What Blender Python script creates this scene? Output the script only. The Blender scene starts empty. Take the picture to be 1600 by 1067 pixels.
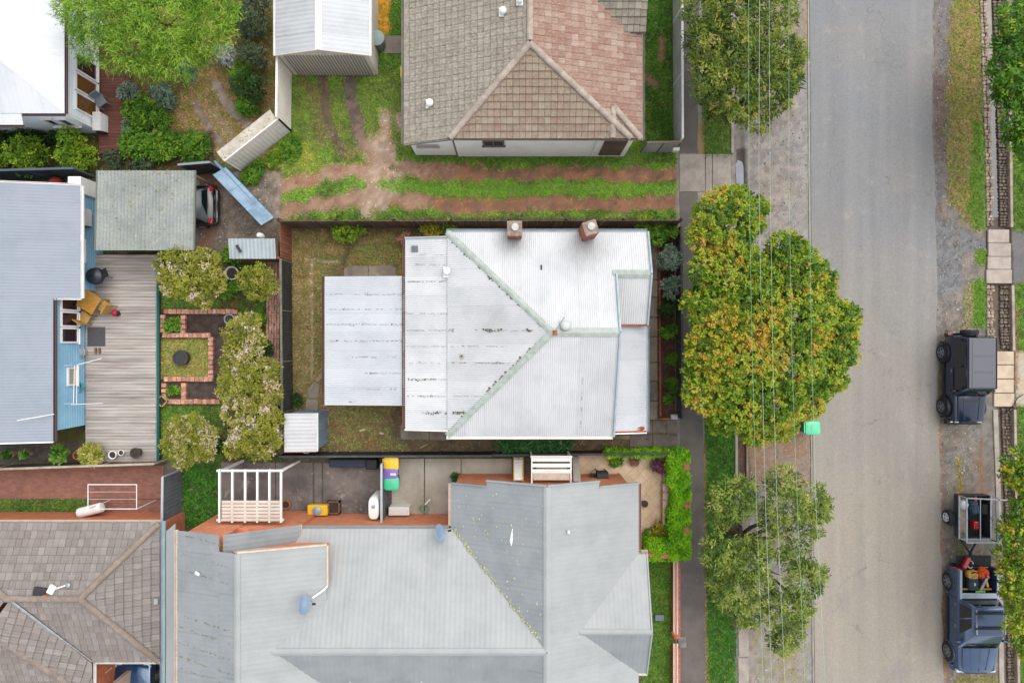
import bpy, bmesh, math, random
import numpy as np
from mathutils import Vector, Matrix

# ------------------------------------------------------------------ camera, sky, sun, exposure
H = 30.5            # camera height above the ground (m)
S = 35.0            # photo pixels per metre at ground level
sc = bpy.context.scene
COL = sc.collection
cam_data = bpy.data.cameras.new('camera')
cam = bpy.data.objects.new('camera', cam_data)
COL.objects.link(cam)
cam.location = (0, 0, H)
cam.rotation_euler = (0, 0, 0)
cam_data.sensor_width = 36.0
cam_data.lens = 24.0
cam_data.clip_start = 0.1
cam_data.clip_end = 2000
sc.camera = cam

SUN_AZ = math.radians(42)      # clockwise from the top of the picture
SUN_EL = math.radians(64)
world = bpy.data.worlds.new('World')
sc.world = world
world.use_nodes = True
wn = world.node_tree
bg = wn.nodes['Background']
sky = wn.nodes.new('ShaderNodeTexSky')
sky.sky_type = 'NISHITA'
sky.sun_disc = False
sky.sun_elevation = SUN_EL
sky.sun_rotation = SUN_AZ
sky.air_density = 1.0
sky.dust_density = 1.5
sky.ozone_density = 0.6
hs_ = wn.nodes.new('ShaderNodeHueSaturation')        # overcast: the sky is nearly grey
hs_.inputs['Saturation'].default_value = 0.2
wn.links.new(sky.outputs[0], hs_.inputs['Color'])
wn.links.new(hs_.outputs[0], bg.inputs[0])
bg.inputs[1].default_value = 0.15
sun_d = bpy.data.lights.new('sun', 'SUN')
sun_d.energy = 0.95
sun_d.angle = math.radians(60)
sun_d.color = (1.0, 0.95, 0.87)
sun = bpy.data.objects.new('sun', sun_d)
COL.objects.link(sun)
sv = Vector((math.sin(SUN_AZ) * math.cos(SUN_EL), math.cos(SUN_AZ) * math.cos(SUN_EL), math.sin(SUN_EL)))
sun.rotation_euler = sv.to_track_quat('Z', 'Y').to_euler()
sun.location = sv * 60
sc.render.engine = 'CYCLES'
sc.view_settings.view_transform = 'Standard'
sc.view_settings.look = 'None'
sc.view_settings.exposure = 1.33
sc.view_settings.gamma = 1
sc.view_settings.use_curve_mapping = False

random.seed(7)
rng = np.random.default_rng(11)
R = random.uniform

def P(px, py, z=0.0):
    """world point at height z of something standing at photo pixel px, py"""
    k = (H - z) / H / S
    return Vector(((px - 800) * k, (533.5 - py) * k, z))

AL = 0.62
def lin(c):
    out = []
    for v in c[:3]:
        v = v / 255.0
        out.append(v / 12.92 if v <= 0.04045 else ((v + 0.055) / 1.055) ** 2.4)
    return out
def C(c, k=AL):
    return tuple(min(0.85, v * k) for v in lin(c)) + (1.0,)

# ------------------------------------------------------------------ mesh builder
class MB:
    def __init__(self):
        self.v = []; self.f = []
    def add(self, vs, fs):
        o = len(self.v)
        self.v += [Vector(p) for p in vs]
        self.f += [tuple(i + o for i in f) for f in fs]
        return self
    def quad(self, a, b, c, d):
        return self.add([a, b, c, d], [(0, 1, 2, 3)])
    def box(self, c, s, rz=0.0, M=None, taper=1.0, bev=0):
        x, y, z = s[0] / 2, s[1] / 2, s[2] / 2
        t = taper
        vs = [(-x, -y, -z), (x, -y, -z), (x, y, -z), (-x, y, -z), (-x * t, -y * t, z), (x * t, -y * t, z), (x * t, y * t, z), (-x * t, y * t, z)]
        if M is None:
            M = Matrix.Rotation(rz, 3, 'Z')
        c = Vector(c)
        vs = [M @ Vector(p) + c for p in vs]
        return self.add(vs, [(0, 3, 2, 1), (4, 5, 6, 7), (0, 1, 5, 4), (1, 2, 6, 5), (2, 3, 7, 6), (3, 0, 4, 7)])
    def bar(self, a, b, w, h, up=(0, 0, 1)):
        a = Vector(a); b = Vector(b); d = b - a; L = d.length
        if L < 1e-6: return self
        d = d / L; up = Vector(up)
        s = d.cross(up)
        if s.length < 1e-4: s = d.cross(Vector((1, 0, 0)))
        s.normalize(); u = s.cross(d)
        M = Matrix((s, d, u)).transposed()
        return self.box((a + b) / 2, (w, L, h), M=M)
    def prism(self, poly, z0, z1):
        n = len(poly)
        a = sum(poly[i][0] * poly[(i + 1) % n][1] - poly[(i + 1) % n][0] * poly[i][1] for i in range(n))
        if a < 0: poly = poly[::-1]
        vs = [(p[0], p[1], z0) for p in poly] + [(p[0], p[1], z1) for p in poly]
        fs = [tuple(range(n - 1, -1, -1)), tuple(range(n, 2 * n))]
        fs += [(i, (i + 1) % n, n + (i + 1) % n, n + i) for i in range(n)]
        return self.add(vs, fs)
    def slab(self, pts, t):
        """3-D polygon thickened downwards"""
        pts = [Vector(p) for p in pts]; n = len(pts)
        nn = newell(pts)
        if nn.z < 0: pts = pts[::-1]; nn = -nn
        vs = pts + [p - nn * t for p in pts]
        fs = [tuple(range(n)), tuple(range(2 * n - 1, n - 1, -1))]
        fs += [(i, n + i, n + (i + 1) % n, (i + 1) % n) for i in range(n)]
        return self.add(vs, fs)
    def tube(self, pts, r, seg=6, cap=True):
        pts = [Vector(p) for p in pts]; n = len(pts)
        rs = r if isinstance(r, (list, tuple)) else [r] * n
        vs = []
        for i, p in enumerate(pts):
            d = (pts[min(i + 1, n - 1)] - pts[max(i - 1, 0)]).normalized()
            a = d.cross(Vector((0.13, 0.31, 0.94)))
            if a.length < .15: a = d.cross(Vector((1, 0, 0)))
            a.normalize(); b = d.cross(a)
            for k in range(seg):
                t = 2 * math.pi * k / seg
                vs.append(p + (a * math.cos(t) + b * math.sin(t)) * rs[i])
        fs = []
        for i in range(n - 1):
            for k in range(seg):
                k2 = (k + 1) % seg
                fs.append((i * seg + k, i * seg + k2, (i + 1) * seg + k2, (i + 1) * seg + k))
        if cap:
            fs.append(tuple(range(seg - 1, -1, -1))); fs.append(tuple(range((n - 1) * seg, n * seg)))
        return self.add(vs, fs)
    def lathe(self, c, prof, seg=16, M=None):
        """prof: list of (radius, z); M rotates the result"""
        c = Vector(c); vs = []; fs = []; n = len(prof)
        for r, z in prof:
            for k in range(seg):
                t = 2 * math.pi * k / seg
                p = Vector((r * math.cos(t), r * math.sin(t), z))
                vs.append((M @ p if M else p) + c)
        for i in range(n - 1):
            for k in range(seg):
                k2 = (k + 1) % seg
                fs.append((i * seg + k, i * seg + k2, (i + 1) * seg + k2, (i + 1) * seg + k))
        fs.append(tuple(range(seg - 1, -1, -1))); fs.append(tuple(range((n - 1) * seg, n * seg)))
        return self.add(vs, fs)
    def loft(self, rings, cap=True):
        n = len(rings[0]); vs = []; fs = []
        for r in rings: vs += [Vector(p) for p in r]
        for i in range(len(rings) - 1):
            for k in range(n):
                k2 = (k + 1) % n
                fs.append((i * n + k, i * n + k2, (i + 1) * n + k2, (i + 1) * n + k))
        if cap:
            fs.append(tuple(range(n - 1, -1, -1))); fs.append(tuple(range((len(rings) - 1) * n, len(rings) * n)))
        return self.add(vs, fs)

def newell(pts):
    n = Vector((0, 0, 0))
    for i in range(len(pts)):
        a = pts[i]; b = pts[(i + 1) % len(pts)]
        n += Vector(((a.y - b.y) * (a.z + b.z), (a.z - b.z) * (a.x + b.x), (a.x - b.x) * (a.y + b.y)))
    return n.normalized()

ORG = {}
def thing(name, label, cat, loc, group=None):
    o = bpy.data.objects.new(name, None)
    o.empty_display_size = .2
    COL.objects.link(o)
    o.location = loc
    o['label'] = label; o['category'] = cat
    if group: o['group'] = group
    ORG[o.name] = Vector(loc)
    return o
def tag(o, label, cat, group=None):
    o['label'] = label; o['category'] = cat
    if group: o['group'] = group
    return o
def obj(name, mb, mat, parent=None, smooth=False, bev=0.0, label=None, kind=None, local=False, seg=1):
    """one mesh object. With a parent, vertices given in world space are made relative to the thing's base."""
    if parent is not None:
        org = ORG[parent.name]
    else:
        xs = [p.x for p in mb.v]; ys = [p.y for p in mb.v]; zs = [p.z for p in mb.v]
        org = Vector(((min(xs) + max(xs)) / 2, (min(ys) + max(ys)) / 2, min(zs)))
    off = Vector((0, 0, 0)) if local else org
    me = bpy.data.meshes.new(name)
    me.from_pydata([p - off for p in mb.v], [], mb.f)
    bm = bmesh.new(); bm.from_mesh(me)
    if bev > 0:
        bmesh.ops.remove_doubles(bm, verts=bm.verts, dist=1e-5)
        es = [e for e in bm.edges if len(e.link_faces) == 2 and e.calc_face_angle(0) > .5]
        bmesh.ops.bevel(bm, geom=es, offset=bev, segments=seg, affect='EDGES', clamp_overlap=True)
    bmesh.ops.recalc_face_normals(bm, faces=bm.faces)
    bm.to_mesh(me); bm.free()
    me.materials.append(mat)
    if smooth:
        me.polygons.foreach_set('use_smooth', [True] * len(me.polygons))
        if smooth != 2:
            try: me.set_sharp_from_angle(angle=math.radians(40))
            except Exception: pass
    o = bpy.data.objects.new(name, me)
    COL.objects.link(o)
    if parent is not None:
        o.parent = parent; ORG[o.name] = org
    else:
        if not local: o.location = org
        ORG[o.name] = org
    if label: o['label'] = label
    if kind: o['kind'] = kind
    return o
def struct(name, mb, mat, parent=None, **k):
    o = obj(name, mb, mat, parent, **k)
    if parent is None: o['kind'] = 'structure'
    return o
def share(o, parent, M=None, name=None):
    """another object with the same mesh data"""
    c = o.copy(); COL.objects.link(c)
    c.parent = parent
    if M is not None: c.matrix_local = M
    return c
def copy_thing(root, loc, rz=0.0, label=None):
    r = root.copy(); COL.objects.link(r); r.location = loc; r.rotation_euler = (0, 0, rz)
    if label: r['label'] = label
    for ch in list(root.children):
        c = ch.copy(); COL.objects.link(c); c.parent = r
        for g in list(ch.children):
            d = g.copy(); COL.objects.link(d); d.parent = c
    return r
def np_mesh(name, V, F, mat, parent=None, attrs=None, kind=None, smooth=False, org=None):
    V = np.asarray(V, dtype=np.float64); F = np.asarray(F, dtype=np.int32)
    if parent is not None: org = ORG[parent.name]
    elif org is None: org = Vector((float(V[:, 0].mean()), float(V[:, 1].mean()), float(V[:, 2].min())))
    V = V - np.array(org)
    k = F.shape[1]
    me = bpy.data.meshes.new(name)
    me.vertices.add(len(V)); me.vertices.foreach_set('co', V.astype(np.float32).ravel())
    me.loops.add(F.size); me.loops.foreach_set('vertex_index', F.ravel())
    me.polygons.add(len(F))
    me.polygons.foreach_set('loop_start', np.arange(0, F.size, k, dtype=np.int32))
    me.polygons.foreach_set('loop_total', np.full(len(F), k, dtype=np.int32))
    me.update(calc_edges=True)
    for an, (tp, arr) in (attrs or {}).items():
        a = me.attributes.new(an, tp, 'POINT')
        a.data.foreach_set('color' if tp == 'FLOAT_COLOR' else 'value', np.asarray(arr, dtype=np.float32).ravel())
    me.materials.append(mat)
    if smooth: me.polygons.foreach_set('use_smooth', [True] * len(F))
    o = bpy.data.objects.new(name, me); COL.objects.link(o)
    if parent is not None: o.parent = parent
    else: o.location = org
    ORG[o.name] = Vector(org)
    if kind: o['kind'] = kind
    return o

# ------------------------------------------------------------------ materials
MATS = {}
class NT:
    def __init__(self, name):
        self.m = bpy.data.materials.new(name); self.m.use_nodes = True
        self.t = self.m.node_tree; self.b = self.t.nodes['Principled BSDF']
    def n(self, tp, **kw):
        nd = self.t.nodes.new(tp)
        for k, v in kw.items(): setattr(nd, k, v)
        return nd
    def l(self, a, b): self.t.links.new(a, b)
    def pos(self): 
        return self.n('ShaderNodeNewGeometry').outputs['Position']
    def noise(self, scale, detail=4, rough=.6, vec=None, stretch=None, dist=0):
        nd = self.n('ShaderNodeTexNoise'); nd.inputs['Scale'].default_value = scale
        nd.inputs['Detail'].default_value = detail; nd.inputs['Roughness'].default_value = rough
        nd.inputs['Distortion'].default_value = dist
        v = vec if vec is not None else self.pos()
        if stretch:
            mp = self.n('ShaderNodeMapping'); mp.inputs['Scale'].default_value = stretch
            self.l(v, mp.inputs['Vector']); v = mp.outputs[0]
        self.l(v, nd.inputs['Vector'])
        return nd.outputs['Fac']
    def rng(self, x, a, b, c, d):
        nd = self.n('ShaderNodeMapRange'); self.l(x, nd.inputs[0])
        for i, v in enumerate((a, b, c, d)): nd.inputs[i + 1].default_value = v
        return nd.outputs[0]
    def mix(self, fac, a, b, bt='MIX'):
        nd = self.n('ShaderNodeMix', data_type='RGBA', blend_type=bt)
        for s, v in ((nd.inputs[0], fac), (nd.inputs[6], a), (nd.inputs[7], b)):
            if hasattr(v, 'is_linked') or hasattr(v, 'links'): self.l(v, s)
            elif isinstance(v, (int, float)): s.default_value = v
            else: s.default_value = v
        return nd.outputs[2]
    def mul(self, col, x):
        """colour * scalar socket"""
        nd = self.n('ShaderNodeVectorMath', operation='SCALE'); self.l(col, nd.inputs[0]); self.l(x, nd.inputs[3])
        return nd.outputs[0]
    def math(self, op, a, b=None):
        nd = self.n('ShaderNodeMath', operation=op)
        for i, v in enumerate((a, b)):
            if v is None: continue
            if isinstance(v, (int, float)): nd.inputs[i].default_value = v
            else: self.l(v, nd.inputs[i])
        return nd.outputs[0]
    def bump(self, h, strength=.4, dist=.02):
        nd = self.n('ShaderNodeBump'); nd.inputs['Strength'].default_value = strength; nd.inputs['Distance'].default_value = dist
        self.l(h, nd.inputs['Height']); self.l(nd.outputs[0], self.b.inputs['Normal'])

def mat(name, c, c2=None, s=1.2, lo=.4, hi=.62, rough=.75, var=.12, fs=22, bump=0.15, metal=0.0, rnd=0.0, spec=.3, c3=None, s3=5, t3=.62, stretch=None, coat=0, k=AL):
    if name in MATS: return MATS[name]
    N = NT(name)
    base = C(c, k)
    nd = N.n('ShaderNodeRGB'); nd.outputs[0].default_value = base; col = nd.outputs[0]
    if c2 is not None:
        col = N.mix(N.rng(N.noise(s, 5, .62, stretch=stretch), lo, hi, 0, 1), col, C(c2, k))
    if c3 is not None:
        col = N.mix(N.rng(N.noise(s3, 6, .7, stretch=stretch), t3, t3 + .08, 0, 1), col, C(c3, k))
    f = N.noise(fs, 3, .6, stretch=stretch)
    col = N.mul(col, N.rng(f, .25, .75, 1 - var, 1 + var))
    if rnd:
        oi = N.n('ShaderNodeObjectInfo')
        col = N.mul(col, N.rng(oi.outputs['Random'], 0, 1, 1 - rnd, 1 + rnd))
    N.l(col, N.b.inputs['Base Color'])
    N.b.inputs['Roughness'].default_value = rough
    N.b.inputs['Metallic'].default_value = metal
    N.b.inputs['Specular IOR Level'].default_value = spec
    if coat: N.b.inputs['Coat Weight'].default_value = coat; N.b.inputs['Coat Roughness'].default_value = .05
    if bump: N.bump(f, bump, .02)
    MATS[name] = N.m
    return N.m

def mat_col(name, var=.25, fs=18, bump=.5, rough=.9, fine=70):
    """colour from the mesh's own 'Col' attribute"""
    N = NT(name)
    at = N.n('ShaderNodeAttribute', attribute_name='Col')
    f = N.noise(fs, 6, .72); g = N.noise(fine, 3, .7)
    col = N.mul(at.outputs['Color'], N.rng(f, .25, .75, 1 - var, 1 + var))
    col = N.mul(col, N.rng(g, .2, .8, 1 - var, 1 + var))
    N.l(col, N.b.inputs['Base Color']); N.b.inputs['Roughness'].default_value = rough
    N.b.inputs['Specular IOR Level'].default_value = .15
    N.bump(N.math('ADD', f, g), bump, .03)
    MATS[name] = N.m
    return N.m

def mat_leaf(name, stops, rough=.55, trans=.25, k=AL):
    N = NT(name)
    at = N.n('ShaderNodeAttribute', attribute_name='tint')
    rp = N.n('ShaderNodeValToRGB')
    el = rp.color_ramp.elements
    while len(el) < len(stops): el.new(.5)
    for e, (p, c) in zip(el, stops): e.position = p; e.color = C(c, k)
    N.l(at.outputs['Fac'], rp.inputs[0])
    col = rp.outputs[0]
    N.l(col, N.b.inputs['Base Color']); N.b.inputs['Roughness'].default_value = rough
    N.b.inputs['Specular IOR Level'].default_value = .25
    if trans:
        tr = N.n('ShaderNodeBsdfTranslucent'); N.l(col, tr.inputs[0])
        mx = N.n('ShaderNodeMixShader'); mx.inputs[0].default_value = trans
        N.l(N.b.outputs[0], mx.inputs[1]); N.l(tr.outputs[0], mx.inputs[2])
        N.l(mx.outputs[0], N.t.nodes['Material Output'].inputs[0])
    MATS[name] = N.m
    return N.m

def mat_tile(name, shades, lichen=None, rough=.85, lt=.6, ls=9):
    N = NT(name)
    at = N.n('ShaderNodeAttribute', attribute_name='tint')
    oi = N.n('ShaderNodeObjectInfo')
    x = N.math('FRACT', N.math('ADD', N.math('MULTIPLY', oi.outputs['Random'], 1.0), at.outputs['Fac']))
    rp = N.n('ShaderNodeValToRGB'); el = rp.color_ramp.elements
    while len(el) < len(shades): el.new(.5)
    for i, (e, c) in enumerate(zip(el, shades)): e.position = i / (len(shades) - 1); e.color = C(c)
    N.l(x, rp.inputs[0]); col = rp.outputs[0]
    if lichen:
        col = N.mix(N.rng(N.noise(ls, 7, .8), lt - .06, lt + .14, 0, .8), col, C(lichen)); col = N.mix(N.rng(N.noise(1.1, 5, .7), .5, .66, 0, .5), col, C(shades[1]))
    f = N.noise(30, 4, .7)
    col = N.mul(col, N.rng(f, .25, .75, .8, 1.2))
    N.l(col, N.b.inputs['Base Color']); N.b.inputs['Roughness'].default_value = rough
    N.b.inputs['Specular IOR Level'].default_value = .2
    N.bump(f, .4, .02)
    MATS[name] = N.m
    return N.m

def mat_brick(name, c1, c2, mortar, bw=.23, bh=.076, axis='xz', rough=.85):
    N = NT(name)
    p = N.pos()
    sx = N.n('ShaderNodeSeparateXYZ'); N.l(p, sx.inputs[0])
    cb = N.n('ShaderNodeCombineXYZ')
    o = {'x': 0, 'y': 1, 'z': 2}
    if axis == 'wall':
        N.l(N.math('ADD', sx.outputs[0], sx.outputs[1]), cb.inputs[0]); N.l(sx.outputs[2], cb.inputs[1])
    else:
        N.l(sx.outputs[o[axis[0]]], cb.inputs[0]); N.l(sx.outputs[o[axis[1]]], cb.inputs[1])
    br = N.n('ShaderNodeTexBrick')
    br.inputs['Scale'].default_value = 1; br.inputs['Brick Width'].default_value = bw; br.inputs['Row Height'].default_value = bh
    br.inputs['Mortar Size'].default_value = .006; br.inputs['Color1'].default_value = C(c1); br.inputs['Color2'].default_value = C(c2)
    br.inputs['Mortar'].default_value = C(mortar); br.inputs['Bias'].default_value = -.1
    N.l(cb.outputs[0], br.inputs['Vector'])
    f = N.noise(3, 6, .7)
    col = N.mul(br.outputs[0], N.rng(f, .25, .75, .75, 1.2))
    N.l(col, N.b.inputs['Base Color']); N.b.inputs['Roughness'].default_value = rough
    N.bump(N.math('SUBTRACT', 1.0, br.outputs['Fac']), .5, .01)
    MATS[name] = N.m
    return N.m

def mat_glass(name, c=(30, 38, 45), rough=.05):
    N = NT(name)
    N.b.inputs['Base Color'].default_value = C(c); N.b.inputs['Roughness'].default_value = rough
    N.b.inputs['Specular IOR Level'].default_value = .6
    MATS[name] = N.m
    return N.m
def mat_paint(name, c, rough=.25, metal=.0, coat=.8, k=AL):
    N = NT(name)
    f = N.noise(3, 4, .6)
    nd = N.n('ShaderNodeRGB'); nd.outputs[0].default_value = C(c, k)
    N.l(N.mul(nd.outputs[0], N.rng(f, .3, .7, .9, 1.1)), N.b.inputs['Base Color'])
    N.b.inputs['Roughness'].default_value = rough; N.b.inputs['Metallic'].default_value = metal
    N.b.inputs['Coat Weight'].default_value = coat; N.b.inputs['Coat Roughness'].default_value = .06
    MATS[name] = N.m
    return N.m

# ------------------------------------------------------------------ roofs
def frame(pts, down=None):
    n = newell(pts)
    if n.z < 0: n = -n
    if down is None:
        d = n * n.z - Vector((0, 0, 1))
        if d.length < 1e-3: d = Vector((0, -1, 0))
    else:
        d = Vector(down); d = d - n * d.dot(n)
    d.normalize()
    u = d.cross(n).normalized()
    return pts[0], u, d, n
def interval(poly, u):
    vs = []
    m = len(poly)
    for i in range(m):
        (u0, v0), (u1, v1) = poly[i], poly[(i + 1) % m]
        if (u0 - u) * (u1 - u) <= 0 and abs(u1 - u0) > 1e-9:
            vs.append(v0 + (v1 - v0) * (u - u0) / (u1 - u0))
    return (min(vs), max(vs)) if vs else None
def corr_face(parent, pts, m, pitch=.082, amp=.019, sheet=.76, name='roof_sheet', down=None, lap=.006, over=0.0, jit=.0):
    pts = [Vector(p) for p in pts]
    o, u, d, n = frame(pts, down)
    poly = [((p - o).dot(u), (p - o).dot(d)) for p in pts]
    u0 = min(p[0] for p in poly); u1 = max(p[0] for p in poly)
    k = max(1, round((u1 - u0) / sheet)); w = (u1 - u0) / k
    out = []
    for i in range(k):
        a = u0 + i * w; b = a + w
        ns = max(4, int(round(w / pitch)) * 4)
        base = lap * (i % 2) + R(-jit, jit)
        rows = []
        for j in range(ns + 1):
            uu = min(max(a + (b - a) * j / ns, u0 + 1e-4), u1 - 1e-4)
            iv = interval(poly, uu)
            if iv is None: continue
            h = base + amp * math.sin(2 * math.pi * j / ns * max(1, round(w / pitch)))
            rows.append((o + u * uu + d * iv[0] + n * h, o + u * uu + d * (iv[1] + over) + n * h))
        mb = MB()
        vs = [p for r in rows for p in r]
        mb.add(vs, [(2 * j, 2 * j + 1, 2 * j + 3, 2 * j + 2) for j in range(len(rows) - 1)])
        out.append(obj(name, mb, m, parent, smooth=2))
    return o, u, d, n, poly, u0, w, k

def clip(poly, conv):
    """Sutherland-Hodgman, conv convex counter-clockwise"""
    out = poly
    m = len(conv)
    for i in range(m):
        a = conv[i]; b = conv[(i + 1) % m]
        ex, ey = b[0] - a[0], b[1] - a[1]
        inp = out; out = []
        if not inp: break
        s = lambda p: ex * (p[1] - a[1]) - ey * (p[0] - a[0])
        for j in range(len(inp)):
            p = inp[j]; q = inp[(j + 1) % len(inp)]
            sp, sq = s(p), s(q)
            if sp >= 0: out.append(p)
            if (sp >= 0) != (sq >= 0):
                t = sp / (sp - sq); out.append((p[0] + (q[0] - p[0]) * t, p[1] + (q[1] - p[1]) * t))
    return out
def area2(poly):
    return sum(poly[i][0] * poly[(i + 1) % len(poly)][1] - poly[(i + 1) % len(poly)][0] * poly[i][1] for i in range(len(poly))) / 2
def tile_mesh(tw, tl):
    mb = MB(); xs = [-.48, -.27, -.05, .05, .27, .48]; hs = [0, .016, .004, .004, .016, 0]
    vs = []
    for x, h in zip(xs, hs):
        vs += [(x * tw, -.03, h * .9), (x * tw, tl - .035, h + .05), (x * tw, tl + .004, -.012)]
    fs = []
    for i in range(5):
        a = 3 * i; b = 3 * (i + 1)
        fs += [(a, a + 1, b + 1, b), (a + 1, a + 2, b + 2, b + 1)]
    fs += [(0, 2, 1), (15, 16, 17)]
    return mb.add(vs, fs)
class Tiled:
    def __init__(self, parent, m, tw, tl, quota=290):
        self.parent, self.m, self.tw, self.tl, self.quota = parent, m, tw, tl, quota
        self.full = []; self.V = []; self.F = []; self.T = []; self.under = MB()
    def face(self, pts, under=.03):
        pts = [Vector(p) for p in pts]
        o, u, d, n = frame(pts)
        u = n.cross(d)   # right handed (u, d, n)
        u = d.cross(n)
        poly = [((p - o).dot(u), (p - o).dot(d)) for p in pts]
        if area2(poly) < 0: poly = poly[::-1]
        u0 = min(p[0] for p in poly); u1 = max(p[0] for p in poly); v0 = min(p[1] for p in poly); v1 = max(p[1] for p in poly)
        r = 0; v = v1 + .03
        while v > v0 - self.tl:
            c = u0 - R(0, .012)
            while c < u1:
                rect = [(c, v - self.tl), (c + self.tw, v - self.tl), (c + self.tw, v), (c, v)]
                cl = clip(rect, poly) if r > 0 else clip([(a, min(b, v1)) for a, b in rect], poly)
                if cl and abs(area2(cl)) > .004:
                    full = abs(area2(cl)) > self.tw * self.tl * .985 or (r == 0 and abs(area2(cl)) > self.tw * (self.tl - .03) * .985)
                    if full:
                        org = o + u * (c + self.tw / 2) + d * (v - self.tl)
                        M = Matrix((u, d, u.cross(d))).transposed()
                        if M.col[2].z < 0: M = Matrix((-u, d, n)).transposed()
                        tilt = Matrix.Rotation(R(-.02, .02), 3, 'Z')
                        self.full.append((org + n * R(-.004, .004), M @ tilt))
                    else:
                        b = len(self.V)
                        t = R(0, 1)
                        for (a, bb) in cl:
                            self.V.append(o + u * a + d * bb + n * (.016 + .032 * (bb - (v - self.tl)) / self.tl)); self.T.append(t)
                        k = len(cl)
                        for (a, bb) in cl:
                            self.V.append(o + u * a + d * bb); self.T.append(t)
                        self.F.append(tuple(range(b, b + k)))
                        self.F += [(b + i, b + (i + 1) % k, b + k + (i + 1) % k, b + k + i) for i in range(k)]
                c += self.tw
            v -= self.tl; r += 1
        self.under.slab([p - n * .012 for p in pts], under)
    def build(self, undermat):
        random.shuffle(self.full)
        tm = tile_mesh(self.tw, self.tl)
        proto = None
        for org, M in self.full[:self.quota]:
            M4 = Matrix.Translation(org - ORG[self.parent.name]) @ M.to_4x4()
            if proto is None:
                proto = obj('roof_tile', tm, self.m, self.parent, local=True, smooth=True); proto.matrix_local = M4
            else: share(proto, self.parent, M4)
        V = list(self.V); F = list(self.F); T = list(self.T)
        for org, M in self.full[self.quota:]:
            b = len(V); t = R(0, 1)
            V += [M @ p + org for p in tm.v]; T += [t] * len(tm.v)
            F += [tuple(i + b for i in f) for f in tm.f]
        mb = MB(); mb.v = V; mb.f = F
        o = obj('roof_tiles', mb, self.m, self.parent, kind='stuff')
        a = o.data.attributes.new('tint', 'FLOAT', 'POINT'); a.data.foreach_set('value', T)
        obj('roof_base', self.under, undermat, self.parent)
def ridge_tiles(parent, a, b, m, r=.12, L=.42):
    a = Vector(a); b = Vector(b); d = b - a; n = max(1, round(d.length / L)); d = d / n
    proto = None
    for i in range(n):
        p = a + d * i; q = a + d * (i + 1.04)
        w = d.normalized().cross(Vector((0, 0, 1))).normalized(); up = w.cross(d.normalized())
        mb = MB(); vs = []
        for k, (pp, rr) in enumerate(((p, r), (q, r * 1.1))):
            for t in range(7):
                an = math.pi * t / 6
                vs.append(pp + w * rr * math.cos(an) + up * (rr * .75 * math.sin(an) - .01) + Vector((0, 0, .03)))
        mb.add(vs, [(t, t + 1, t + 8, t + 7) for t in range(6)] + [tuple(range(6, -1, -1)), tuple(range(7, 14))])
        obj('ridge_tile', mb, m, parent, smooth=True)
def ridge_cap(parent, a, b, m, w=.16, drop=.05, z=.035, name='ridge_cap'):
    """folded metal capping along a ridge, hip or valley (drop<0)"""
    a = Vector(a); b = Vector(b); d = (b - a).normalized()
    s = d.cross(Vector((0, 0, 1))).normalized(); up = Vector((0, 0, 1))
    mb = MB(); vs = []
    for p in (a, b):
        vs += [p - s * w + up * (z - drop), p - s * .03 + up * (z + .012), p + s * .03 + up * (z + .012), p + s * w + up * (z - drop)]
        vs += [p - s * w + up * (z - drop - .012), p + s * w + up * (z - drop - .012)]
    mb.add(vs, [(0, 1, 7, 6), (1, 2, 8, 7), (2, 3, 9, 8), (0, 6, 10, 4), (3, 5, 11, 9), (4, 10, 11, 5), (0, 4, 5, 3, 2, 1), (6, 7, 8, 9, 11, 10)])
    return obj(name, mb, m, parent)
def gutter(parent, a, b, m, w=.11, h=.09, name='gutter', out=0.0):
    a = Vector(a); b = Vector(b); d = (b - a).normalized(); s = d.cross(Vector((0, 0, 1))).normalized()
    a = a + s * out; b = b + s * out
    mb = MB()
    mb.bar(a - Vector((0, 0, h)), b - Vector((0, 0, h)), w, .012)
    for sg in (-1, 1):
        mb.bar(a + s * sg * (w / 2) - Vector((0, 0, h / 2)), b + s * sg * (w / 2) - Vector((0, 0, h / 2)), .014, h)
    return obj(name, mb, m, parent)

# ------------------------------------------------------------------ plants
def leaf_mesh(name, c, nrm, tint, per, L, W, m, parent, spread=.7, cr=.06, droop=.15, org=None, kind=None, tj=.07, flat=.4):
    c = np.repeat(c, per, 0); nrm = np.repeat(nrm, per, 0); t = np.repeat(tint, per)
    n = len(c)
    d = nrm + rng.normal(size=(n, 3)) * spread
    d[:, 2] *= flat
    d /= np.linalg.norm(d, axis=1, keepdims=True) + 1e-9
    pos = c + rng.normal(size=(n, 3)) * cr
    s = np.cross(d, rng.normal(size=(n, 3)) * .38 + np.array([0, 0, 1.0]))
    s /= np.linalg.norm(s, axis=1, keepdims=True) + 1e-9
    LL = L * rng.uniform(.65, 1.3, (n, 1)); WW = W * rng.uniform(.7, 1.25, (n, 1))
    v0 = pos; v1 = pos + d * LL * .45 + s * WW / 2; v3 = pos + d * LL * .45 - s * WW / 2
    v2 = pos + d * LL - np.array([0, 0, 1.0]) * LL * droop
    V = np.stack([v0, v1, v2, v3], 1).reshape(-1, 3)
    F = np.arange(4 * n).reshape(-1, 4)
    tt = np.repeat(np.clip(t + rng.normal(size=n) * tj, 0, 1), 4)
    return np_mesh(name, V, F, m, parent, {'tint': ('FLOAT', tt)}, kind=kind, org=org)
def sphere_pts(n, zmin=-.35):
    z = rng.uniform(zmin, 1, n); a = rng.uniform(0, 2 * math.pi, n); r = np.sqrt(1 - z * z)
    return np.stack([r * np.cos(a), r * np.sin(a), z], 1)
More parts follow.
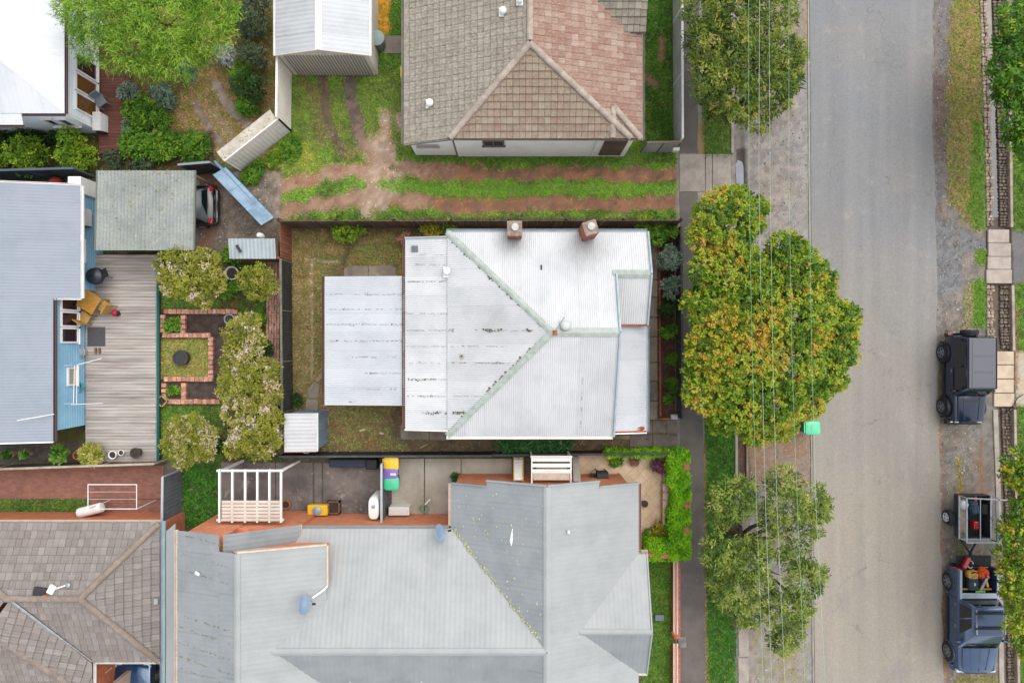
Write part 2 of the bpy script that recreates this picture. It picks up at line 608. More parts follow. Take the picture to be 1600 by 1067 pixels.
def crown(blobs, dens, sub=10, subr=.42, zmin=-.2, keep=.72, fill=.4):
    """blobs: (centre, rx, ry, rz). Leaf clusters (dens per square metre of plan) gathered into clumps over the blobs."""
    Cs = []; Ns = []; Id = []
    k = 0
    Bl = [(np.array(b[0]), np.array(b[1:4])) for b in blobs]
    for bi, (c, r) in enumerate(Bl):
        n = max(10, int(dens * math.pi * r[0] * r[1]))
        d = sphere_pts(n, zmin)
        rf = 1 - .5 * rng.uniform(0, 1, (n, 1)) ** 2.2
        pts = c + d * r * rf
        nc = max(4, int(math.pi * r[0] * r[1] / (subr * .62) ** 2 * 1.1))
        cd = sphere_pts(nc, zmin); cc = c + cd * r * rng.uniform(.72, 1.02, (nc, 1))
        near = np.argmin(((pts[:, None, :] - cc[None]) ** 2).sum(2), 1)
        pts = pts + (cc[near] - pts) * rng.uniform(.05, .4, (n, 1))
        ins = np.zeros(n, bool)
        for bj, (c2, r2) in enumerate(Bl):
            if bj != bi: ins |= (((pts - c2) / r2) ** 2).sum(1) < .3
        ok = ~ins
        out = pts - cc[near]; out /= np.linalg.norm(out, axis=1, keepdims=True) + 1e-6
        Cs.append(pts[ok]); Ns.append((out * .6 + d * .4 + np.array([0, 0, .4]))[ok]); Id.append(near[ok] + k)
        k += nc
        n2 = int(n * fill)       # twigs low inside the crown
        a = rng.uniform(0, 2 * math.pi, n2); q = np.sqrt(rng.uniform(0, .8, n2))
        lo_ = c + np.stack([np.cos(a) * q, np.sin(a) * q, rng.uniform(-.35, .1, n2)], 1) * r
        Cs.append(lo_); Ns.append(np.tile([0, 0, .7], (n2, 1)) + rng.normal(size=(n2, 3)) * .2); Id.append(np.full(n2, k)); k += 1
    return np.concatenate(Cs), np.concatenate(Ns), np.concatenate(Id)
def trunk_mb(base, top, r, limbs):
    mb = MB()
    base = Vector(base); top = Vector(top)
    mid = base.lerp(top, .5) + Vector((R(-.1, .1), R(-.1, .1), 0))
    mb.tube([base, base.lerp(mid, .4), mid, top], [r * 1.25, r, r * .85, r * .6], 8)
    for L in limbs:
        L = Vector(L); st = base.lerp(top, R(.55, 1.0))
        m1 = st.lerp(L, .5) + Vector((R(-.3, .3), R(-.3, .3), R(0, .3))); m0 = st.lerp(m1, .5) + Vector((R(-.12, .12), R(-.12, .12), .05)); m2 = m1.lerp(L, .5) + Vector((R(-.15, .15), R(-.15, .15), .1))
        mb.tube([st, m0, m1, m2, L], [r * .5, r * .42, r * .32, r * .2, r * .08], 6)
        for q in range(2):
            e = m1.lerp(L, R(.3, .8)) + Vector((R(-.6, .6), R(-.6, .6), R(0, .4)))
            mb.tube([m1, e], [r * .2, r * .06], 5)
    return mb
def B(px, py, z, rpx, rz=None, ry=None):
    """a crown blob seen at a photo pixel; rpx in photo pixels at that height"""
    k = (H - z) / H / S
    r = rpx * k
    return (P(px, py, z), r, (ry * k if ry else r), rz if rz else r * .8)
def tree(name, label, cat, base, blobs, dens, L, W, m, tintf, per=7, bark=None, r=.16, group=None, zt=None, spread=.75, cr=.07, **kw):
    t = thing(name, label, cat, P(*base), group)
    b0 = P(*base)
    top = sum((Vector(b[0]) for b in blobs), Vector()) / len(blobs)
    top.z = zt or top.z * .6
    limbs = [Vector(b[0]) + Vector((0, 0, -.2)) for b in blobs[::max(1, len(blobs) // 9)]]
    obj('trunk', trunk_mb(b0, Vector((b0.x * .7 + top.x * .3, b0.y * .7 + top.y * .3, top.z)), r, limbs), bark or MATS['bark'], t, smooth=True)
    c, n, i = crown(blobs, dens, **kw)
    leaf_mesh('crown', c, n, tintf(c, i), per, L, W, m, t, spread=spread, cr=cr)
    return t
def clump_noise(i, lo=0.0, hi=1.0):
    u = rng.uniform(lo, hi, int(i.max()) + 2)
    return u[i]
def shrub(name, label, cat, px, py, rpx, h, m, dens=85, L=.1, W=.05, lo=.2, hi=.8, per=6, group=None, ry=None, stem=True, **kw):
    """rounded bush standing at a photo pixel"""
    base = P(px, py, 0)
    t = thing(name, label, cat, base, group)
    r = rpx / S; r2 = (ry or rpx) / S
    bl = []
    for q in range(4):
        a = q * 1.57 + R(-.7, .7); f = R(.2, .66)
        bl.append((base + Vector((math.cos(a) * r * f, math.sin(a) * r2 * f, h * R(.4, .6))), r * R(.42, .72), r2 * R(.42, .72), h * R(.34, .5)))
    c, n, i = crown(bl, dens, subr=.3, zmin=-.4, **kw)
    leaf_mesh('foliage', c, n, clump_noise(i, lo, hi), per, L, W, m, t, cr=.04)
    if stem:
        mb = MB()
        for b in bl: mb.tube([base, Vector(b[0])], [.03, .012], 5)
        obj('stem', mb, MATS['bark'], t)
    return t

# ------------------------------------------------------------------ value noise for the ground
def vnoise(x, y, seed, octs=4, gain=.55):
    out = np.zeros_like(x); amp = 1; tot = 0
    for o in range(octs):
        g = np.random.default_rng(seed + o * 17).uniform(0, 1, (256, 256))
        xi = np.floor(x).astype(int); yi = np.floor(y).astype(int); fx = x - xi; fy = y - yi
        fx = fx * fx * (3 - 2 * fx); fy = fy * fy * (3 - 2 * fy)
        a = g[xi % 256, yi % 256]; b = g[(xi + 1) % 256, yi % 256]; c = g[xi % 256, (yi + 1) % 256]; d = g[(xi + 1) % 256, (yi + 1) % 256]
        out += amp * ((a * (1 - fx) + b * fx) * (1 - fy) + (c * (1 - fx) + d * fx) * fy)
        tot += amp; amp *= gain; x = x * 2.03 + 11.3; y = y * 2.03 + 5.7
    return out / tot
# ------------------------------------------------------------------ the ground
def interp(y, tab): return np.interp(y, [t[0] for t in tab], [t[1] for t in tab])
XL = [(-200, 1526), (0, 1531), (230, 1539), (350, 1542), (520, 1542), (640, 1556), (800, 1562), (1067, 1566), (1250, 1570)]
XR = [(-200, 1571), (0, 1574), (350, 1579), (640, 1584), (1067, 1590), (1250, 1593)]
CH = [(-200, 1146), (0, 1146), (1067, 1163), (1250, 1166)]      # channel left of the road, centre line
STEP = 3.5
gx = np.arange(-160, 1762, STEP); gy = np.arange(-130, 1200, STEP)
GX, GY = np.meshgrid(gx, gy)
warp = lambda s, sc_: (vnoise(GX / sc_ + s, GY / sc_ - s, int(s * 10) + 1) - .5)
WX = warp(1.3, 18) ; WY = warp(4.7, 18); WX2 = warp(7.1, 60); WY2 = warp(9.9, 60)
COLR = np.zeros(GX.shape + (3,)); GRASS = np.zeros(GX.shape)
def sdf_poly(px, py, poly):
    d = np.full(px.shape, 1e9); ins = np.zeros(px.shape, bool)
    n = len(poly)
    for i in range(n):
        ax, ay = poly[i]; bx, by = poly[(i + 1) % n]
        ex, ey = bx - ax, by - ay
        t = np.clip(((px - ax) * ex + (py - ay) * ey) / (ex * ex + ey * ey + 1e-9), 0, 1)
        d = np.minimum(d, np.hypot(px - ax - t * ex, py - ay - t * ey))
        c = ((ay > py) != (by > py)) & (px < (bx - ax) * (py - ay) / (by - ay + 1e-12) + ax)
        ins ^= c
    return np.where(ins, -d, d)
def sdf_line(px, py, pts):
    d = np.full(px.shape, 1e9)
    for (ax, ay), (bx, by) in zip(pts[:-1], pts[1:]):
        ex, ey = bx - ax, by - ay
        t = np.clip(((px - ax) * ex + (py - ay) * ey) / (ex * ex + ey * ey + 1e-9), 0, 1)
        d = np.minimum(d, np.hypot(px - ax - t * ex, py - ay - t * ey))
    return d
def lay(dist, col, soft, op, grass, mot, seed):
    global COLR, GRASS
    m = np.clip(.5 - dist / max(soft, .1), 0, 1); m = m * m * (3 - 2 * m) * op
    base = np.array(lin(col)) * AL
    c = np.ones(GX.shape + (1,)) * base
    if mot:
        n = vnoise(GX / mot[0], GY / mot[0], seed + 50, 5, .65)
        t = np.clip((n - .5) * 4.0 + .5, 0, 1)[..., None]
        c = c * (1 - t) + np.array(lin(mot[1])) * AL * t
    COLR = COLR * (1 - m[..., None]) + c * m[..., None]
    if grass is not None: GRASS = GRASS * (1 - m) + grass * m
SD = [0]
def paint(poly, col, soft=8, amp=10, op=1.0, grass=None, mot=None, amp2=0):
    SD[0] += 1
    lay(sdf_poly(GX + WX * amp + WX2 * amp2, GY + WY * amp + WY2 * amp2, poly), col, soft, op, grass, mot, SD[0])
def stroke(pts, w, col, soft=8, amp=10, op=1.0, grass=None, mot=None, amp2=0):
    SD[0] += 1
    lay(sdf_line(GX + WX * amp + WX2 * amp2, GY + WY * amp + WY2 * amp2, pts) - w / 2, col, soft, op, grass, mot, SD[0])
def rect(x0, y0, x1, y1): return [(x0, y0), (x1, y0), (x1, y1), (x0, y1)]

GR = (92, 138, 30); GD = (58, 98, 26); GO = (128, 130, 55)
# -- base
paint(rect(-400, -400, 2000, 2000), GR, 1, 0, grass=1, mot=(26, GD))
# -- yard north of the house
paint(rect(430, -200, 1060, 345), (98, 146, 30), 4, 0, grass=1, mot=(22, (66, 108, 26)))
paint(rect(455, 115, 640, 240), (112, 140, 44), 40, 20, .6, grass=.9, mot=(14, (90, 104, 46)))
paint(rect(1000, -100, 1058, 232), (66, 112, 22), 6, 4, grass=1, mot=(14, (50, 92, 18)))
stroke([(1035, 60), (1034, 92)], 11, (128, 108, 80), 6, 3, grass=.1)
stroke([(1010, 120), (1024, 132)], 12, (122, 100, 76), 6, 3, grass=.1)
paint(rect(582, -60, 612, 52), (210, 140, 40), 10, 14, grass=.2, mot=(6, (150, 130, 40)))
paint(rect(608, -60, 634, 84), (70, 120, 20), 8, 8, grass=1)
stroke([(480, 130), (500, 170), (500, 215)], 22, (120, 96, 70), 16, 18, .5, grass=.3)
stroke([(505, 118), (508, 160), (516, 200), (532, 235)], 15, (92, 74, 66), 12, 12, .95, grass=.05, mot=(8, (116, 96, 84)))
stroke([(546, 118), (550, 160), (558, 190), (566, 225)], 19, (96, 78, 74), 12, 12, .95, grass=.05, mot=(8, (126, 106, 98)))
stroke([(604, 178), (602, 205), (592, 235)], 16, (186, 162, 148), 12, 14, .9, grass=.05, mot=(8, (168, 138, 122)))
stroke([(622, 180), (626, 200)], 10, (176, 152, 138), 10, 8, .8, grass=.05)
stroke([(1070, 272), (940, 271), (800, 271), (690, 270), (640, 264)], 21, (160, 114, 88), 11, 18, grass=.03, mot=(12, (126, 94, 76)), amp2=10)
stroke([(700, 270), (600, 262), (540, 268), (480, 280), (430, 292), (390, 305)], 24, (164, 134, 112), 14, 20, grass=.03, mot=(12, (150, 110, 92)), amp2=12)
stroke([(1070, 318), (900, 319), (760, 322), (680, 318), (640, 312), (585, 308)], 22, (158, 112, 86), 11, 18, grass=.03, mot=(12, (128, 96, 78)), amp2=12)
stroke([(660, 314), (590, 304), (530, 318), (480, 324), (430, 334)], 22, (162, 130, 108), 13, 18, grass=.03, mot=(12, (142, 112, 92)), amp2=12)
stroke([(590, 235), (596, 262), (600, 290), (590, 308)], 44, (180, 158, 140), 18, 36, .95, grass=.03, mot=(9, (158, 132, 112)), amp2=18)
stroke([(563, 210), (585, 250)], 12, (140, 116, 100), 12, 8, .7, grass=.1)
stroke([(640, 245), (1056, 250)], 11, (62, 112, 24), 8, 6, .9, grass=1, mot=(9, (84, 120, 30)))
stroke([(600, 288), (720, 298), (860, 295), (1056, 296)], 17, (88, 148, 24), 8, 8, .85, grass=1, mot=(12, (104, 150, 40)))
stroke([(540, 246), (560, 232)], 12, (126, 110, 74), 8, 8, .6)
stroke([(610, 262), (620, 264)], 7, (90, 110, 40), 6, 6, .7, grass=.8)
paint(rect(425, 225, 500, 270), (96, 128, 40), 18, 16, .7, grass=.9, mot=(8, (140, 150, 40)))
# -- garden north-west
paint(rect(150, -100, 432, 262), (104, 112, 44), 4, 0, grass=.8, mot=(16, (132, 120, 76)))
paint([(190, 60), (300, 110), (275, 180), (262, 215), (190, 230)], (112, 96, 62), 20, 16, .9, grass=.3, mot=(9, (96, 112, 48)))
paint([(300, 110), (372, 100), (400, 190), (340, 245), (262, 205)], (126, 122, 56), 14, 14, .9, grass=.6, mot=(10, (154, 132, 92)))
stroke([(338, 133), (352, 158), (372, 182), (398, 205)], 14, (170, 152, 140), 6, 6, 1, grass=0, mot=(8, (146, 124, 108)))
stroke([(306, 164), (318, 185), (330, 205), (346, 225)], 12, (166, 148, 136), 6, 6, 1, grass=0, mot=(8, (142, 120, 106)))
stroke([(332, 172), (362, 215)], 12, (160, 142, 112), 10, 10, .7, grass=.2)
paint(rect(150, 205, 335, 268), (84, 68, 50), 10, 10, .9, grass=.1)
paint(rect(-200, 195, 200, 300), (66, 60, 46), 6, 4, .9, grass=.05, mot=(7, (84, 90, 40)))
# -- west garden
paint(rect(-200, 262, 440, 722), (82, 104, 42), 4, 0, grass=.7, mot=(12, (96, 78, 56)))
paint(rect(300, 268, 440, 405), (152, 138, 124), 6, 5, 1, grass=0, mot=(10, (120, 108, 96)))
paint(rect(305, 358, 332, 404), (150, 112, 94), 10, 8, .9, grass=0)
paint(rect(300, 268, 350, 300), (112, 84, 70), 10, 8, .8, grass=0)
paint(rect(245, 530, 330, 592), (126, 146, 60), 5, 5, 1, grass=1, mot=(12, (146, 148, 70)))
paint(rect(245, 632, 345, 722), (86, 136, 34), 8, 8, 1, grass=1, mot=(12, (70, 110, 30)))
paint(rect(245, 460, 345, 484), (84, 126, 34), 6, 6, 1, grass=1)
paint(rect(252, 490, 372, 524), (70, 58, 54), 4, 3, 1, grass=0, mot=(6, (90, 76, 70)))
paint(rect(332, 520, 372, 632), (70, 58, 56), 4, 4, 1, grass=0, mot=(6, (92, 78, 74)))
paint(rect(262, 596, 345, 626), (78, 66, 62), 4, 3, 1, grass=0, mot=(6, (98, 84, 78)))
paint(rect(372, 395, 440, 720), (74, 70, 40), 8, 8, .9, grass=.35, mot=(9, (70, 110, 36)))
paint(rect(-200, 690, 250, 722), (112, 100, 92), 4, 3, 1, grass=0, mot=(8, (90, 84, 80)))
# -- the house's own yard
paint(rect(438, 343, 1062, 712), (126, 114, 66), 2, 0, grass=.45, mot=(13, (98, 92, 48)))
paint(rect(455, 350, 500, 640), (136, 124, 76), 12, 12, .8, grass=.4, mot=(10, (110, 102, 54)))
paint(rect(488, 405, 510, 590), (96, 108, 44), 6, 6, .8, grass=.7, mot=(9, (120, 112, 60)))
paint(rect(545, 375, 634, 415), (92, 110, 40), 18, 14, .85, grass=.8, mot=(9, (106, 98, 52)))
paint(rect(460, 343, 640, 362), (92, 76, 54), 10, 8, .85, grass=.15)
stroke([(555, 362), (540, 405), (525, 432)], 12, (96, 80, 58), 12, 8, .7, grass=.15)
stroke([(540, 405), (500, 404)], 7, (84, 108, 40), 8, 8, .5, grass=.8)
paint(rect(508, 600, 632, 712), (108, 118, 58), 10, 8, .9, grass=.7, mot=(8, (112, 98, 60)))
paint(rect(612, 634, 640, 690), (92, 80, 62), 12, 8, .8, grass=.2)
paint(rect(640, 686, 985, 712), (94, 80, 60), 6, 5, 1, grass=.12, mot=(8, (112, 98, 64)))
paint(rect(640, 340, 1020, 364), (80, 78, 50), 6, 5, 1, grass=.3, mot=(8, (92, 82, 62)))
paint(rect(1026, 343, 1064, 655), (82, 62, 50), 3, 3, 1, grass=.02, mot=(6, (102, 82, 66)))
stroke([(486, 407), (487, 590)], 2.6, (166, 150, 122), 2.5, 2, .9, grass=0)
stroke([(486, 406), (530, 410)], 2.6, (166, 150, 122), 2.5, 2, .9, grass=0)
# -- south side
paint(rect(-200, 722, 1062, 1300), (120, 112, 100), 2, 0, grass=0, mot=(12, (100, 94, 86)))
paint(rect(440, 704, 1062, 730), (112, 104, 94), 3, 3, 1, grass=0, mot=(8, (92, 86, 78)))
paint(rect(-200, 779, 140, 806), (84, 124, 34), 4, 4, 1, grass=1, mot=(9, (66, 104, 28)))
paint(rect(283, 724, 345, 824), (52, 118, 18), 4, 4, 1, grass=1, mot=(8, (40, 92, 14)))
paint(rect(1002, 868, 1054, 1300), (62, 120, 22), 3, 2, 1, grass=1, mot=(12, (84, 130, 36)))
paint(rect(1020, 712, 1076, 870), (70, 60, 44), 4, 3, 1, grass=.05)
# -- between footpath and road
paint(rect(1058, -300, 1275, 1400), (164, 156, 149), 3, 0, 1, grass=0, mot=(12, (138, 131, 125)))
paint(rect(1245, -300, 1290, 1400), (166, 164, 162), 30, 16, .8, grass=0, mot=(8, (146, 144, 142)))
paint(rect(1172, -200, 1275, 120), (158, 150, 138), 20, 10, .8, grass=0, mot=(9, (142, 130, 112)))
paint(rect(1098, -300, 1142, 246), (88, 128, 40), 4, 4, 1, grass=1, mot=(9, (72, 112, 30)))
paint(rect(1090, 190, 1100, 246), (166, 140, 100), 6, 5, .9, grass=.2)
paint(rect(1102, 560, 1150, 1400), (58, 122, 22), 3, 3, 1, grass=1, mot=(11, (46, 100, 18)))
stroke([(1100, 690), (1101, 900), (1104, 1067), (1106, 1300)], 5, (160, 128, 92), 5, 4, .9, grass=.2)
paint([(1150, 232), (1166, 232), (1172, 420), (1156, 420)], (92, 84, 82), 4, 4, 1, grass=0)
paint([(1150, 640), (1168, 640), (1170, 760), (1152, 760)], (88, 76, 70), 3, 3, 1, grass=0, mot=(5, (112, 88, 66)))
paint(rect(1168, 660, 1270, 760), (150, 134, 118), 20, 12, .8, grass=0, mot=(5, (164, 122, 84)))
paint(rect(1176, 960, 1262, 1300), (160, 154, 148), 16, 12, .8, grass=0, mot=(8, (150, 140, 100)))
stroke([(1262, -50), (1264, 60)], 8, (200, 170, 120), 10, 8, .7, grass=0)
# -- east of the road
paint(rect(1440, -300, 1590, 1400), (150, 140, 130), 2, 0, 1, grass=0, mot=(9, (124, 116, 108)))
paint([(1461, -200), (1500, -200), (1494, 110), (1478, 130), (1472, 340), (1461, 340)], (140, 134, 132), 10, 12, .9, grass=0, mot=(7, (118, 112, 112)))
paint([(1458, 120), (1484, 120), (1480, 250), (1462, 250)], (128, 108, 98), 14, 10, .9, grass=0, mot=(7, (108, 92, 86)))
paint([(1502, -200), (1536, -200), (1540, 350), (1524, 362), (1506, 345), (1478, 300), (1482, 120)], (132, 144, 56), 16, 22, .95, grass=.9, mot=(9, (156, 146, 86)))
paint([(1520, 190), (1540, 190), (1543, 356), (1524, 362), (1512, 330)], (90, 142, 28), 8, 10, .9, grass=1)
stroke([(1531, 10), (1537, 200)], 5, (86, 126, 34), 6, 4, .8, grass=1)
paint([(1462, 345), (1490, 345), (1540, 380), (1540, 390), (1505, 400), (1505, 450), (1462, 470)], (138, 138, 138), 12, 12, .95, grass=0, mot=(6, (112, 112, 114)))
paint(rect(1524, 390, 1545, 415), (90, 140, 30), 6, 6, 1, grass=1)
paint([(1518, 438), (1543, 436), (1542, 512), (1520, 512)], (88, 140, 30), 8, 8, 1, grass=1)
paint([(1506, 450), (1522, 440), (1520, 512), (1508, 512)], (140, 144, 84), 8, 8, .8, grass=.8)
stroke([(1465, 560), (1466, 720), (1470, 900), (1476, 1060)], 9, (152, 116, 84), 8, 8, .85, grass=0, mot=(6, (176, 142, 104)))
stroke([(1499, 715), (1502, 780)], 9, (150, 146, 60), 8, 8, .8, grass=.7)
stroke([(1504, 840), (1500, 890)], 10, (110, 124, 50), 8, 8, .7, grass=.7)
stroke([(1532, 690), (1536, 780)], 10, (138, 108, 86), 10, 10, .8, grass=0)
stroke([(1500, 1062), (1560, 1062)], 14, (126, 128, 70), 8, 10, .8, grass=.6)
paint([(1586, -300), (1800, -300), (1800, 1400), (1596, 1400), (1590, 640), (1584, 350)], (90, 142, 32), 3, 3, 1, grass=1, mot=(9, (72, 116, 26)))
paint([(1584, 362), (1800, 362), (1800, 442), (1584, 442)], (122, 118, 118), 5, 4, 1, grass=0)
paint([(1588, 550), (1800, 550), (1800, 640), (1590, 634)], (196, 182, 164), 5, 4, 1, grass=0)
paint(rect(1582, 480, 1592, 600), (150, 118, 90), 6, 5, .6, grass=.2)
# bed of the stone drain and the channel
xl = interp(GY, XL); xr = interp(GY, XR)
chan = np.clip(np.minimum(GX - xl, xr - GX) / 6.0 + .3, 0, 1)
GRASS *= (1 - chan)
cc = np.array(lin((116, 104, 94))) * AL
COLR = COLR * (1 - chan[..., None]) + cc * chan[..., None]
chc = interp(GY, CH)
ch2 = np.clip((9 - np.abs(GX - chc - 5)) / 4, 0, 1)
ch2 *= ((GY < 460) & (GY > 190)) | ((GY > 640) & (GY < 780))
GZ = -.24 * chan - .10 * ch2 - .0
GZ += (vnoise(GX / 5, GY / 5, 77, 3) - .5) * .025 * (GRASS > .3) 
# fine mottling everywhere
fn = vnoise(GX / 3.6, GY / 3.6, 91, 3, .7); COLR *= (1 + (fn - .5) * .55)[..., None]
hue = (vnoise(GX / 30, GY / 30, 97, 3) - .5)[..., None]
COLR *= 1 + hue * np.array([.22, .05, -.15])
yard = ((GX > 438) & (GX < 1026) & (GY > 343) & (GY < 712))[..., None]
COLR = np.where(yard, COLR * np.array([1.2, 1.2, 1.4]), COLR)
COLR = np.where(((GX > 430) & (GX < 1062) & (GY < 343))[..., None], COLR * 1.22, COLR)
COLR = np.where(((GX < 430) & (GY < 265))[..., None], COLR * 1.35, COLR)
COLR = np.clip(COLR, .004, .8)

k = (H - GZ) / H / S
GV = np.stack([(GX - 800) * k, (533.5 - GY) * k, GZ], -1)
ny, nx = GX.shape
cx = (GX[:-1, :-1] + STEP / 2); cy = (GY[:-1, :-1] + STEP / 2)
zone = np.full(cx.shape, 6)
zone[(cx < 1060)] = 3
zone[(cx < 1060) & (cy < 345)] = 1
zone[(cx < 432) & (cy < 265)] = 2
zone[(cx < 438) & (cy >= 265) & (cy < 722)] = 4
zone[(cx < 1060) & (cx >= 438) & (cy >= 345) & (cy < 712)] = 0
zone[(cx >= 1060) & (cx < 1268)] = 5
idx = np.arange(ny * nx).reshape(ny, nx)
quads = np.stack([idx[1:, :-1], idx[1:, 1:], idx[:-1, 1:], idx[:-1, :-1]], -1)
gm = mat_col('ground_soil', .22, 20, .55, .95, 80)
for zi, zn in enumerate(['house_yard', 'north_yard', 'northwest_garden', 'south_yard', 'west_garden', 'roadside_verge', 'gravel_verge']):
    q = quads[zone == zi].reshape(-1, 4)
    used, inv = np.unique(q, return_inverse=True)
    np_mesh(zn, GV.reshape(-1, 3)[used], inv.reshape(-1, 4), gm, None,
            {'Col': ('FLOAT_COLOR', np.concatenate([COLR.reshape(-1, 3)[used], np.ones((len(used), 1))], 1))}, 'structure', True, org=Vector((0, 0, 0)))
mb = MB().quad((-400, -400, -.6), (400, -400, -.6), (400, 400, -.6), (-400, 400, -.6))
struct('terrain', mb, mat('far_grass', (96, 128, 44), (120, 116, 80), s=.3))

# -- grass blades
def scatter_grass():
    dens = 520
    areas = (STEP / S) ** 2
    vis = (GX > -40) & (GX < 1640) & (GY > -40) & (GY < 1110)
    # nothing grows through roads, paths or under the houses
    for (x0, y0, x1, y1) in [(1268, -200, 1462, 1400), (1060, -200, 1100, 1400), (518, 442, 640, 622), (646, 372, 1010, 672), (640, 0, 995, 232), (268, 830, 995, 1200), (0, 820, 245, 1200), (0, 300, 240, 690), (150, 270, 300, 385), (440, 0, 588, 112), (600, 52, 634, 84), (0, 0, 195, 200)]:
        vis &= ~((GX > x0) & (GX < x1) & (GY > y0) & (GY < y1))
    lam = np.where(vis, np.clip(GRASS, 0, 1) ** 1.3, 0) * dens * areas
    cnt = rng.poisson(lam)
    ii = np.repeat(np.arange(cnt.size), cnt.ravel())
    n = len(ii)
    px = GX.ravel()[ii] + rng.uniform(-.5, .5, n) * STEP; py = GY.ravel()[ii] + rng.uniform(-.5, .5, n) * STEP
    col = COLR.reshape(-1, 3)[ii] * rng.uniform(.85, 1.9, (n, 1))
    col *= 1 + (rng.uniform(-1, 1, (n, 1))) * np.array([.22, 0, -.1])
    g_ = col.mean(1, keepdims=True); col = (g_ + (col - g_) * .86) * np.array([1.36, 1.14, 1.1]) + .006
    dry = rng.uniform(0, 1, n) < .10; col[dry] = col[dry] * .4 + np.array([.20, .17, .07])
    bx = (px - 800) / S; by = (533.5 - py) / S; bz = GZ.ravel()[ii] - .01
    V = []; 
    tri = []
    for b in range(3):
        a = rng.uniform(0, 2 * math.pi, n); h = rng.uniform(.035, .1, n); ln = rng.uniform(.04, .11, n)
        w = rng.uniform(.012, .026, n)
        dx, dy = np.cos(a), np.sin(a)
        v0 = np.stack([bx - dy * w, by + dx * w, bz], -1); v1 = np.stack([bx + dy * w, by - dx * w, bz], -1)
        v2 = np.stack([bx + dx * ln, by + dy * ln, bz + h], -1)
        tri.append(np.stack([v0, v1, v2], 1))
    V = np.concatenate(tri).reshape(-1, 3); F = np.arange(len(V)).reshape(-1, 3)
    c = np.concatenate([np.repeat(col, 3, 0)] * 3)
    c = np.concatenate([np.clip(c, .004, .7), np.ones((len(c), 1))], 1)
    o = np_mesh('grass', V, F, mat_col('grass_blade', .1, 8, 0.0, .7, 30), None, {'Col': ('FLOAT_COLOR', c)}, 'stuff', org=Vector((0, 0, 0)))
    o['label'] = 'short green grass blades growing over the lawns and verges'; o['category'] = 'grass'
scatter_grass()
# loose stones on the gravel strips
def scatter_gravel():
    n = 14000
    px = np.concatenate([rng.uniform(1168, 1268, 6000), rng.uniform(1462, 1535, 6500), rng.uniform(305, 435, 1500)])
    py = np.concatenate([rng.uniform(-20, 1090, 6000), rng.uniform(-20, 1090, 6500), rng.uniform(272, 402, 1500)])
    gi = np.clip(((py - gy[0]) / STEP).astype(int), 0, ny - 1); gj = np.clip(((px - gx[0]) / STEP).astype(int), 0, nx - 1)
    ok = GRASS[gi, gj] < .4
    px, py, gi, gj = px[ok], py[ok], gi[ok], gj[ok]; n = len(px)
    r = rng.gamma(2.0, .007, n) + .006
    c = np.stack([(px - 800) / S, (533.5 - py) / S, GZ[gi, gj] + r * .3], -1)
    octv = np.array([[1, 0, 0], [0, 1, 0], [-1, 0, 0], [0, -1, 0], [0, 0, 1]], float)
    V = c[:, None, :] + octv[None] * (r[:, None, None] * rng.uniform(.6, 1.3, (n, 5, 1)))
    base = np.arange(n)[:, None] * 5
    F = np.concatenate([base + np.array(f) for f in ([0, 1, 4], [1, 2, 4], [2, 3, 4], [3, 0, 4])])
    g = rng.uniform(.08, .36, (n, 1)) * np.array([1.0, .95, .9])
    leafy = rng.uniform(0, 1, n) < .12
    g[leafy] = np.array([.30, .17, .07]) * rng.uniform(.6, 1.3, (leafy.sum(), 1))
    g = np.repeat(np.concatenate([g, np.ones((n, 1))], 1), 5, 0)
    o = np_mesh('gravel', V.reshape(-1, 3), F, mat_col('gravel_stone', .1, 8, 0, .9, 30), None, {'Col': ('FLOAT_COLOR', g)}, 'stuff', org=Vector((0, 0, 0)))
    o['label'] = 'loose gravel and dry leaf bits on the road edges and the court'; o['category'] = 'gravel'
scatter_gravel()

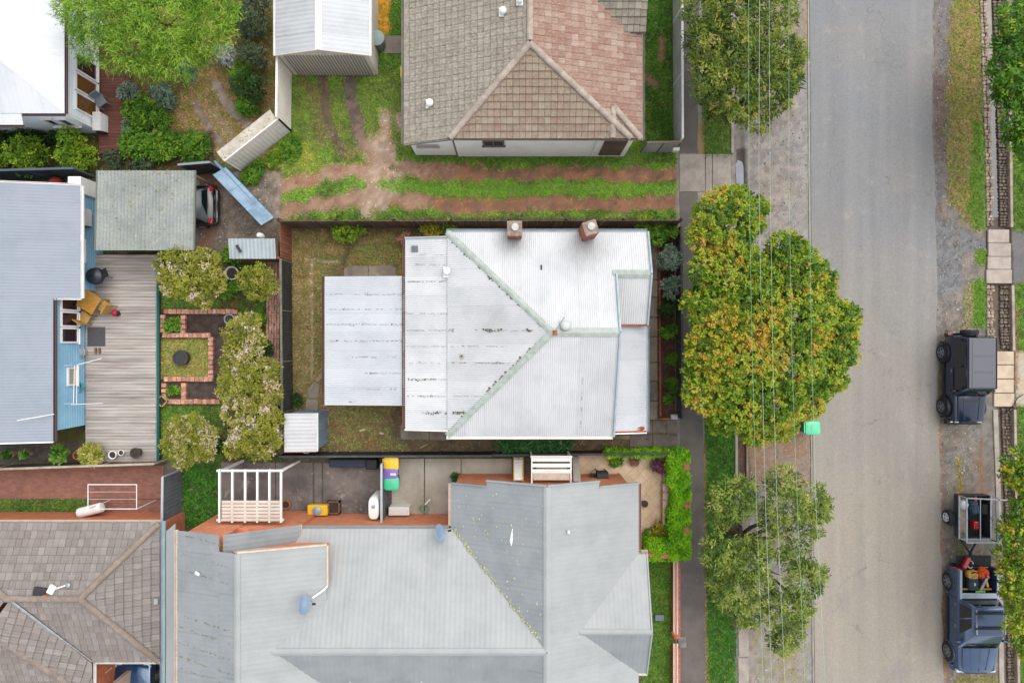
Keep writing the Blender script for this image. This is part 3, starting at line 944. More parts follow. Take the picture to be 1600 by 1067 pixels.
# ------------------------------------------------------------------ road
def mat_road():
    N = NT('road_asphalt')
    p = N.pos(); sx = N.n('ShaderNodeSeparateXYZ'); N.l(p, sx.inputs[0])
    cool = C((139, 140, 142)); warm = C((161, 153, 141))
    big = N.noise(.12, 3, .5)
    ty = N.math('ADD', N.rng(sx.outputs[1], 12, -8, 0, 1), N.rng(big, .3, .7, -.35, .35))
    col = N.mix(N.math('MINIMUM', N.math('MAXIMUM', ty, 0.0), 1.0), cool, warm)
    # long wheel-path streaks and pale dusty scuffs
    st = N.noise(1.0, 4, .55, stretch=(1.5, .06, 1)); col = N.mul(col, N.rng(st, .3, .7, .9, 1.09))
    bl = N.noise(1.1, 7, .75); col = N.mix(N.rng(bl, .56, .74, 0, .45), col, C((188, 178, 164)))
    dk = N.noise(.5, 6, .65, stretch=(1.0, .5, 1)); col = N.mix(N.rng(dk, .55, .7, 0, .35), col, C((124, 125, 129)))
    sp = N.noise(6, 5, .8); col = N.mix(N.rng(sp, .68, .75, 0, .5), col, C((206, 198, 186)))
    f = N.noise(14, 4, .8); col = N.mul(col, N.rng(f, .25, .75, .86, 1.14))
    g = N.noise(48, 3, .8); col = N.mul(col, N.rng(g, .25, .75, .68, 1.32))
    vo = N.n('ShaderNodeTexVoronoi', feature='DISTANCE_TO_EDGE'); vo.inputs['Scale'].default_value = .32
    wv = N.n('ShaderNodeVectorMath', operation='ADD'); N.l(p, wv.inputs[0])
    nz = N.n('ShaderNodeTexNoise'); nz.inputs['Scale'].default_value = 1.3; nz.inputs['Detail'].default_value = 6; N.l(p, nz.inputs['Vector'])
    sc_ = N.n('ShaderNodeVectorMath', operation='SCALE'); N.l(nz.outputs['Color'], sc_.inputs[0]); sc_.inputs[3].default_value = 1.6
    N.l(sc_.outputs[0], wv.inputs[1]); N.l(wv.outputs[0], vo.inputs['Vector'])
    cr = N.math('MULTIPLY', N.rng(vo.outputs['Distance'], .0, .012, 1, 0), N.rng(N.noise(.35, 3, .6), .52, .62, 0, .45))
    col = N.mix(cr, col, C((96, 94, 94)))
    N.l(col, N.b.inputs['Base Color']); N.b.inputs['Roughness'].default_value = .9
    N.b.inputs['Specular IOR Level'].default_value = .15
    N.bump(N.math('ADD', f, g), .35, .01)
    MATS['road_asphalt'] = N.m
    return N.m
mr = mat_road()
left = []; right = []
for y in np.arange(-400, 1500, 6.0):
    left.append((interp(y, [(-400, 1262), (0, 1265), (1067, 1273), (1500, 1276)]), y))
    rx = interp(y, [(-400, 1457), (0, 1458), (120, 1456), (330, 1461), (520, 1464), (900, 1471), (1067, 1476), (1500, 1480)])
    right.append((rx + 3.5 * (vnoise(np.array([y / 26.0]), np.array([2.2]), 5, 4, .6)[0] - .5) * 2.2, y))
mb = MB()
for (a, b), (c, d) in zip(zip(left[:-1], right[:-1]), zip(left[1:], right[1:])):
    mb.add([P(*a) + Vector((0, 0, .03)), P(*b) + Vector((0, 0, .03)), P(*d) + Vector((0, 0, .03)), P(*c) + Vector((0, 0, .03))], [(3, 2, 1, 0)])
    mb.add([P(*b) + Vector((0, 0, .03)), P(b[0] + 2, b[1]) + Vector((0, 0, -.03)), P(d[0] + 2, d[1]) + Vector((0, 0, -.03)), P(*d) + Vector((0, 0, .03))], [(3, 2, 1, 0)])
struct('road', mb, mr)
m_conc = mat('concrete', (178, 168, 156), (154, 144, 134), s=1.5, var=.14, bump=.3, rough=.9)
m_concd = mat('concrete_dark', (146, 135, 122), (116, 106, 97), s=1.2, var=.18, bump=.3, rough=.9, c3=(166, 154, 140), s3=2.2, t3=.6)
m_concl = mat('concrete_light', (186, 178, 166), (164, 156, 142), s=.8, var=.12, bump=.25, rough=.9, c3=(142, 136, 120), s3=1.6, t3=.62)
# pale concrete edge strip along the road's left side
mb = MB()
pts = [(interp(y, [(-400, 1262), (0, 1265), (1067, 1273), (1500, 1276)]) - 2.2, y) for y in np.arange(-400, 1500, 40.0)]
for a, b in zip(pts[:-1], pts[1:]): mb.bar(P(*a) + Vector((0, 0, .01)), P(*b) + Vector((0, 0, .01)), .07, .06)
struct('road_edge_strip', mb, mat('edge_strip', (172, 164, 154), (140, 134, 128), s=1.5, lo=.3, hi=.7))
# footpath and its crossover
m_path = mat('path_asphalt', (102, 97, 93), (120, 113, 107), s=.7, var=.22, fs=60, bump=.35, rough=.92, c3=(150, 138, 128), s3=1.3, t3=.64)
def strip(name, l, r, m, z=.02, t=.08):
    mb = MB()
    for (a, b, c, d) in zip(l[:-1], r[:-1], l[1:], r[1:]):
        up = Vector((0, 0, z))
        mb.add([P(*a) + up, P(*b) + up, P(*d) + up, P(*c) + up], [(3, 2, 1, 0)])
    return struct(name, mb, m)
def edge(tab, y0, y1, amp=1.2, seed=3):
    return [(interp(y, tab) + (vnoise(np.array([y / 9.0]), np.array([1.0]), seed, 4, .6)[0] - .5) * 2 * amp, y) for y in np.arange(y0, y1 + 1, 7.0)]
FL = [(-300, 1061), (240, 1061), (700, 1074), (880, 1062), (1067, 1062), (1400, 1062)]
FR = [(-300, 1095), (240, 1090), (700, 1099), (1067, 1103), (1400, 1106)]
strip('footpath', edge(FL, -300, 240, .5), edge(FR, -300, 240, 1.5, 8), m_path)
strip('footpath', edge([(300, 1061), (343, 1063), (1400, 1063)], 300, 1400, .3), edge([(300, 1090), (700, 1099), (1067, 1103), (1400, 1106)], 300, 1400, 1.5, 9), m_path)
mb = MB()
for x0, x1 in ((1061.5, 1101.5), (1102.5, 1112.5), (1113.5, 1142)):
    for y0, y1 in ((241, 299.5),):
        mb = MB().prism([P(x0, y0)[:2], P(x1, y0)[:2], P(x1, y1)[:2], P(x0, y1)[:2]], -.05, .035)
        if x0 < 1070: cross = struct('driveway_crossover', mb, m_conc, bev=.01)
        else: obj('concrete_slab', mb, m_conc, cross, bev=.01)
# kerbs and channel beside the nature strip
mb = MB(); mb.bar(P(1143.5, -60), P(1144, 240), .12, .16)
struct('kerb', mb, m_conc, bev=.015)
mb = MB(); mb.bar(P(1150, 640), P(1151, 790), .12, .16)
struct('kerb', mb, m_conc, bev=.015)
for y0, y1 in ((978, 1025), (1027, 1085), (1087, 1150)):
    mb = MB().prism([P(1153, y0)[:2], P(1169, y0)[:2], P(1170, y1)[:2], P(1154, y1)[:2]], -.05, .06)
    struct('gutter_slab', mb, m_conc, bev=.012)
mb = MB(); mb.bar(P(1167, 640), P(1168, 770), .1, .1); struct('kerb', mb, mat('kerb_old', (150, 136, 122), (118, 104, 92)), bev=.015)
N = NT('water'); N.b.inputs['Base Color'].default_value = C((60, 58, 58)); N.b.inputs['Roughness'].default_value = .06; N.b.inputs['Specular IOR Level'].default_value = .6
m_water = N.m
mb = MB()
pp = [(1149, 258), (1153, 250), (1160, 253), (1165, 275), (1170, 330), (1172, 400), (1160, 400), (1154, 330)]
mb.add([P(x, y, -.05) for x, y in pp], [tuple(range(len(pp)))[::-1]])
o = struct('puddle', mb, mat('puddle_water', (132, 136, 148), (116, 118, 128), rough=.3, var=.03, bump=0))  # grey-blue sky reflection is put into the water's base colour
# ------------------------------------------------------------------ the house with the corrugated roof
def mat_iron(name, c, c2, stains=(), rough=.42, metal=.0, rnd=.06):
    N = NT(name)
    nd = N.n('ShaderNodeRGB'); nd.outputs[0].default_value = C(c); col = nd.outputs[0]
    col = N.mix(N.rng(N.noise(.9, 6, .65), .42, .68, 0, 1), col, C(c2))
    col = N.mix(N.rng(N.noise(7, 6, .75), .66, .76, 0, .55), col, C((150, 148, 140)))
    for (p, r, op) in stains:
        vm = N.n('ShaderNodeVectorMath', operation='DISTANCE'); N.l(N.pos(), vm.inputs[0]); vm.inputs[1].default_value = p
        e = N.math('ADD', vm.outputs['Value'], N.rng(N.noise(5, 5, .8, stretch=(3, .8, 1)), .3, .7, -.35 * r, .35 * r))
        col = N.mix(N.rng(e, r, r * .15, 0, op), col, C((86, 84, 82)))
    oi = N.n('ShaderNodeObjectInfo'); col = N.mul(col, N.rng(oi.outputs['Random'], 0, 1, 1 - rnd, 1 + rnd))
    f = N.noise(28, 4, .7); col = N.mul(col, N.rng(f, .25, .75, .94, 1.06))
    N.l(col, N.b.inputs['Base Color']); N.b.inputs['Roughness'].default_value = rough; N.b.inputs['Metallic'].default_value = metal
    N.b.inputs['Specular IOR Level'].default_value = .4
    N.l(N.rng(f, .2, .8, rough - .1, rough + .15), N.b.inputs['Roughness'])
    MATS[name] = N.m
    return N.m
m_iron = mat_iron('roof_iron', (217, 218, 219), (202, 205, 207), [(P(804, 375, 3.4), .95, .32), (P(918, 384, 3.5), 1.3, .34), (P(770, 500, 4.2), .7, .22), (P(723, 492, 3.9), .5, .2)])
m_ironw = mat_iron('roof_iron_white', (208, 211, 216), (196, 200, 206), [(P(570, 600, 2.8), .9, .12)])
m_cap = mat('flashing', (182, 189, 183), (162, 170, 162), s=4, rough=.5, var=.1, c3=(112, 116, 92), s3=7, t3=.66)
m_capb = mat('flashing_blue', (176, 190, 198), (160, 174, 180), s=3, rough=.5, var=.08)
m_white = mat('white_paint', (238, 236, 232), (226, 224, 220), s=2, var=.04, bump=.05, rough=.6, k=.74)
m_wall = mat('weatherboard_cream', (222, 214, 200), (206, 196, 182), s=1, var=.05)
m_rust = mat('rust', (176, 92, 52), (120, 64, 40), s=5)
m_moss = mat('moss', (116, 114, 96), (88, 88, 74), s=6, rough=1, var=.3)
m_brick = mat('chimney_brick', (176, 106, 84), (150, 84, 66), s=6, rnd=.25, var=.2, c3=(186, 160, 140), s3=6, t3=.64)
m_mortar = mat('mortar', (170, 160, 148), (146, 136, 124), s=5)
m_dark = mat('dark_metal', (52, 54, 58), rough=.5)
m_black = mat('black_plastic', (30, 30, 32), rough=.5, var=.1)
MATS['bark'] = mat('bark', (104, 88, 72), (74, 62, 50), s=5, var=.25, fs=30, bump=.6)
m_timber = mat('old_timber', (132, 104, 84), (104, 82, 68), s=3, rnd=.2, var=.18, stretch=(1, 1, .15))
m_steel = mat('galvanised', (176, 182, 186), (150, 156, 160), s=6, rough=.4, metal=.3)

house = thing('house', 'weatherboard house with pale silver corrugated iron roof and two brick chimneys', 'house', P(820, 520, 0))
zE, zR = 3.2, 4.85
apex = P(863, 519, zR); rE = P(968, 519, zR)
nw = P(699, 363, zE); sw = P(699, 681, zE)
ne = P(1011, 362, zE); se = P(960, 681, zE)
# north face: main part, then the part that runs on over the front bay
def on_face(px, py, a, b, c):
    """point seen at a photo pixel on the plane a, b, c"""
    n = (b - a).cross(c - a); o = Vector((0, 0, H)); d = P(px, py, 0) - o
    t = n.dot(a - o) / n.dot(d)
    return o + d * t
nf = lambda x, y: on_face(x, y, nw, apex, rE)
nm = Vector((rE.x, nw.y, zE))
corr_face(house, [nw, nm, rE, apex], m_iron)
bay_r0 = nf(967, 428); bay_r1 = nf(1017, 428)
bx1 = bay_r1.x
corr_face(house, [nm, Vector((bx1, nw.y, zE)), Vector((bx1, bay_r0.y, bay_r0.z)), Vector((rE.x, bay_r0.y, bay_r0.z))], m_iron)
corr_face(house, [sw, apex, rE, Vector((rE.x, sw.y, zE))], m_iron)
corr_face(house, [nw, apex, sw], m_iron)
# bay: its own slope down to the verandah
bs0 = P(968, 507, 3.1)
corr_face(house, [Vector((rE.x - .02, bay_r0.y, bay_r0.z)), Vector((bx1, bay_r0.y, bay_r0.z)), Vector((bx1, bs0.y, 3.12)), Vector((rE.x - .02, bs0.y, 3.12))], m_iron, name='bay_roof_sheet')
# rear addition and west room
wN = P(697, 371, 3.16); wS = P(697, 672, 3.16)
wx = P(633, 520, 2.8).x
corr_face(house, [Vector((nw.x + .25, wN.y, 3.17)), Vector((wx, wN.y, 2.8)), Vector((wx, wS.y, 2.8)), Vector((nw.x + .25, wS.y, 3.17))], m_iron, name='rear_roof_sheet')
ax0 = P(632, 430, 2.72); ax1 = P(507, 432, 2.45); ax2 = P(507, 633, 2.45)
corr_face(house, [Vector((wx + .1, ax1.y, 2.7)), ax1, ax2, Vector((wx + .1, ax2.y, 2.7))], m_ironw, name='addition_roof_sheet')
# verandah roof
v0 = P(966, 507, 3.0); v1 = P(1010, 507, 2.72); v2 = P(1010, 675, 2.72); v3 = P(962, 675, 3.0)
corr_face(house, [Vector((rE.x - .05, v0.y - .02, 3.02)), v1, v2, Vector((rE.x - .05, v3.y, 3.02))], m_ironw, name='verandah_roof_sheet')
# cappings
ridge_cap(house, apex, rE + Vector((.03, 0, 0)), m_cap, .17, .06)
ridge_cap(house, nw, apex, m_cap, .12, .03, .04)
ridge_cap(house, sw, apex, m_cap, .13, .03, .04)
ridge_cap(house, Vector((rE.x - .1, bay_r0.y, bay_r0.z)), Vector((bx1, bay_r0.y, bay_r0.z)), m_cap, .16, .05)
for a, b, w in ((Vector((rE.x, nm.y, 0)), 0, 0),): pass
def fascia(name, a, b, m, w=.05, h=.18):
    return obj(name, MB().bar(a, b, w, h), m, house)
fascia('barge_board', rE + Vector((.03, 0, .02)), Vector((rE.x + .03, sw.y, zE + .02)), m_capb, .07, .16)
fascia('barge_board', Vector((rE.x + .03, bay_r0.y, bay_r0.z + .02)), rE + Vector((.03, 0, .02)), m_capb, .07, .16)
fascia('barge_board', Vector((bx1 + .03, nm.y, zE + .02)), Vector((bx1 + .03, bay_r0.y, bay_r0.z + .02)), m_capb, .07, .16)
fascia('barge_board', Vector((bx1 + .03, bay_r0.y, bay_r0.z + .02)), Vector((bx1 + .03, bs0.y, 3.14)), m_capb, .07, .16)
gutter(house, Vector((nw.x - .05, nw.y + .07, zE)), Vector((bx1, nw.y + .07, zE)), m_capb)
gutter(house, Vector((sw.x - .05, sw.y - .07, zE)), Vector((rE.x, sw.y - .07, zE)), m_white)
gutter(house, Vector((wx - .07, wN.y + .05, 2.78)), Vector((wx - .07, wS.y - .05, 2.78)), mat('gutter_brown', (120, 84, 70), (98, 70, 60)))
gutter(house, Vector((ax1.x - .06, ax1.y, 2.43)), Vector((ax1.x - .06, ax2.y, 2.43)), MATS['gutter_brown'])
gutter(house, Vector((v1.x + .06, v1.y, 2.7)), Vector((v1.x + .06, v2.y, 2.7)), m_capb)
fascia('barge_board', Vector((wx, wN.y + .03, 2.8)), Vector((nw.x, wN.y + .03, 3.15)), m_capb, .05, .14)
fascia('barge_board', Vector((wx, wS.y - .03, 2.8)), Vector((nw.x, wS.y - .03, 3.15)), m_white, .05, .14)
fascia('barge_board', Vector((nw.x, sw.y - .06, zE - .05)), Vector((nw.x, wS.y, zE - .05)), m_white, .05, .16)
fascia('barge_board', Vector((rE.x, v2.y - .03, 2.98)), Vector((v2.x, v2.y - .03, 2.7)), m_white, .05, .14)
obj('rust_patch', MB().slab([on_face(1000, 672, v1, v2, Vector((rE.x - .05, v3.y, 3.02))) + Vector((a, b, .02)) for a, b in ((-.2, 0), (.1, -.02), (.2, .06), (.16, .16), (-.05, .14))], .004), m_rust, house)
obj('rust_strip', MB().bar(Vector((rE.x, v2.y + .03, 3.04)), Vector((v2.x, v2.y + .03, 2.75)), .07, .02), m_rust, house)
obj('flashing_strip', MB().bar(P(968, 508, 3.13), P(1016, 508, 3.1), .08, .03), m_rust, house)
# walls
mb = MB()
mb.prism([(nw.x + .2, nw.y - .2), (bx1 - .12, nw.y - .2), (bx1 - .12, bs0.y + .1), (rE.x - .15, bs0.y + .1), (rE.x - .15, sw.y + .2), (sw.x + .2, sw.y + .2)], 0, 3.08)
mb.prism([(wx + .12, wN.y - .12), (nw.x + .2, wN.y - .12), (nw.x + .2, wS.y + .12), (wx + .12, wS.y + .12)], 0, 2.7)
mb.prism([(ax1.x + .12, ax1.y - .12), (wx + .12, ax1.y - .12), (wx + .12, ax2.y + .12), (ax1.x + .12, ax2.y + .12)], 0, 2.36)
obj('wall', mb, m_wall, house)
mb = MB()   # gable triangles
mb.add([Vector((rE.x - .1, sw.y + .1, 3.08)), Vector((rE.x - .1, nm.y - .1, 3.08)), rE + Vector((-.1, 0, -.08))], [(0, 1, 2)])
obj('gable', mb, m_wall, house)
obj('verandah_post', MB().box((v1.x - .1, v1.y - .3, 1.33), (.1, .1, 2.66)), m_white, house)
obj('verandah_post', MB().box((v2.x - .1, v2.y + .15, 1.33), (.1, .1, 2.66)), m_white, house)
mb = MB().prism([P(964, 510)[:2], P(1011, 510)[:2], P(1011, 668)[:2], P(964, 668)[:2]], 0, .25); obj('verandah_floor', mb, m_timber, house)

# moss along the sheet laps
def moss_line(a, b, n, big=1.0):
    a = Vector(a); b = Vector(b)
    mb = MB(); nrm = Vector((0, 0, 1)); d = (b - a)
    t = 0
    while t < 1:
        seg = R(.01, .05)
        if R(0, 1) < n:
            p = a + d * t + Vector((0, R(-.02, .02), .026)); q = a + d * min(1, t + seg) + Vector((0, R(-.02, .02), .026))
            mb.bar(p, q, R(.006, .016), .016)
            if R(0, 1) < .2 * big:
                for _ in range(int(2 + 5 * big)):
                    r = R(.01, .03) * big
                    mb.lathe(p + Vector((R(-.14, .14), R(-.05, .05), 0)), [(r, 0), (r * .8, r * .3), (r * .2, r * .45)], 5)
        t += seg + R(.005, .03)
    return mb
mossmb = MB()
for py, xa, xb, n, big in ((398, 636, 700, .5, .7), (414, 650, 704, .7, .6), (440, 636, 705, .8, .6), (490, 636, 706, .5, .8), (516, 636, 708, .9, .8), (516, 742, 838, .8, 1.4),
                           (541, 636, 790, .7, .7), (567, 636, 800, .6, .7), (593, 636, 704, .7, 1.1), (619, 636, 752, .6, .8), (645, 655, 728, .7, 1.1)):
    wface = lambda x, y: on_face(x, y, nw, apex, sw)
    rear = lambda x, y: on_face(x, y, Vector((wx, wN.y, 2.8)), Vector((wx, wS.y, 2.8)), Vector((nw.x + .25, wS.y, 3.17)))
    xm = min(xb, 706)
    m1 = moss_line(rear(xa, py), rear(xm, py), n, big) if xa < xm else MB()
    mossmb.add(m1.v, m1.f)
    if xb > 706:
        m1 = moss_line(wface(max(xa, 706), py), wface(xb, py), n * .9, big); mossmb.add(m1.v, m1.f)
addp = lambda x, y: on_face(x, y, ax1, ax2, Vector((wx + .1, ax2.y, 2.7)))
for py, xa, xb, n in ((460, 510, 630, .8), (483, 510, 630, .6), (507, 510, 630, .9), (533, 510, 630, .8), (558, 540, 618, .5), (583, 560, 630, .6), (608, 545, 620, .4)):
    m1 = moss_line(addp(xa, py), addp(xb, py), n, .7); mossmb.add(m1.v, m1.f)
sf = lambda x, y: on_face(x, y, sw, apex, rE)
m1 = moss_line(sf(911, 562), sf(907, 680), .35, .6); mossmb.add(m1.v, m1.f)
for (a, b) in ((nw, apex), (sw, apex)):
    for i in range(42):
        t = R(.02, .95) if i < 25 else R(.45, .75); p = a.lerp(b, t) + Vector((-R(.1, .26), 0, .0)); r = R(.02, .06)
        p.z = a.z + (p.x - a.x) / (b.x - a.x) * (b.z - a.z) + .02
        mossmb.lathe(p, [(r, 0), (r * .8, r * .3), (r * .2, r * .45)], 5)
for i in range(14):
    p = P(728, 651, 3.3) + Vector((R(-.1, .1), R(-.1, .1), .05)); mossmb.lathe(p, [(.05, 0), (.04, .02), (.01, .03)], 5)
for i in range(10):
    p = P(550, 629, 2.5) + Vector((R(-.1, .2), R(-.03, .08), .0)); mossmb.lathe(p, [(.05, 0), (.04, .02), (.01, .03)], 5)
obj('moss', mossmb, m_moss, house, kind='stuff')

# chimneys
def chimney(px, py, zt, w, zb, rot=0, pot=True):
    c = P(px, py, zt); x, y = c.x, c.y
    mr_ = Matrix.Rotation(rot, 3, 'Z')
    core = obj('chimney', MB().box((x, y, (zb + zt) / 2 - .02), (w - .02, w - .02, zt - zb - .1), M=mr_), m_mortar, house)
    bmesh_ = MB().box((0, 0, 0), (.222, .105, .068))
    proto = None
    n = int((zt - zb) / .078); half = w / 2 - .05
    nb = max(2, int(round(w / .235)))
    for i in range(n):
        for side in range(4):
            for j in range(nb):
                a = rot + side * math.pi / 2
                off = (j - (nb - 1) / 2) * (w / nb) + ((.06 if i % 2 else -.06) if 0 < j < nb - 1 or True else 0) * .9
                off = max(-w / 2 + .115, min(w / 2 - .115, off))
                p = Vector((off, -half + R(-.004, .004), 0)); p = Matrix.Rotation(a, 3, 'Z') @ p
                loc = Vector((x, y, zb + .04 + i * .078)) + p - ORG[house.name]
                M = Matrix.Translation(loc) @ Matrix.Rotation(a, 4, 'Z')
                if MATS.get('brickproto') is None:
                    o = obj('brick', bmesh_, m_brick, core, local=True); MATS['brickproto'] = o; o.matrix_local = M
                else:
                    o = share(MATS['brickproto'], core, M)
    obj('chimney_top', MB().box((x, y, zt - .03), (w * 1.04, w * 1.04, .1), M=mr_), mat('cement_cap', (164, 146, 134), (132, 112, 100), s=6, c3=(190, 180, 160), s3=8), core, bev=.02)
    if pot:
        obj('chimney_cowl', MB().lathe((x + .02, y + .05, zt), [(.11, 0), (.11, .06), (.145, .08), (.145, .1), (.04, .12)], 14), mat('cowl', (206, 204, 200), (186, 182, 176), s=6), core, smooth=True)
    return core
chimney(804, 357, 4.2, .56, 3.1)
chimney(923, 356, 4.7, .52, 3.1, rot=.3)
# roof fittings
def vent(parent, p, r=.17, m=None, name='roof_vent', base=True):
    m = m or m_white
    v = obj(name, MB().lathe(p, [(r * .6, 0), (r * .6, .14), (r, .16), (r * 1.05, .22), (r * .8, .3), (r * .3, .34)], 16), m, parent, smooth=True)
    if base: obj('flashing_base', MB().box(p + Vector((0, 0, .03)), (r * 2.3, r * 2.4, .03)), m, v)
    return v
p = nf(883, 509); vent(house, p, .18, mat('vent_grey', (206, 208, 206), rough=.5))
p = on_face(699, 426, Vector((wx, wN.y, 2.8)), Vector((wx, wS.y, 2.8)), Vector((nw.x + .25, wS.y, 3.17)))
obj('skylight_frame', MB().box(p + Vector((0, 0, .06)), (.32, .42, .08)), m_white, house, bev=.01)
vent(house, p + Vector((0, .02, .06)), .14, m_white, base=False)
p = on_face(648, 389, Vector((wx, wN.y, 2.8)), Vector((wx, wS.y, 2.8)), Vector((nw.x + .25, wS.y, 3.17)))
obj('skylight', MB().box(p + Vector((0, 0, .04)), (.26, .24, .05)), mat_glass('skylight_glass', (56, 66, 80), .2), house)
p = wface(722, 556); pr = obj('flue_pipe', MB().lathe(p, [(.11, 0), (.1, .05), (.05, .06), (.05, .3)], 10), mat('flue', (180, 176, 170)), house, smooth=True)
obj('flue_hole', MB().lathe(p + Vector((0, 0, .29)), [(.04, 0), (.035, .02)], 10), m_black, pr)
ant = thing('television_antenna', 'thin television antenna mast standing on the ridge end of the silver roof', 'antenna', apex)
obj('mast', MB().tube([apex + Vector((.08, 0, 0)), apex + Vector((.35, .5, 1.1))], .014), m_steel, ant)
obj('base_bracket', MB().box(apex + Vector((.1, -.02, .06)), (.16, .18, .1)), m_rust, ant)
mb = MB(); q = apex + Vector((.35, .5, 1.1))
mb.bar(q + Vector((-.05, -.3, 0)), q + Vector((.06, .25, 0)), .015, .015)
for i in range(4): mb.bar(q + Vector((-.14 + i * .02, -.2 + i * .12, 0)), q + Vector((.14 - i * .01, -.24 + i * .12, 0)), .008, .008)
obj('aerial', mb, m_steel, ant)
for i in range(3):
    p = nf(*((846, 418), (700, 378), (742, 372))[i]); 
# small skylight/hatch scraps on the roof
obj('roof_bracket', MB().box(nf(846, 418) + Vector((0, 0, .03)), (.06, .2, .05)), m_dark, house)

# ------------------------------------------------------------------ yard of that house
m_fdark = mat('fence_dark', (84, 84, 82), (66, 66, 64), s=2, rnd=.08, var=.1)
def sheet_fence(name, label, a, b, h, m, mcap=None, panel=2.4, group=None, corr=True, cat='fence', posts=True):
    """metal sheet fence between two ground pixels: one part per panel, a cap rail and posts"""
    A = P(*a); Bv = P(*b); d = Bv - A; L = d.length; d.normalize(); s = d.cross(Vector((0, 0, 1)))
    t = thing(name, label, cat, A.lerp(Bv, .5), group)
    n = max(1, round(L / panel)); w = L / n
    for i in range(n):
        p = A + d * (i * w + .04); q = A + d * ((i + 1) * w - .04)
        mb = MB(); m_ = max(2, int(w / .09)) * (2 if corr else 1); vs = []
        for j in range(m_ + 1):
            x = p.lerp(q, j / m_) + s * (.018 if j % 2 else -.018) * (1 if corr else .3)
            vs += [x + Vector((0, 0, .03)), x + Vector((0, 0, h - .04))]
        mb.add(vs, [(2 * j, 2 * j + 2, 2 * j + 3, 2 * j + 1) for j in range(m_)])
        vs2 = [v + s * .03 for v in vs]
        mb.add(vs2, [(2 * j, 2 * j + 1, 2 * j + 3, 2 * j + 2) for j in range(m_)])
        obj('panel', mb, m, t)
    obj('top_rail', MB().bar(A + Vector((0, 0, h)), Bv + Vector((0, 0, h)), .09, .06), mcap or m, t)
    if posts:
        for i in range(n + 1):
            obj('post', MB().box(A + d * (i * w) + Vector((0, 0, h / 2 - .01)), (.06, .06, h - .03)), mcap or m, t)
    return t
def paling_fence(name, label, a, b, h, m, w=.1, side=1, group=None, cap=None):
    A = P(*a); Bv = P(*b); d = Bv - A; L = d.length; d.normalize(); s = d.cross(Vector((0, 0, 1))) * side
    t = thing(name, label, 'fence', A.lerp(Bv, .5), group)
    n = int(L / w); rz = math.atan2(d.y, d.x)
    proto = None
    for i in range(n):
        loc = A + d * ((i + .5) * L / n) + s * R(-.006, .006) - ORG[t.name]
        M = Matrix.Translation(loc + Vector((0, 0, R(-.03, .03)))) @ Matrix.Rotation(rz + R(-.02, .02), 4, 'Z') @ Matrix.Rotation(R(-.01, .01), 4, 'Y')
        if proto is None:
            proto = obj('paling', MB().box((0, 0, h / 2), (w * .93, .018, h)), m, t, local=True); proto.matrix_local = M
        else: share(proto, t, M)
    for z in (h * .2, h * .8): obj('rail', MB().bar(A + s * .05 + Vector((0, 0, z)), Bv + s * .05 + Vector((0, 0, z)), .045, .08), m, t)
    k = max(1, round(L / 2.4))
    for i in range(k + 1): obj('post', MB().box(A + d * (L * i / k) + s * .1 + Vector((0, 0, h / 2)), (.1, .08, h + .02), rz), m, t)
    if cap: obj('capping', MB().bar(A + Vector((0, 0, h + .02)), Bv + Vector((0, 0, h + .02)), .08, .03), cap, t)
    return t
paling_fence('paling_fence', 'weathered brown paling fence along the driveway side of the silver roofed house', (452, 356), (1052, 355), 1.7, mat('paling_brown', (112, 92, 80), (86, 70, 62), s=3, rnd=.25, var=.18, stretch=(1, 1, .15)), w=.115, side=-1)
paling_fence('paling_fence', 'short red brown paling fence at the top left corner of the rear yard', (455, 351), (456, 409), 1.5, mat('paling_red', (158, 104, 82), (136, 84, 66), s=4, rnd=.22, var=.2, stretch=(1, 1, .15)), w=.12, side=1)
sheet_fence('sheet_fence', 'dark grey corrugated sheet fence along the rear lawn', (456, 411), (458, 640), 1.5, m_fdark, mat('fence_cap', (128, 126, 112), (108, 104, 90), s=3))
sheet_fence('sheet_fence', 'dark sheet fence between rear shed and silver roofed house, facing the bins', (450, 706), (770, 705), 1.25, mat('fence_black', (58, 58, 60), (44, 44, 46), s=2), m_fdark)
sheet_fence('sheet_fence', 'dark slatted fence behind the strappy hedge beside the house', (772, 705), (1052, 702), 1.1, mat('fence_black2', (52, 50, 48), (40, 38, 36), s=2), m_fdark, corr=False)
sheet_fence('front_fence', 'low dark metal fence of the silver roofed house beside the footpath', (1056, 360), (1058, 650), 1.0, m_fdark, m_fdark, panel=1.8, corr=False)
# garden shed
sh = thing('garden_shed', 'small white metal garden shed with grey side wall in the yard corner', 'shed', P(480, 675, 0))
a = P(444, 646, 2.05); b = P(494, 646, 1.95); c = P(492, 706, 1.95); d = P(444, 706, 2.05)
corr_face(sh, [Vector((a.x, a.y, 2.05)), Vector((b.x, a.y, 1.92)), Vector((b.x, d.y, 1.92)), Vector((a.x, d.y, 2.05))], mat_iron('shed_roof', (206, 206, 208), (190, 189, 189)), pitch=.16, amp=.012)
obj('wall', MB().prism([(a.x + .05, a.y - .05), (b.x - .03, a.y - .05), (b.x - .03, d.y + .05), (a.x + .05, d.y + .05)], 0, 1.88), mat('shed_wall', (140, 160, 174), (120, 140, 154), s=3, stretch=(1, 1, .1)), sh)
mb = MB()
for i in range(8):
    y = a.y - .15 - i * (a.y - d.y - .3) / 7; mb.box((b.x - .02, y, .94), (.03, .05, 1.86))
obj('wall_rib', mb, MATS['shed_wall'], sh)
gutter(sh, Vector((b.x + .02, a.y, 1.9)), Vector((b.x + .02, d.y, 1.9)), m_white, .06, .05)
obj('trim', MB().bar(Vector((a.x, d.y - .02, 2.0)), Vector((b.x, d.y - .02, 1.9)), .03, .08), m_rust, sh)
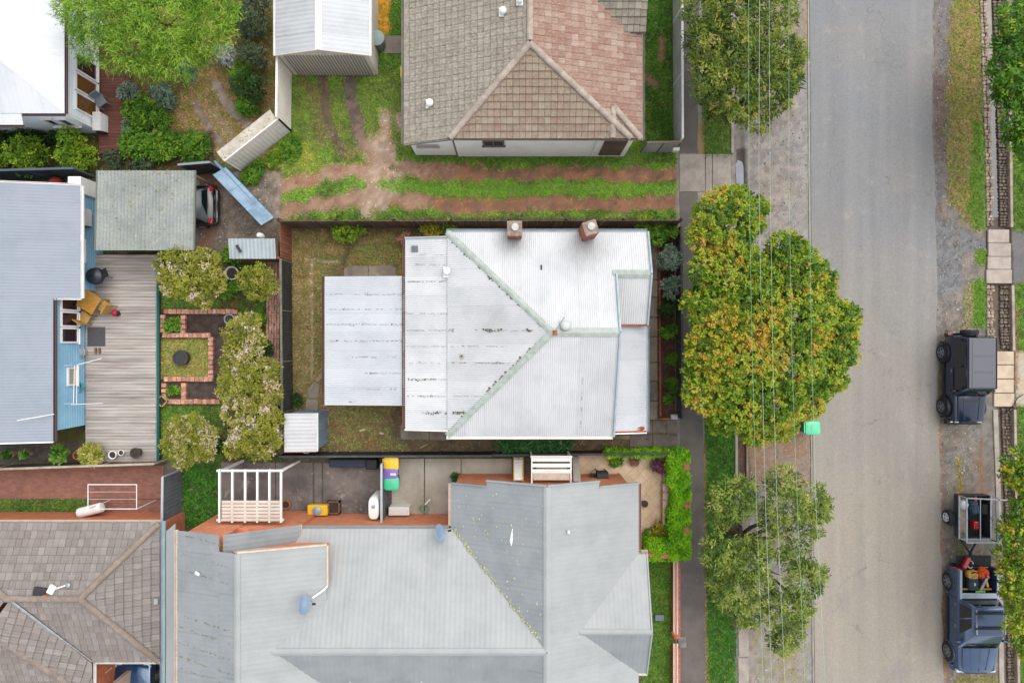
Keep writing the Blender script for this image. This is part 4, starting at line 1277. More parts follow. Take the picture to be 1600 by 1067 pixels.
# concrete pads and paths
def slab_row(name, quads, m, h=.05, first_struct=True):
    root = None
    for q in quads:
        mb = MB().prism([P(*p)[:2] for p in q], -.05, h + R(-.008, .008))
        if root is None: root = struct(name, mb, m, bev=.012)
        else: obj('concrete_slab', mb, m, root, bev=.012)
    return root
slab_row('concrete_pad', [[(538, 420), (545, 415), (575, 416), (575, 438), (537, 438)], [(576, 416), (610, 414), (619, 419), (620, 438), (576, 438)]], m_concd)
slab_row('garden_path', [[(479, 612), (490, 596), (500, 600), (497, 622), (478, 622)], [(478, 623.5), (497, 623.5), (497, 645), (477, 645)]], m_concd)
slab_row('garden_path', [[(497, 597), (504, 590), (506, 582), (503, 580), (492, 593)]], mat('worn_edge', (156, 140, 112)))
slab_row('side_path', [[(626, 662), (670, 664), (670, 687), (626, 686)], [(671, 664), (705, 666), (705, 688), (671, 687)]] + [[(706 + i * 40, 680), (744 + i * 40, 680), (744 + i * 40, 686), (706 + i * 40, 686)] for i in range(7)], m_concd)
ys = [372, 407, 437, 465, 496, 526, 566, 596, 626, 656]
slab_row('front_path', [[(1008, y0 + .8), (1027, y0 + .8), (1027, y1 - .8), (1008, y1 - .8)] for y0, y1 in zip(ys[:-1], ys[1:])], m_concd)
slab_row('front_yard_slab', [[(984, 679), (1019, 679), (1019, 698), (984, 698)], [(1020, 657), (1040, 657), (1040, 676), (1020, 676)], [(1020, 677.5), (1058, 680), (1058, 698), (1020, 698)], [(1041, 656), (1058, 656), (1058, 679), (1041, 676)], [(1000, 657), (1019, 657), (1019, 677.5), (1000, 677.5)]], mat('worn_concrete', (124, 112, 104), (96, 88, 84), s=2, var=.2, c3=(160, 148, 138), s3=3, t3=.6))
# brick edging of the front garden bed
ed = thing('brick_edging', 'red brick edging between front path and garden bed', 'edging', P(1030, 560, 0))
mbk = MB().box((0, 0, .05), (.08, .22, .1)); pr = None
m_brk2 = mat('edge_brick', (170, 96, 76), (146, 78, 62), s=8, rnd=.25, var=.2)
for i in range(38):
    p = P(1029.5 + i * .05, 372 + i * 7.4, 0); M = Matrix.Translation(p - ORG[ed.name]) @ Matrix.Rotation(R(-.06, .06), 4, 'Z')
    if pr is None: pr = obj('brick', mbk, m_brk2, ed, local=True, bev=.008); pr.matrix_local = M
    else: share(pr, ed, M)
for i in range(4):
    M = Matrix.Translation(P(1033 + i * 7, 654, 0) - ORG[ed.name]) @ Matrix.Rotation(1.57 + R(-.06, .06), 4, 'Z'); share(pr, ed, M)
mb = MB().box(P(1053, 651, .14), (.3, .22, .28)); tag(obj('letterbox', mb, mat('letterbox_grey', (190, 190, 194)), bev=.02), 'pale grey letterbox block at the front path corner', 'letterbox')
# brick rubble beside the shed and on the grass
rub = thing('brick_pile', 'loose bricks lying beside the white garden shed', 'bricks', P(510, 650, 0))
m_rub = mat('old_brick', (186, 146, 112), (160, 116, 90), s=6, rnd=.25); pr = None
for i in range(16):
    p = P(R(498, 514), R(636, 644), .04) if i < 7 else P(510 + R(-3, 3), R(646, 690), .04)
    M = Matrix.Translation(p - ORG[rub.name]) @ Matrix.Rotation(R(0, 3), 4, 'Z')
    if pr is None: pr = obj('brick', MB().box((0, 0, 0), (.23, .11, .076)), m_rub, rub, local=True, bev=.008); pr.matrix_local = M
    else: share(pr, rub, M)
m_pale = mat('pale_stone', (206, 186, 166), (180, 160, 140), s=6)
tag(obj('stone', MB().box(P(566, 672, .03), (.3, .1, .07), .3), m_pale, bev=.02), 'longer pale stone lying on the lawn below the rear addition', 'stone')
tag(obj('stone', MB().box(P(596, 677, .03), (.2, .1, .07), -.2), m_pale, bev=.02), 'shorter pale stone on the lawn, right of the longer one', 'stone')
tag(obj('stick', MB().tube([P(656, 700, .03), P(668, 694, .05)], .02), m_pale), 'pale stick on the dirt strip beside the side path', 'stick')
for (x, y) in ((545, 402), (527, 417)): pass
tag(obj('wire_hoop', MB().tube([P(478 + 6 * math.cos(t), 705 + 3 * math.sin(t), 1.2) for t in np.linspace(0, 5, 14)], .012), m_white), 'white wire hoop hanging on the dark fence beside the shed', 'hoop')
# ------------------------------------------------------------------ windows, generic
m_glass = mat_glass('window_glass', (34, 40, 48))
def window(parent, c, w, h, yaw, panes=1, m=None, glass=None, depth=.06):
    """framed window; c = centre on the wall face, yaw = direction it faces"""
    c = Vector(c); M = Matrix.Rotation(yaw, 3, 'Z')   # local +x points outwards
    X = lambda x, y, z: M @ Vector((x, y, z)) + c
    mb = MB(); f = .07
    mb.box(X(depth / 2, 0, h / 2 - f / 2), (depth, w, f), M=M).box(X(depth / 2, 0, -h / 2 + f / 2), (depth, w, f), M=M)
    for i in range(panes + 1):
        y = -w / 2 + f / 2 + (w - f) * i / panes
        mb.box(X(depth / 2, y, 0), (depth * .96, f, h - 2 * f), M=M)
    fr = obj('window', mb, m or m_white, parent)
    for i in range(panes):
        y = -w / 2 + f / 2 + (w - f) * (i + .5) / panes
        obj('pane', MB().box(X(.02, y, 0), (.02, (w - f) / panes - f, h - 2 * f), M=M), glass or m_glass, fr)
    obj('sill', MB().box(X(depth * .7, 0, -h / 2 - .025), (depth * 1.4, w + .1, .05), M=M), m or m_white, fr)
    return fr
# ------------------------------------------------------------------ tiled house to the north
nh = thing('tiled_house', 'white walled house with lichen grey and terracotta tiled hip roof beside the grassy driveway', 'house', P(820, 90, 0))
m_tl = mat_tile('tile_lichen', [(148, 138, 126), (136, 125, 114), (156, 147, 135), (142, 130, 119), (140, 136, 120)], (186, 180, 166), lt=.5)
m_ts = mat_tile('tile_lichen_red', [(152, 132, 116), (146, 120, 105), (158, 142, 126), (150, 130, 114), (142, 124, 108)], (172, 164, 142), lt=.53)
m_tr = mat_tile('tile_terracotta', [(162, 132, 117), (152, 118, 103), (174, 148, 133), (158, 126, 110), (180, 158, 144)], (200, 182, 164), lt=.56)
m_tg = mat_tile('tile_grey', [(150, 140, 128), (130, 122, 112), (160, 150, 138)], (170, 166, 146), lt=.52)
m_under = mat('roof_batten', (92, 76, 68), (76, 62, 56), s=4)
zr = 4.4
r0 = P(828, 68, zr); r1 = Vector((r0.x, P(828, -110, zr).y, zr))
fw = P(703, 216, 3.09); fe = P(986, 216, 3.09)
wv = P(632, 214, 2.3); wv = Vector((wv.x, fw.y, 2.3))
ev = Vector((P(1003, 215, 2.94).x, fe.y, 2.94))
def lower(p, a, b, c): return p
T1 = Tiled(nh, m_tl, .25, .28, 100)
T1.face([r0, fw, wv, Vector((wv.x, r1.y, 2.3)), r1]); T1.build(m_under)
T2 = Tiled(nh, m_ts, .25, .28, 90); T2.face([r0, fw, fe]); T2.build(m_under)
nE = (fe - r0).cross(Vector((0, 1, 0))); 
ez = lambda x: r0.z - (r0.z - fe.z) * (x - r0.x) / (fe.x - r0.x)
ev.z = ez(ev.x)
T3 = Tiled(nh, m_tr, .25, .28, 100); T3.face([r0, fe, ev, Vector((ev.x, r1.y, ev.z)), r1]); T3.build(m_under)
w0 = P(945, 50, 3.15); w1 = P(1009, 50, 3.15); w1.y = w0.y
wt0 = Vector((w0.x - 2.3, w0.y + 3.2, 4.35)); wt1 = Vector((w1.x, w1.y + 3.2, 4.35))
T4 = Tiled(nh, m_tg, .25, .28, 20); T4.face([w0, w1, wt1, wt0]); 
g0 = P(958, 168, 0); g0 = Vector((P(958, 168, 3.3).x, P(958, 168, 3.3).y, ez(P(958, 168, 3.3).x) + .06))
T4.face([g0, Vector((g0.x, fe.y, 3.12)), Vector((ev.x - .05, fe.y, 3.0))]); T4.build(m_under)
m_rt = mat('ridge_tile', (188, 172, 158), (164, 148, 136), s=4, rnd=.12, c3=(206, 196, 178), s3=8)
for a, b in ((fw, r0), (fe, r0), (r0 + Vector((0, .1, 0)), r1), (Vector((g0.x, fe.y, 3.12)), g0), (Vector((ev.x - .05, fe.y, 3.02)), g0)):
    ridge_tiles(nh, a + Vector((0, 0, .02)), b + Vector((0, 0, .02)), m_rt)
m_wallw = mat('white_render', (240, 238, 234), (230, 228, 224), s=.8, var=.03, bump=.1, k=.9)
mb = MB()
mb.prism([(fw.x + .1, fw.y + .1), (ev.x - .25, fw.y + .1), (ev.x - .25, r1.y), (fw.x + .1, r1.y)], 0, 2.9)
mb.prism([(wv.x + .15, fw.y + .16), (fw.x + .1, fw.y + .16), (fw.x + .1, r1.y), (wv.x + .15, r1.y)], 0, 2.28)
mb.prism([(ev.x - .25, w0.y + .3), (w1.x - .2, w0.y + .3), (w1.x - .2, r1.y), (ev.x - .25, r1.y)], 0, 2.9)
obj('wall', mb, m_wallw, nh)
m_guttw = mat('gutter_grey', (150, 142, 134), (130, 122, 114))
gutter(nh, Vector((fw.x, fw.y - .02, 3.05)), Vector((ev.x, fw.y - .02, 3.02)), m_guttw, .07, .07)
gutter(nh, Vector((wv.x - .07, fw.y, 2.28)), Vector((wv.x - .07, r1.y, 2.28)), m_guttw)
gutter(nh, Vector((ev.x + .07, fe.y, ev.z - .05)), Vector((ev.x + .07, r1.y, ev.z - .05)), m_guttw)
obj('barge_board', MB().bar(Vector((wv.x, fw.y - .03, 2.24)), Vector((fw.x, fw.y - .03, 3.02)), .05, .12), m_guttw, nh)
obj('downpipe', MB().tube([Vector((fw.x + .05, fw.y - .02, 3.0)), Vector((fw.x + .05, fw.y + .16, 2.7)), Vector((fw.x + .05, fw.y + .16, .1))], .045), m_guttw, nh)
obj('downpipe', MB().tube([P(935, 217, 2.9) + Vector((0, 0, 0)), P(935, 217, 2.9) + Vector((0, .1, -2.7))], .045), m_white, nh)
window(nh, Vector((P(771, 222, 2.2).x, fw.y + .1, 2.15)), .9, .8, -math.pi / 2, 2, mat('window_frame_grey', (120, 112, 116)))
window(nh, Vector((P(667, 221, 1.8).x, fw.y + .16, 1.55)), .9, .3, -math.pi / 2, 1, mat('vent_frame', (196, 188, 178)), mat('vent_slat', (170, 160, 150)))
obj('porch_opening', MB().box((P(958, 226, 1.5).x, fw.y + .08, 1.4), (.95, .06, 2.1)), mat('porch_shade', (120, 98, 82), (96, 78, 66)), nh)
def vent2(parent, px, py, z, r, m): return vent(parent, P(px, py, z), r, m)
vent2(nh, 672, 163, 2.75, .15, m_white); vent2(nh, 786, 20, 4.0, .14, m_white); vent2(nh, 812, 4, 4.3, .11, m_white)
tag(obj('yellow_board', MB().box(P(630, 119, .5), (.1, .5, 1.0)), mat_paint('yellow', (240, 190, 30), .5, 0, .1), bev=.02), 'narrow bright yellow board standing against the tiled house wall', 'board')
# fences of that house
m_flt = mat('fence_pale', (206, 204, 202), (188, 186, 184), s=2, rnd=.05)
sheet_fence('sheet_fence', 'pale ribbed metal fence between tiled house lawn and the footpath', (1052, -60), (1053, 232), 1.6, m_flt, m_white)
sheet_fence('side_gate', 'white sheet gate panels between tiled house corner and footpath', (1001, 238), (1052, 237), 1.5, m_flt, mat('gate_post', (128, 112, 100)), panel=.75, cat='gate')
tag(obj('letterbox', MB().box(P(1056, 234, .95), (.28, .16, .3)).box(P(1056, 234, .4), (.08, .08, .8)), mat('letterbox_cream', (226, 220, 204)), bev=.015), 'cream letterbox on a post at the tiled house fence corner', 'letterbox')
# ------------------------------------------------------------------ garage
ga = thing('garage', 'beige metal garage with pale gable roof at the end of the dirt tracks', 'garage', P(510, 40, 0))
m_gr = mat_iron('garage_roof', (196, 199, 202), (182, 185, 188)); m_beige = mat('beige_metal', (206, 197, 184), (192, 183, 170), s=1, var=.05, stretch=(6, 6, .3), k=.75)
e0 = P(430, 86, 2.3); rg = P(497, 79, 2.85); e1 = P(576, 84, 2.3); yS = P(430, 86, 2.3).y; yN = P(0, -110, 2.3).y
corr_face(ga, [Vector((e0.x, yS, 2.3)), Vector((rg.x, yS, 2.85)), Vector((rg.x, yN, 2.85)), Vector((e0.x, yN, 2.3))], m_gr, pitch=.19, amp=.012)
corr_face(ga, [Vector((e1.x, yS, 2.3)), Vector((rg.x, yS, 2.85)), Vector((rg.x, yN, 2.85)), Vector((e1.x, yN, 2.3))], m_gr, pitch=.19, amp=.012)
ridge_cap(ga, Vector((rg.x, yS, 2.85)), Vector((rg.x, yN, 2.85)), m_white, .14, .04)
mb = MB().prism([(e0.x + .06, yS + .06), (e1.x - .06, yS + .06), (e1.x - .06, yN), (e0.x + .06, yN)], 0, 2.26)
mb.add([Vector((e0.x + .06, yS + .06, 2.26)), Vector((e1.x - .06, yS + .06, 2.26)), Vector((rg.x, yS + .06, 2.8))], [(0, 1, 2)])
obj('wall', mb, m_beige, ga)
m_rib = mat('garage_door_rib', (160, 150, 138), (146, 136, 124))
for i in range(26):
    x = e0.x + .3 + i * (e1.x - e0.x - .6) / 25
    obj('door_rib', MB().box((x, yS + .045, 1.08), (.05, .03, 2.1)), m_rib, ga)
gutter(ga, Vector((e1.x + .05, yS, 2.27)), Vector((e1.x + .05, yN, 2.27)), m_white, .09, .07)
gutter(ga, Vector((e0.x - .05, yS, 2.27)), Vector((e0.x - .05, yN, 2.27)), m_white, .09, .07)
obj('barge_board', MB().bar(Vector((e0.x, yS - .02, 2.28)), Vector((rg.x, yS - .02, 2.84)), .04, .12).bar(Vector((rg.x, yS - .02, 2.84)), Vector((e1.x, yS - .02, 2.28)), .04, .12), m_beige, ga)
slab_row('side_pad', [[(600, 56), (634, 56), (634, 84), (600, 84)]], mat('pad_grey', (140, 128, 118), (120, 110, 102)))
c = P(594, 72, 0)
bn = thing('round_bin', 'grey green round lidded bin beside the beige garage', 'bin', c)
obj('body', MB().lathe(c, [(.26, 0), (.3, .75), (.3, .8)], 18), mat('bin_grey', (120, 136, 134)), bn, smooth=True)
obj('lid', MB().lathe(c + Vector((0, 0, .8)), [(.34, 0), (.34, .05), (.2, .12), (.04, .15)], 18), mat('bin_lid_grey', (150, 164, 160)), bn, smooth=True)
# beige fences by the garage
m_bf = mat('beige_fence', (226, 218, 208), (214, 205, 195), s=1.5, rnd=.03, var=.05, k=.85)
m_lich = mat('lichen_cap', (216, 208, 194), (196, 186, 170), s=3, c3=(150, 146, 84), s3=9, t3=.56, var=.2)
sheet_fence('sheet_fence', 'straight beige metal fence from the garage corner towards the driveway', (456, 116), (455, 205), 1.95, m_bf, m_bf, corr=False)
lf = sheet_fence('sheet_fence', 'angled beige fence with a lichen covered top between garden and driveway', (455, 205), (376, 267), 1.75, m_bf, m_bf, corr=False)
A_ = P(453, 206, 0); B_ = P(375, 268, 0); d_ = (B_ - A_).normalized(); s_ = d_.cross(Vector((0, 0, 1)))
mb = MB()
off = Vector((-.10, .16, 0))
mb.slab([A_ + Vector((0, 0, 1.78)), B_ + Vector((0, 0, 1.78)), B_ + off * 2.0 + Vector((0, 0, 1.98)), A_ + off * 2.0 + Vector((0, 0, 1.98))], .05)
obj('lichen_capping', mb, m_lich, lf)
# ------------------------------------------------------------------ white house, north-west
wh = thing('white_house', 'white walled house with bright white metal roof and wide windows onto a brown deck', 'house', P(60, 90, 0))
zE = 3.0
m_wr = mat_iron('white_roof', (222, 224, 228), (212, 215, 220), rough=.5)
c1 = P(100, 177, zE); xE = c1.x; yS = c1.y; yN = P(0, -150, zE).y; xW = P(-180, 0, zE).x
hp = P(-110, 5, 4.6)
corr_face(wh, [c1, Vector((xE, yN, zE)), Vector((hp.x, yN, hp.z)), hp], m_wr, pitch=.2, amp=.004)
corr_face(wh, [c1, hp, Vector((xW, yS, zE))], m_wr, pitch=.2, amp=.004)
corr_face(wh, [Vector((P(32, 178, zE).x, yS, zE - .02)), Vector((xW, yS, zE - .02)), Vector((xW, yS - .42, zE - .14)), Vector((P(32, 178, zE).x, yS - .42, zE - .14))], m_wr, pitch=.2, amp=.004)
m_gd = mat('gutter_brown_dark', (98, 76, 72))
gutter(wh, Vector((xE + .05, yS, zE - .02)), Vector((xE + .05, yN, zE - .02)), m_gd, .08, .07)
gutter(wh, Vector((xE, yS - .05, zE - .02)), Vector((P(32, 178, zE).x, yS - .05, zE - .02)), m_gd, .08, .07)
gutter(wh, Vector((P(32, 0, zE).x, yS - .47, zE - .14)), Vector((xW, yS - .47, zE - .14)), m_gd, .08, .07)
m_wb = mat('weatherboard_white', (228, 234, 242), (218, 226, 236), s=1, var=.03, k=.85)
xw = P(154, 120, .3).x; yw = P(100, 207, .1).y
obj('wall', MB().prism([(xw, yw), (xw, yN), (xW, yN), (xW, yw)], 0, 2.9), m_wb, wh)
m_amber = mat_glass('window_amber', (120, 86, 40), .1)
for i, py in enumerate((106, 136, 166)):
    window(wh, Vector((xw, P(0, py, 1.2).y, 1.25)), .78, 1.5, 0, 1, m_white, m_amber if i else mat_glass('window_dark', (66, 46, 44), .1), .08)
obj('corner_board', MB().box((xw + .01, yw + .05, 1.45), (.06, .14, 2.9)), m_white, wh)
for px in (82, 104):
    window(wh, Vector((P(px, 0, 1.6).x, yw, 1.6)), .52, .95, -math.pi / 2, 1, m_white, mat_glass('window_green', (54, 66, 60), .1), .08)
dk = thing('timber_deck', 'narrow reddish brown timber deck beside the white house', 'deck', P(178, 160, 0))
m_brd = mat('board_brown', (126, 78, 66), (104, 62, 54), s=3, rnd=.16, var=.15, stretch=(.3, 4, 1))
x0 = P(154, 0, .3).x; x1 = P(201, 0, .3).x; ya = P(0, 70, .3).y; yb = P(0, 240, .3).y; pr = None
n = int((ya - yb) / .125)
for i in range(n):
    M = Matrix.Translation(Vector(((x0 + x1) / 2 + R(-.006, .006), yb + (i + .5) * .125, .28)) - ORG[dk.name])
    if pr is None: pr = obj('deck_board', MB().box((0, 0, 0), (x1 - x0, .115, .03)), m_brd, dk, local=True); pr.matrix_local = M
    else: share(pr, dk, M)
obj('joist_frame', MB().prism([(x0 + .05, yb + .05), (x1 - .05, yb + .05), (x1 - .05, ya - .05), (x0 + .05, ya - .05)], 0, .258), m_under, dk)
def ac_unit(name, label, px, py, z, sx, sy, h, rz=0):
    c = P(px, py, z); t = thing(name, label, 'air conditioner', c)
    M = Matrix.Rotation(rz, 3, 'Z')
    obj('casing', MB().box(c + Vector((0, 0, h / 2)), (sx, sy, h), rz), m_white, t, bev=.02)
    f = M @ Vector((sx * .18, -sy / 2 - .005, 0))
    obj('fan_grille', MB().lathe(c + f + Vector((0, 0, h / 2)), [(h * .38, 0), (h * .38, .02), (h * .1, .03)], 16, M @ Matrix.Rotation(math.pi / 2, 3, 'X')), m_dark, t)
    obj('top_cover', MB().box(c + Vector((0, 0, h)), (sx * .94, sy * .9, .02), rz), mat('ac_top', (220, 218, 212)), t)
    for s in (-1, 1): obj('foot', MB().box(c + M @ Vector((s * sx * .35, 0, .02)), (.08, sy, .05), rz), m_dark, t)
    return t
ac_unit('air_conditioner', 'white air conditioner unit at the south end of the brown deck', 163, 196, .3, .34, .8, .62, 0)
c = P(165, 163, .3); ch = thing('deck_chair', 'grey chair standing askew on the brown deck', 'chair', c)
def chair(t, c, rz, m, w=.45, frame_=None):
    M = Matrix.Rotation(rz, 3, 'Z')
    obj('seat', MB().box(c + Vector((0, 0, .44)), (w, w, .05), rz), m, t, bev=.015)
    obj('backrest', MB().box(c + M @ Vector((0, w / 2 - .02, .68)), (w, .05, .45), rz), m, t, bev=.015)
    for a in (-1, 1):
        for b in (-1, 1): obj('leg', MB().box(c + M @ Vector((a * (w / 2 - .03), b * (w / 2 - .03), .21)), (.04, .04, .42), rz), frame_ or m, t)
chair(ch, c, .6, mat('chair_grey', (128, 132, 140)))
# ------------------------------------------------------------------ blue house, west
bh = thing('blue_house', 'pale blue weatherboard house with blue grey metal roof beside the timber deck', 'house', P(40, 490, 0))
m_br = mat_iron('blue_roof', (150, 158, 169), (140, 149, 160), rough=.5, rnd=.02)
m_bw = mat('weatherboard_blue', (146, 190, 214), (134, 178, 204), s=1, var=.04, k=.75)
zA = 2.45; zB = 2.75
A0 = P(125, 290, zA); A1 = P(125, 466, zA); B0 = P(80, 466, zB); B1 = P(80, 690, zB); xW = P(-200, 0, 3.6).x
corr_face(bh, [A0, A1, Vector((xW, A1.y, 4.0)), Vector((xW, A0.y, 4.0))], m_br, pitch=.12, amp=.006)
zt = lambda x: zA + (4.0 - zA) * (A0.x - x) / (A0.x - xW)
B0.z = B1.z = zt(B0.x)
corr_face(bh, [Vector((B0.x, A1.y, B0.z)), B1, Vector((xW, B1.y, 4.0)), Vector((xW, A1.y, 4.0))], m_br, pitch=.12, amp=.006)
gutter(bh, A0 + Vector((.05, 0, -.02)), A1 + Vector((.05, 0, -.02)), m_white, .1, .08)
gutter(bh, Vector((A0.x, A0.y + .04, zA)), Vector((xW, A0.y + .04, 3.98)), m_white, .06, .08)
gutter(bh, Vector((B0.x + .05, A1.y, B0.z - .02)), Vector((B0.x + .05, B1.y, B0.z - .02)), m_gd, .1, .08)
gutter(bh, Vector((B0.x, A1.y - .03, B0.z)), Vector((A1.x, A1.y - .03, zA)), m_white, .06, .08)
obj('barge_board', MB().bar(Vector((B0.x, B1.y - .03, B0.z - .02)), Vector((xW, B1.y - .03, 3.98)), .05, .14), m_white, bh)
dz = .55
xa = P(149, 0, dz).x; xb = P(131.5, 0, dz).x
obj('wall', MB().prism([(xa, A0.y - .15), (xa, A1.y + .05), (xW, A1.y + .05), (xW, A0.y - .15)], 0, 2.3).prism([(xb, A1.y + .05), (xb, P(0, 664, dz).y), (xW, P(0, 664, dz).y), (xW, A1.y + .05)], 0, 2.55), m_bw, bh)
mb = MB()
for i in range(11):
    z = .62 + i * .16; mb.bar(Vector((xa + .008, A0.y - .16, z)), Vector((xa + .008, A1.y + .06, z)), .02, .02); mb.bar(Vector((xb + .008, A1.y + .03, z)), Vector((xb + .008, P(0, 664, dz).y, z)), .02, .02)
obj('weatherboard_edge', mb, m_bw, bh)
for py in (474, 499, 524): 
    window(bh, Vector((xb, P(0, py, 1.5).y, 1.62)), .66, 1.15, 0, 1, m_white, mat_glass('window_maroon', (46, 24, 34), .08), .08)
window(bh, Vector((xb, P(0, 588, 1.4).y, 1.45)), .78, .62, 0, 1, m_white, mat('blind', (178, 176, 164)), .08)
window(bh, Vector((xa, P(0, 391, 1.7).y, 1.72)), .9, .55, 0, 1, m_white, m_glass, .08)
obj('antenna_pole', MB().tube([P(26, 657, 3.3) , P(84, 647, 2.72)], .018), m_white, bh)
obj('wall_bracket', MB().tube([Vector((xb, P(0, 628, 1).y, 1.9)), Vector((xb + .25, P(0, 628, 1).y, 1.7)), Vector((xb + .3, P(0, 570, 1).y, 1.7)), Vector((xb, P(0, 570, 1).y, 1.9))], .016), m_white, bh)
hw = MB()
# lean-to bits in the narrow gap north of the blue house
c = P(132, 330, .8); ac_unit('air_conditioner', 'white air conditioner unit on the blue wall beside the carport', 138, 342, 1.1, .3, .75, .55, 0)
tag(obj('box_cabinet', MB().box(P(136, 296, .9), (.55, .7, 1.8)), m_white, bev=.02), 'tall white cabinet in the gap between blue house and carport', 'cabinet')
tag(obj('red_tarpaulin', MB().lathe(P(90, 287, .3), [(.3, 0), (.28, .25), (.12, .4)], 7), mat('red_cloth', (190, 74, 66), (160, 56, 52), s=8), bev=.03), 'small red bundle in the dark gap beside the blue house', 'bundle')
sheet_fence('sheet_fence', 'dark charcoal fence behind the citrus shrubs and the blue house', (-60, 283), (150, 277), 1.6, m_fdark, mat('fence_blue', (92, 104, 120)))
sheet_fence('sheet_fence', 'short dark fence end between carport and pale blue fence', (305, 272), (352, 268), 1.6, m_fdark, mat('fence_blue'.replace('blue','steel'), (150, 160, 170)))
# ------------------------------------------------------------------ carport and court
cp = thing('carport', 'carport with weathered lichen grey corrugated sheet roof over a parked car', 'carport', P(228, 330, 0))
m_asb = mat('asbestos_sheet', (156, 160, 154), (140, 146, 142), s=1.2, var=.22, fs=14, rough=.95, c3=(176, 172, 142), s3=4, t3=.6, rnd=.06)
cA = P(148, 265, 2.55); cB = P(305, 264, 2.4); cC = P(305, 392, 2.4); cD = P(148, 391, 2.55)
corr_face(cp, [Vector((cA.x, cA.y, 2.4)), Vector((cB.x, cA.y, 2.4)), Vector((cB.x, cD.y, 2.52)), Vector((cA.x, cD.y, 2.52))], m_asb, pitch=.15, amp=.02, sheet=.9)
mb = MB()
for x in (cA.x, cB.x):
    obj('side_trim', MB().bar(Vector((x, cA.y, 2.39)), Vector((x, cD.y, 2.51)), .05, .1), mat('trim_green', (112, 118, 104)), cp)
for x in (cA.x + .15, cB.x - .15):
    for y in (cA.y - .15, cD.y + .15): obj('post', MB().box((x, y, 1.2), (.1, .1, 2.38)), m_timber, cp)
for y in (cA.y - .15, cD.y + .15): obj('beam', MB().bar(Vector((cA.x + .02, y, 2.32)), Vector((cB.x - .02, y, 2.32)), .07, .14), m_timber, cp)
slab_row('carport_slab', [[(158, 278), (312, 278), (312, 380), (158, 380)]], m_concd)
mls = mat('moss_lump', (168, 162, 118), (120, 116, 76), s=8)
mb = MB()
for i in range(90):
    p = Vector((R(cA.x, cB.x), 0, 0)); t = R(0, 1) ** 1.6; p.y = cA.y + (cD.y - cA.y) * t; p.z = 2.41 + .12 * t + .012
    r = R(.015, .05); mb.lathe(p, [(r, 0), (r * .8, r * .3), (r * .2, r * .4)], 5)
obj('moss', mb, mls, cp, kind='stuff')
bf = sheet_fence('sheet_fence', 'pale blue corrugated metal fence standing diagonally beside the car court', (362, 268), (428, 340), 1.75, mat('fence_pale_blue', (146, 170, 190), (120, 146, 168), s=2, rnd=.06, var=.12), mat('fence_blue_cap', (112, 138, 160)), panel=1.0)
mb = MB(); q = [P(332, 273, 1.95), P(352, 261, 1.7), P(428, 340, 1.7), P(408, 352, 1.95)]
for i in range(3):
    f0 = i / 3 + .002; f1 = (i + 1) / 3 - .002
    obj('cover_sheet', MB().slab([q[0].lerp(q[3], f0), q[1].lerp(q[2], f0), q[1].lerp(q[2], f1), q[0].lerp(q[3], f1)], .03), MATS['fence_pale_blue'], bf)
sd = thing('low_shed', 'low pale grey corrugated shed roof beside the car court', 'shed', P(394, 388, 0))
a = P(357, 373, 1.9); b = P(430, 404, 1.9)
corr_face(sd, [Vector((a.x, a.y, 1.95)), Vector((b.x, a.y, 1.95)), Vector((b.x, b.y, 1.82)), Vector((a.x, b.y, 1.82))], mat_iron('shed_roof_grey', (176, 186, 188), (158, 168, 172)), pitch=.16, amp=.016)
obj('wall', MB().prism([(a.x + .06, a.y - .06), (b.x - .06, a.y - .06), (b.x - .06, b.y + .06), (a.x + .06, b.y + .06)], 0, 1.78), mat('shed_brick', (150, 112, 96), (120, 88, 76), s=6), sd)
obj('roof_scrap', MB().bar(P(369, 383, 2.0), P(376, 394, 1.98), .12, .03), m_dark, sd)
tag(obj('gas_bottle', MB().lathe(P(410, 370, 1.2), [(.1, 0), (.13, .1), (.13, .4), (.06, .5)], 12), m_white, smooth=True), 'white rounded cap standing behind the low grey shed roof', 'bottle')
# ------------------------------------------------------------------ deck
dk2 = thing('timber_deck', 'large silvery weathered timber deck beside the blue house', 'deck', P(195, 560, 0))
m_brd2 = mat('board_silver', (190, 182, 174), (162, 152, 144), s=2, rnd=.16, var=.15, fs=16, stretch=(.25, 3, 1), c3=(132, 120, 112), s3=2, t3=.62)
xL = P(133, 0, dz).x; xR = P(243, 0, dz).x; ya = P(0, 396, dz).y; yb = P(0, 722, dz).y; pr = None
n = int((ya - yb) / .142)
for i in range(n):
    M = Matrix.Translation(Vector(((xL + xR) / 2 + R(-.008, .008), yb + (i + .5) * .142, dz - .016 + R(-.002, .002))) - ORG[dk2.name])
    if pr is None: pr = obj('deck_board', MB().box((0, 0, 0), (xR - xL, .13, .03)), m_brd2, dk2, local=True); pr.matrix_local = M
    else: share(pr, dk2, M)
obj('joist_frame', MB().prism([(xL + .03, yb + .03), (xR - .05, yb + .03), (xR - .05, ya - .03), (xL + .03, ya - .03)], 0, dz - .04), m_under, dk2)
obj('edge_board', MB().bar(Vector((xR + .02, ya, dz - .12)), Vector((xR + .02, yb, dz - .12)), .03, .22), mat('teal_edge', (80, 150, 150)), dk2)
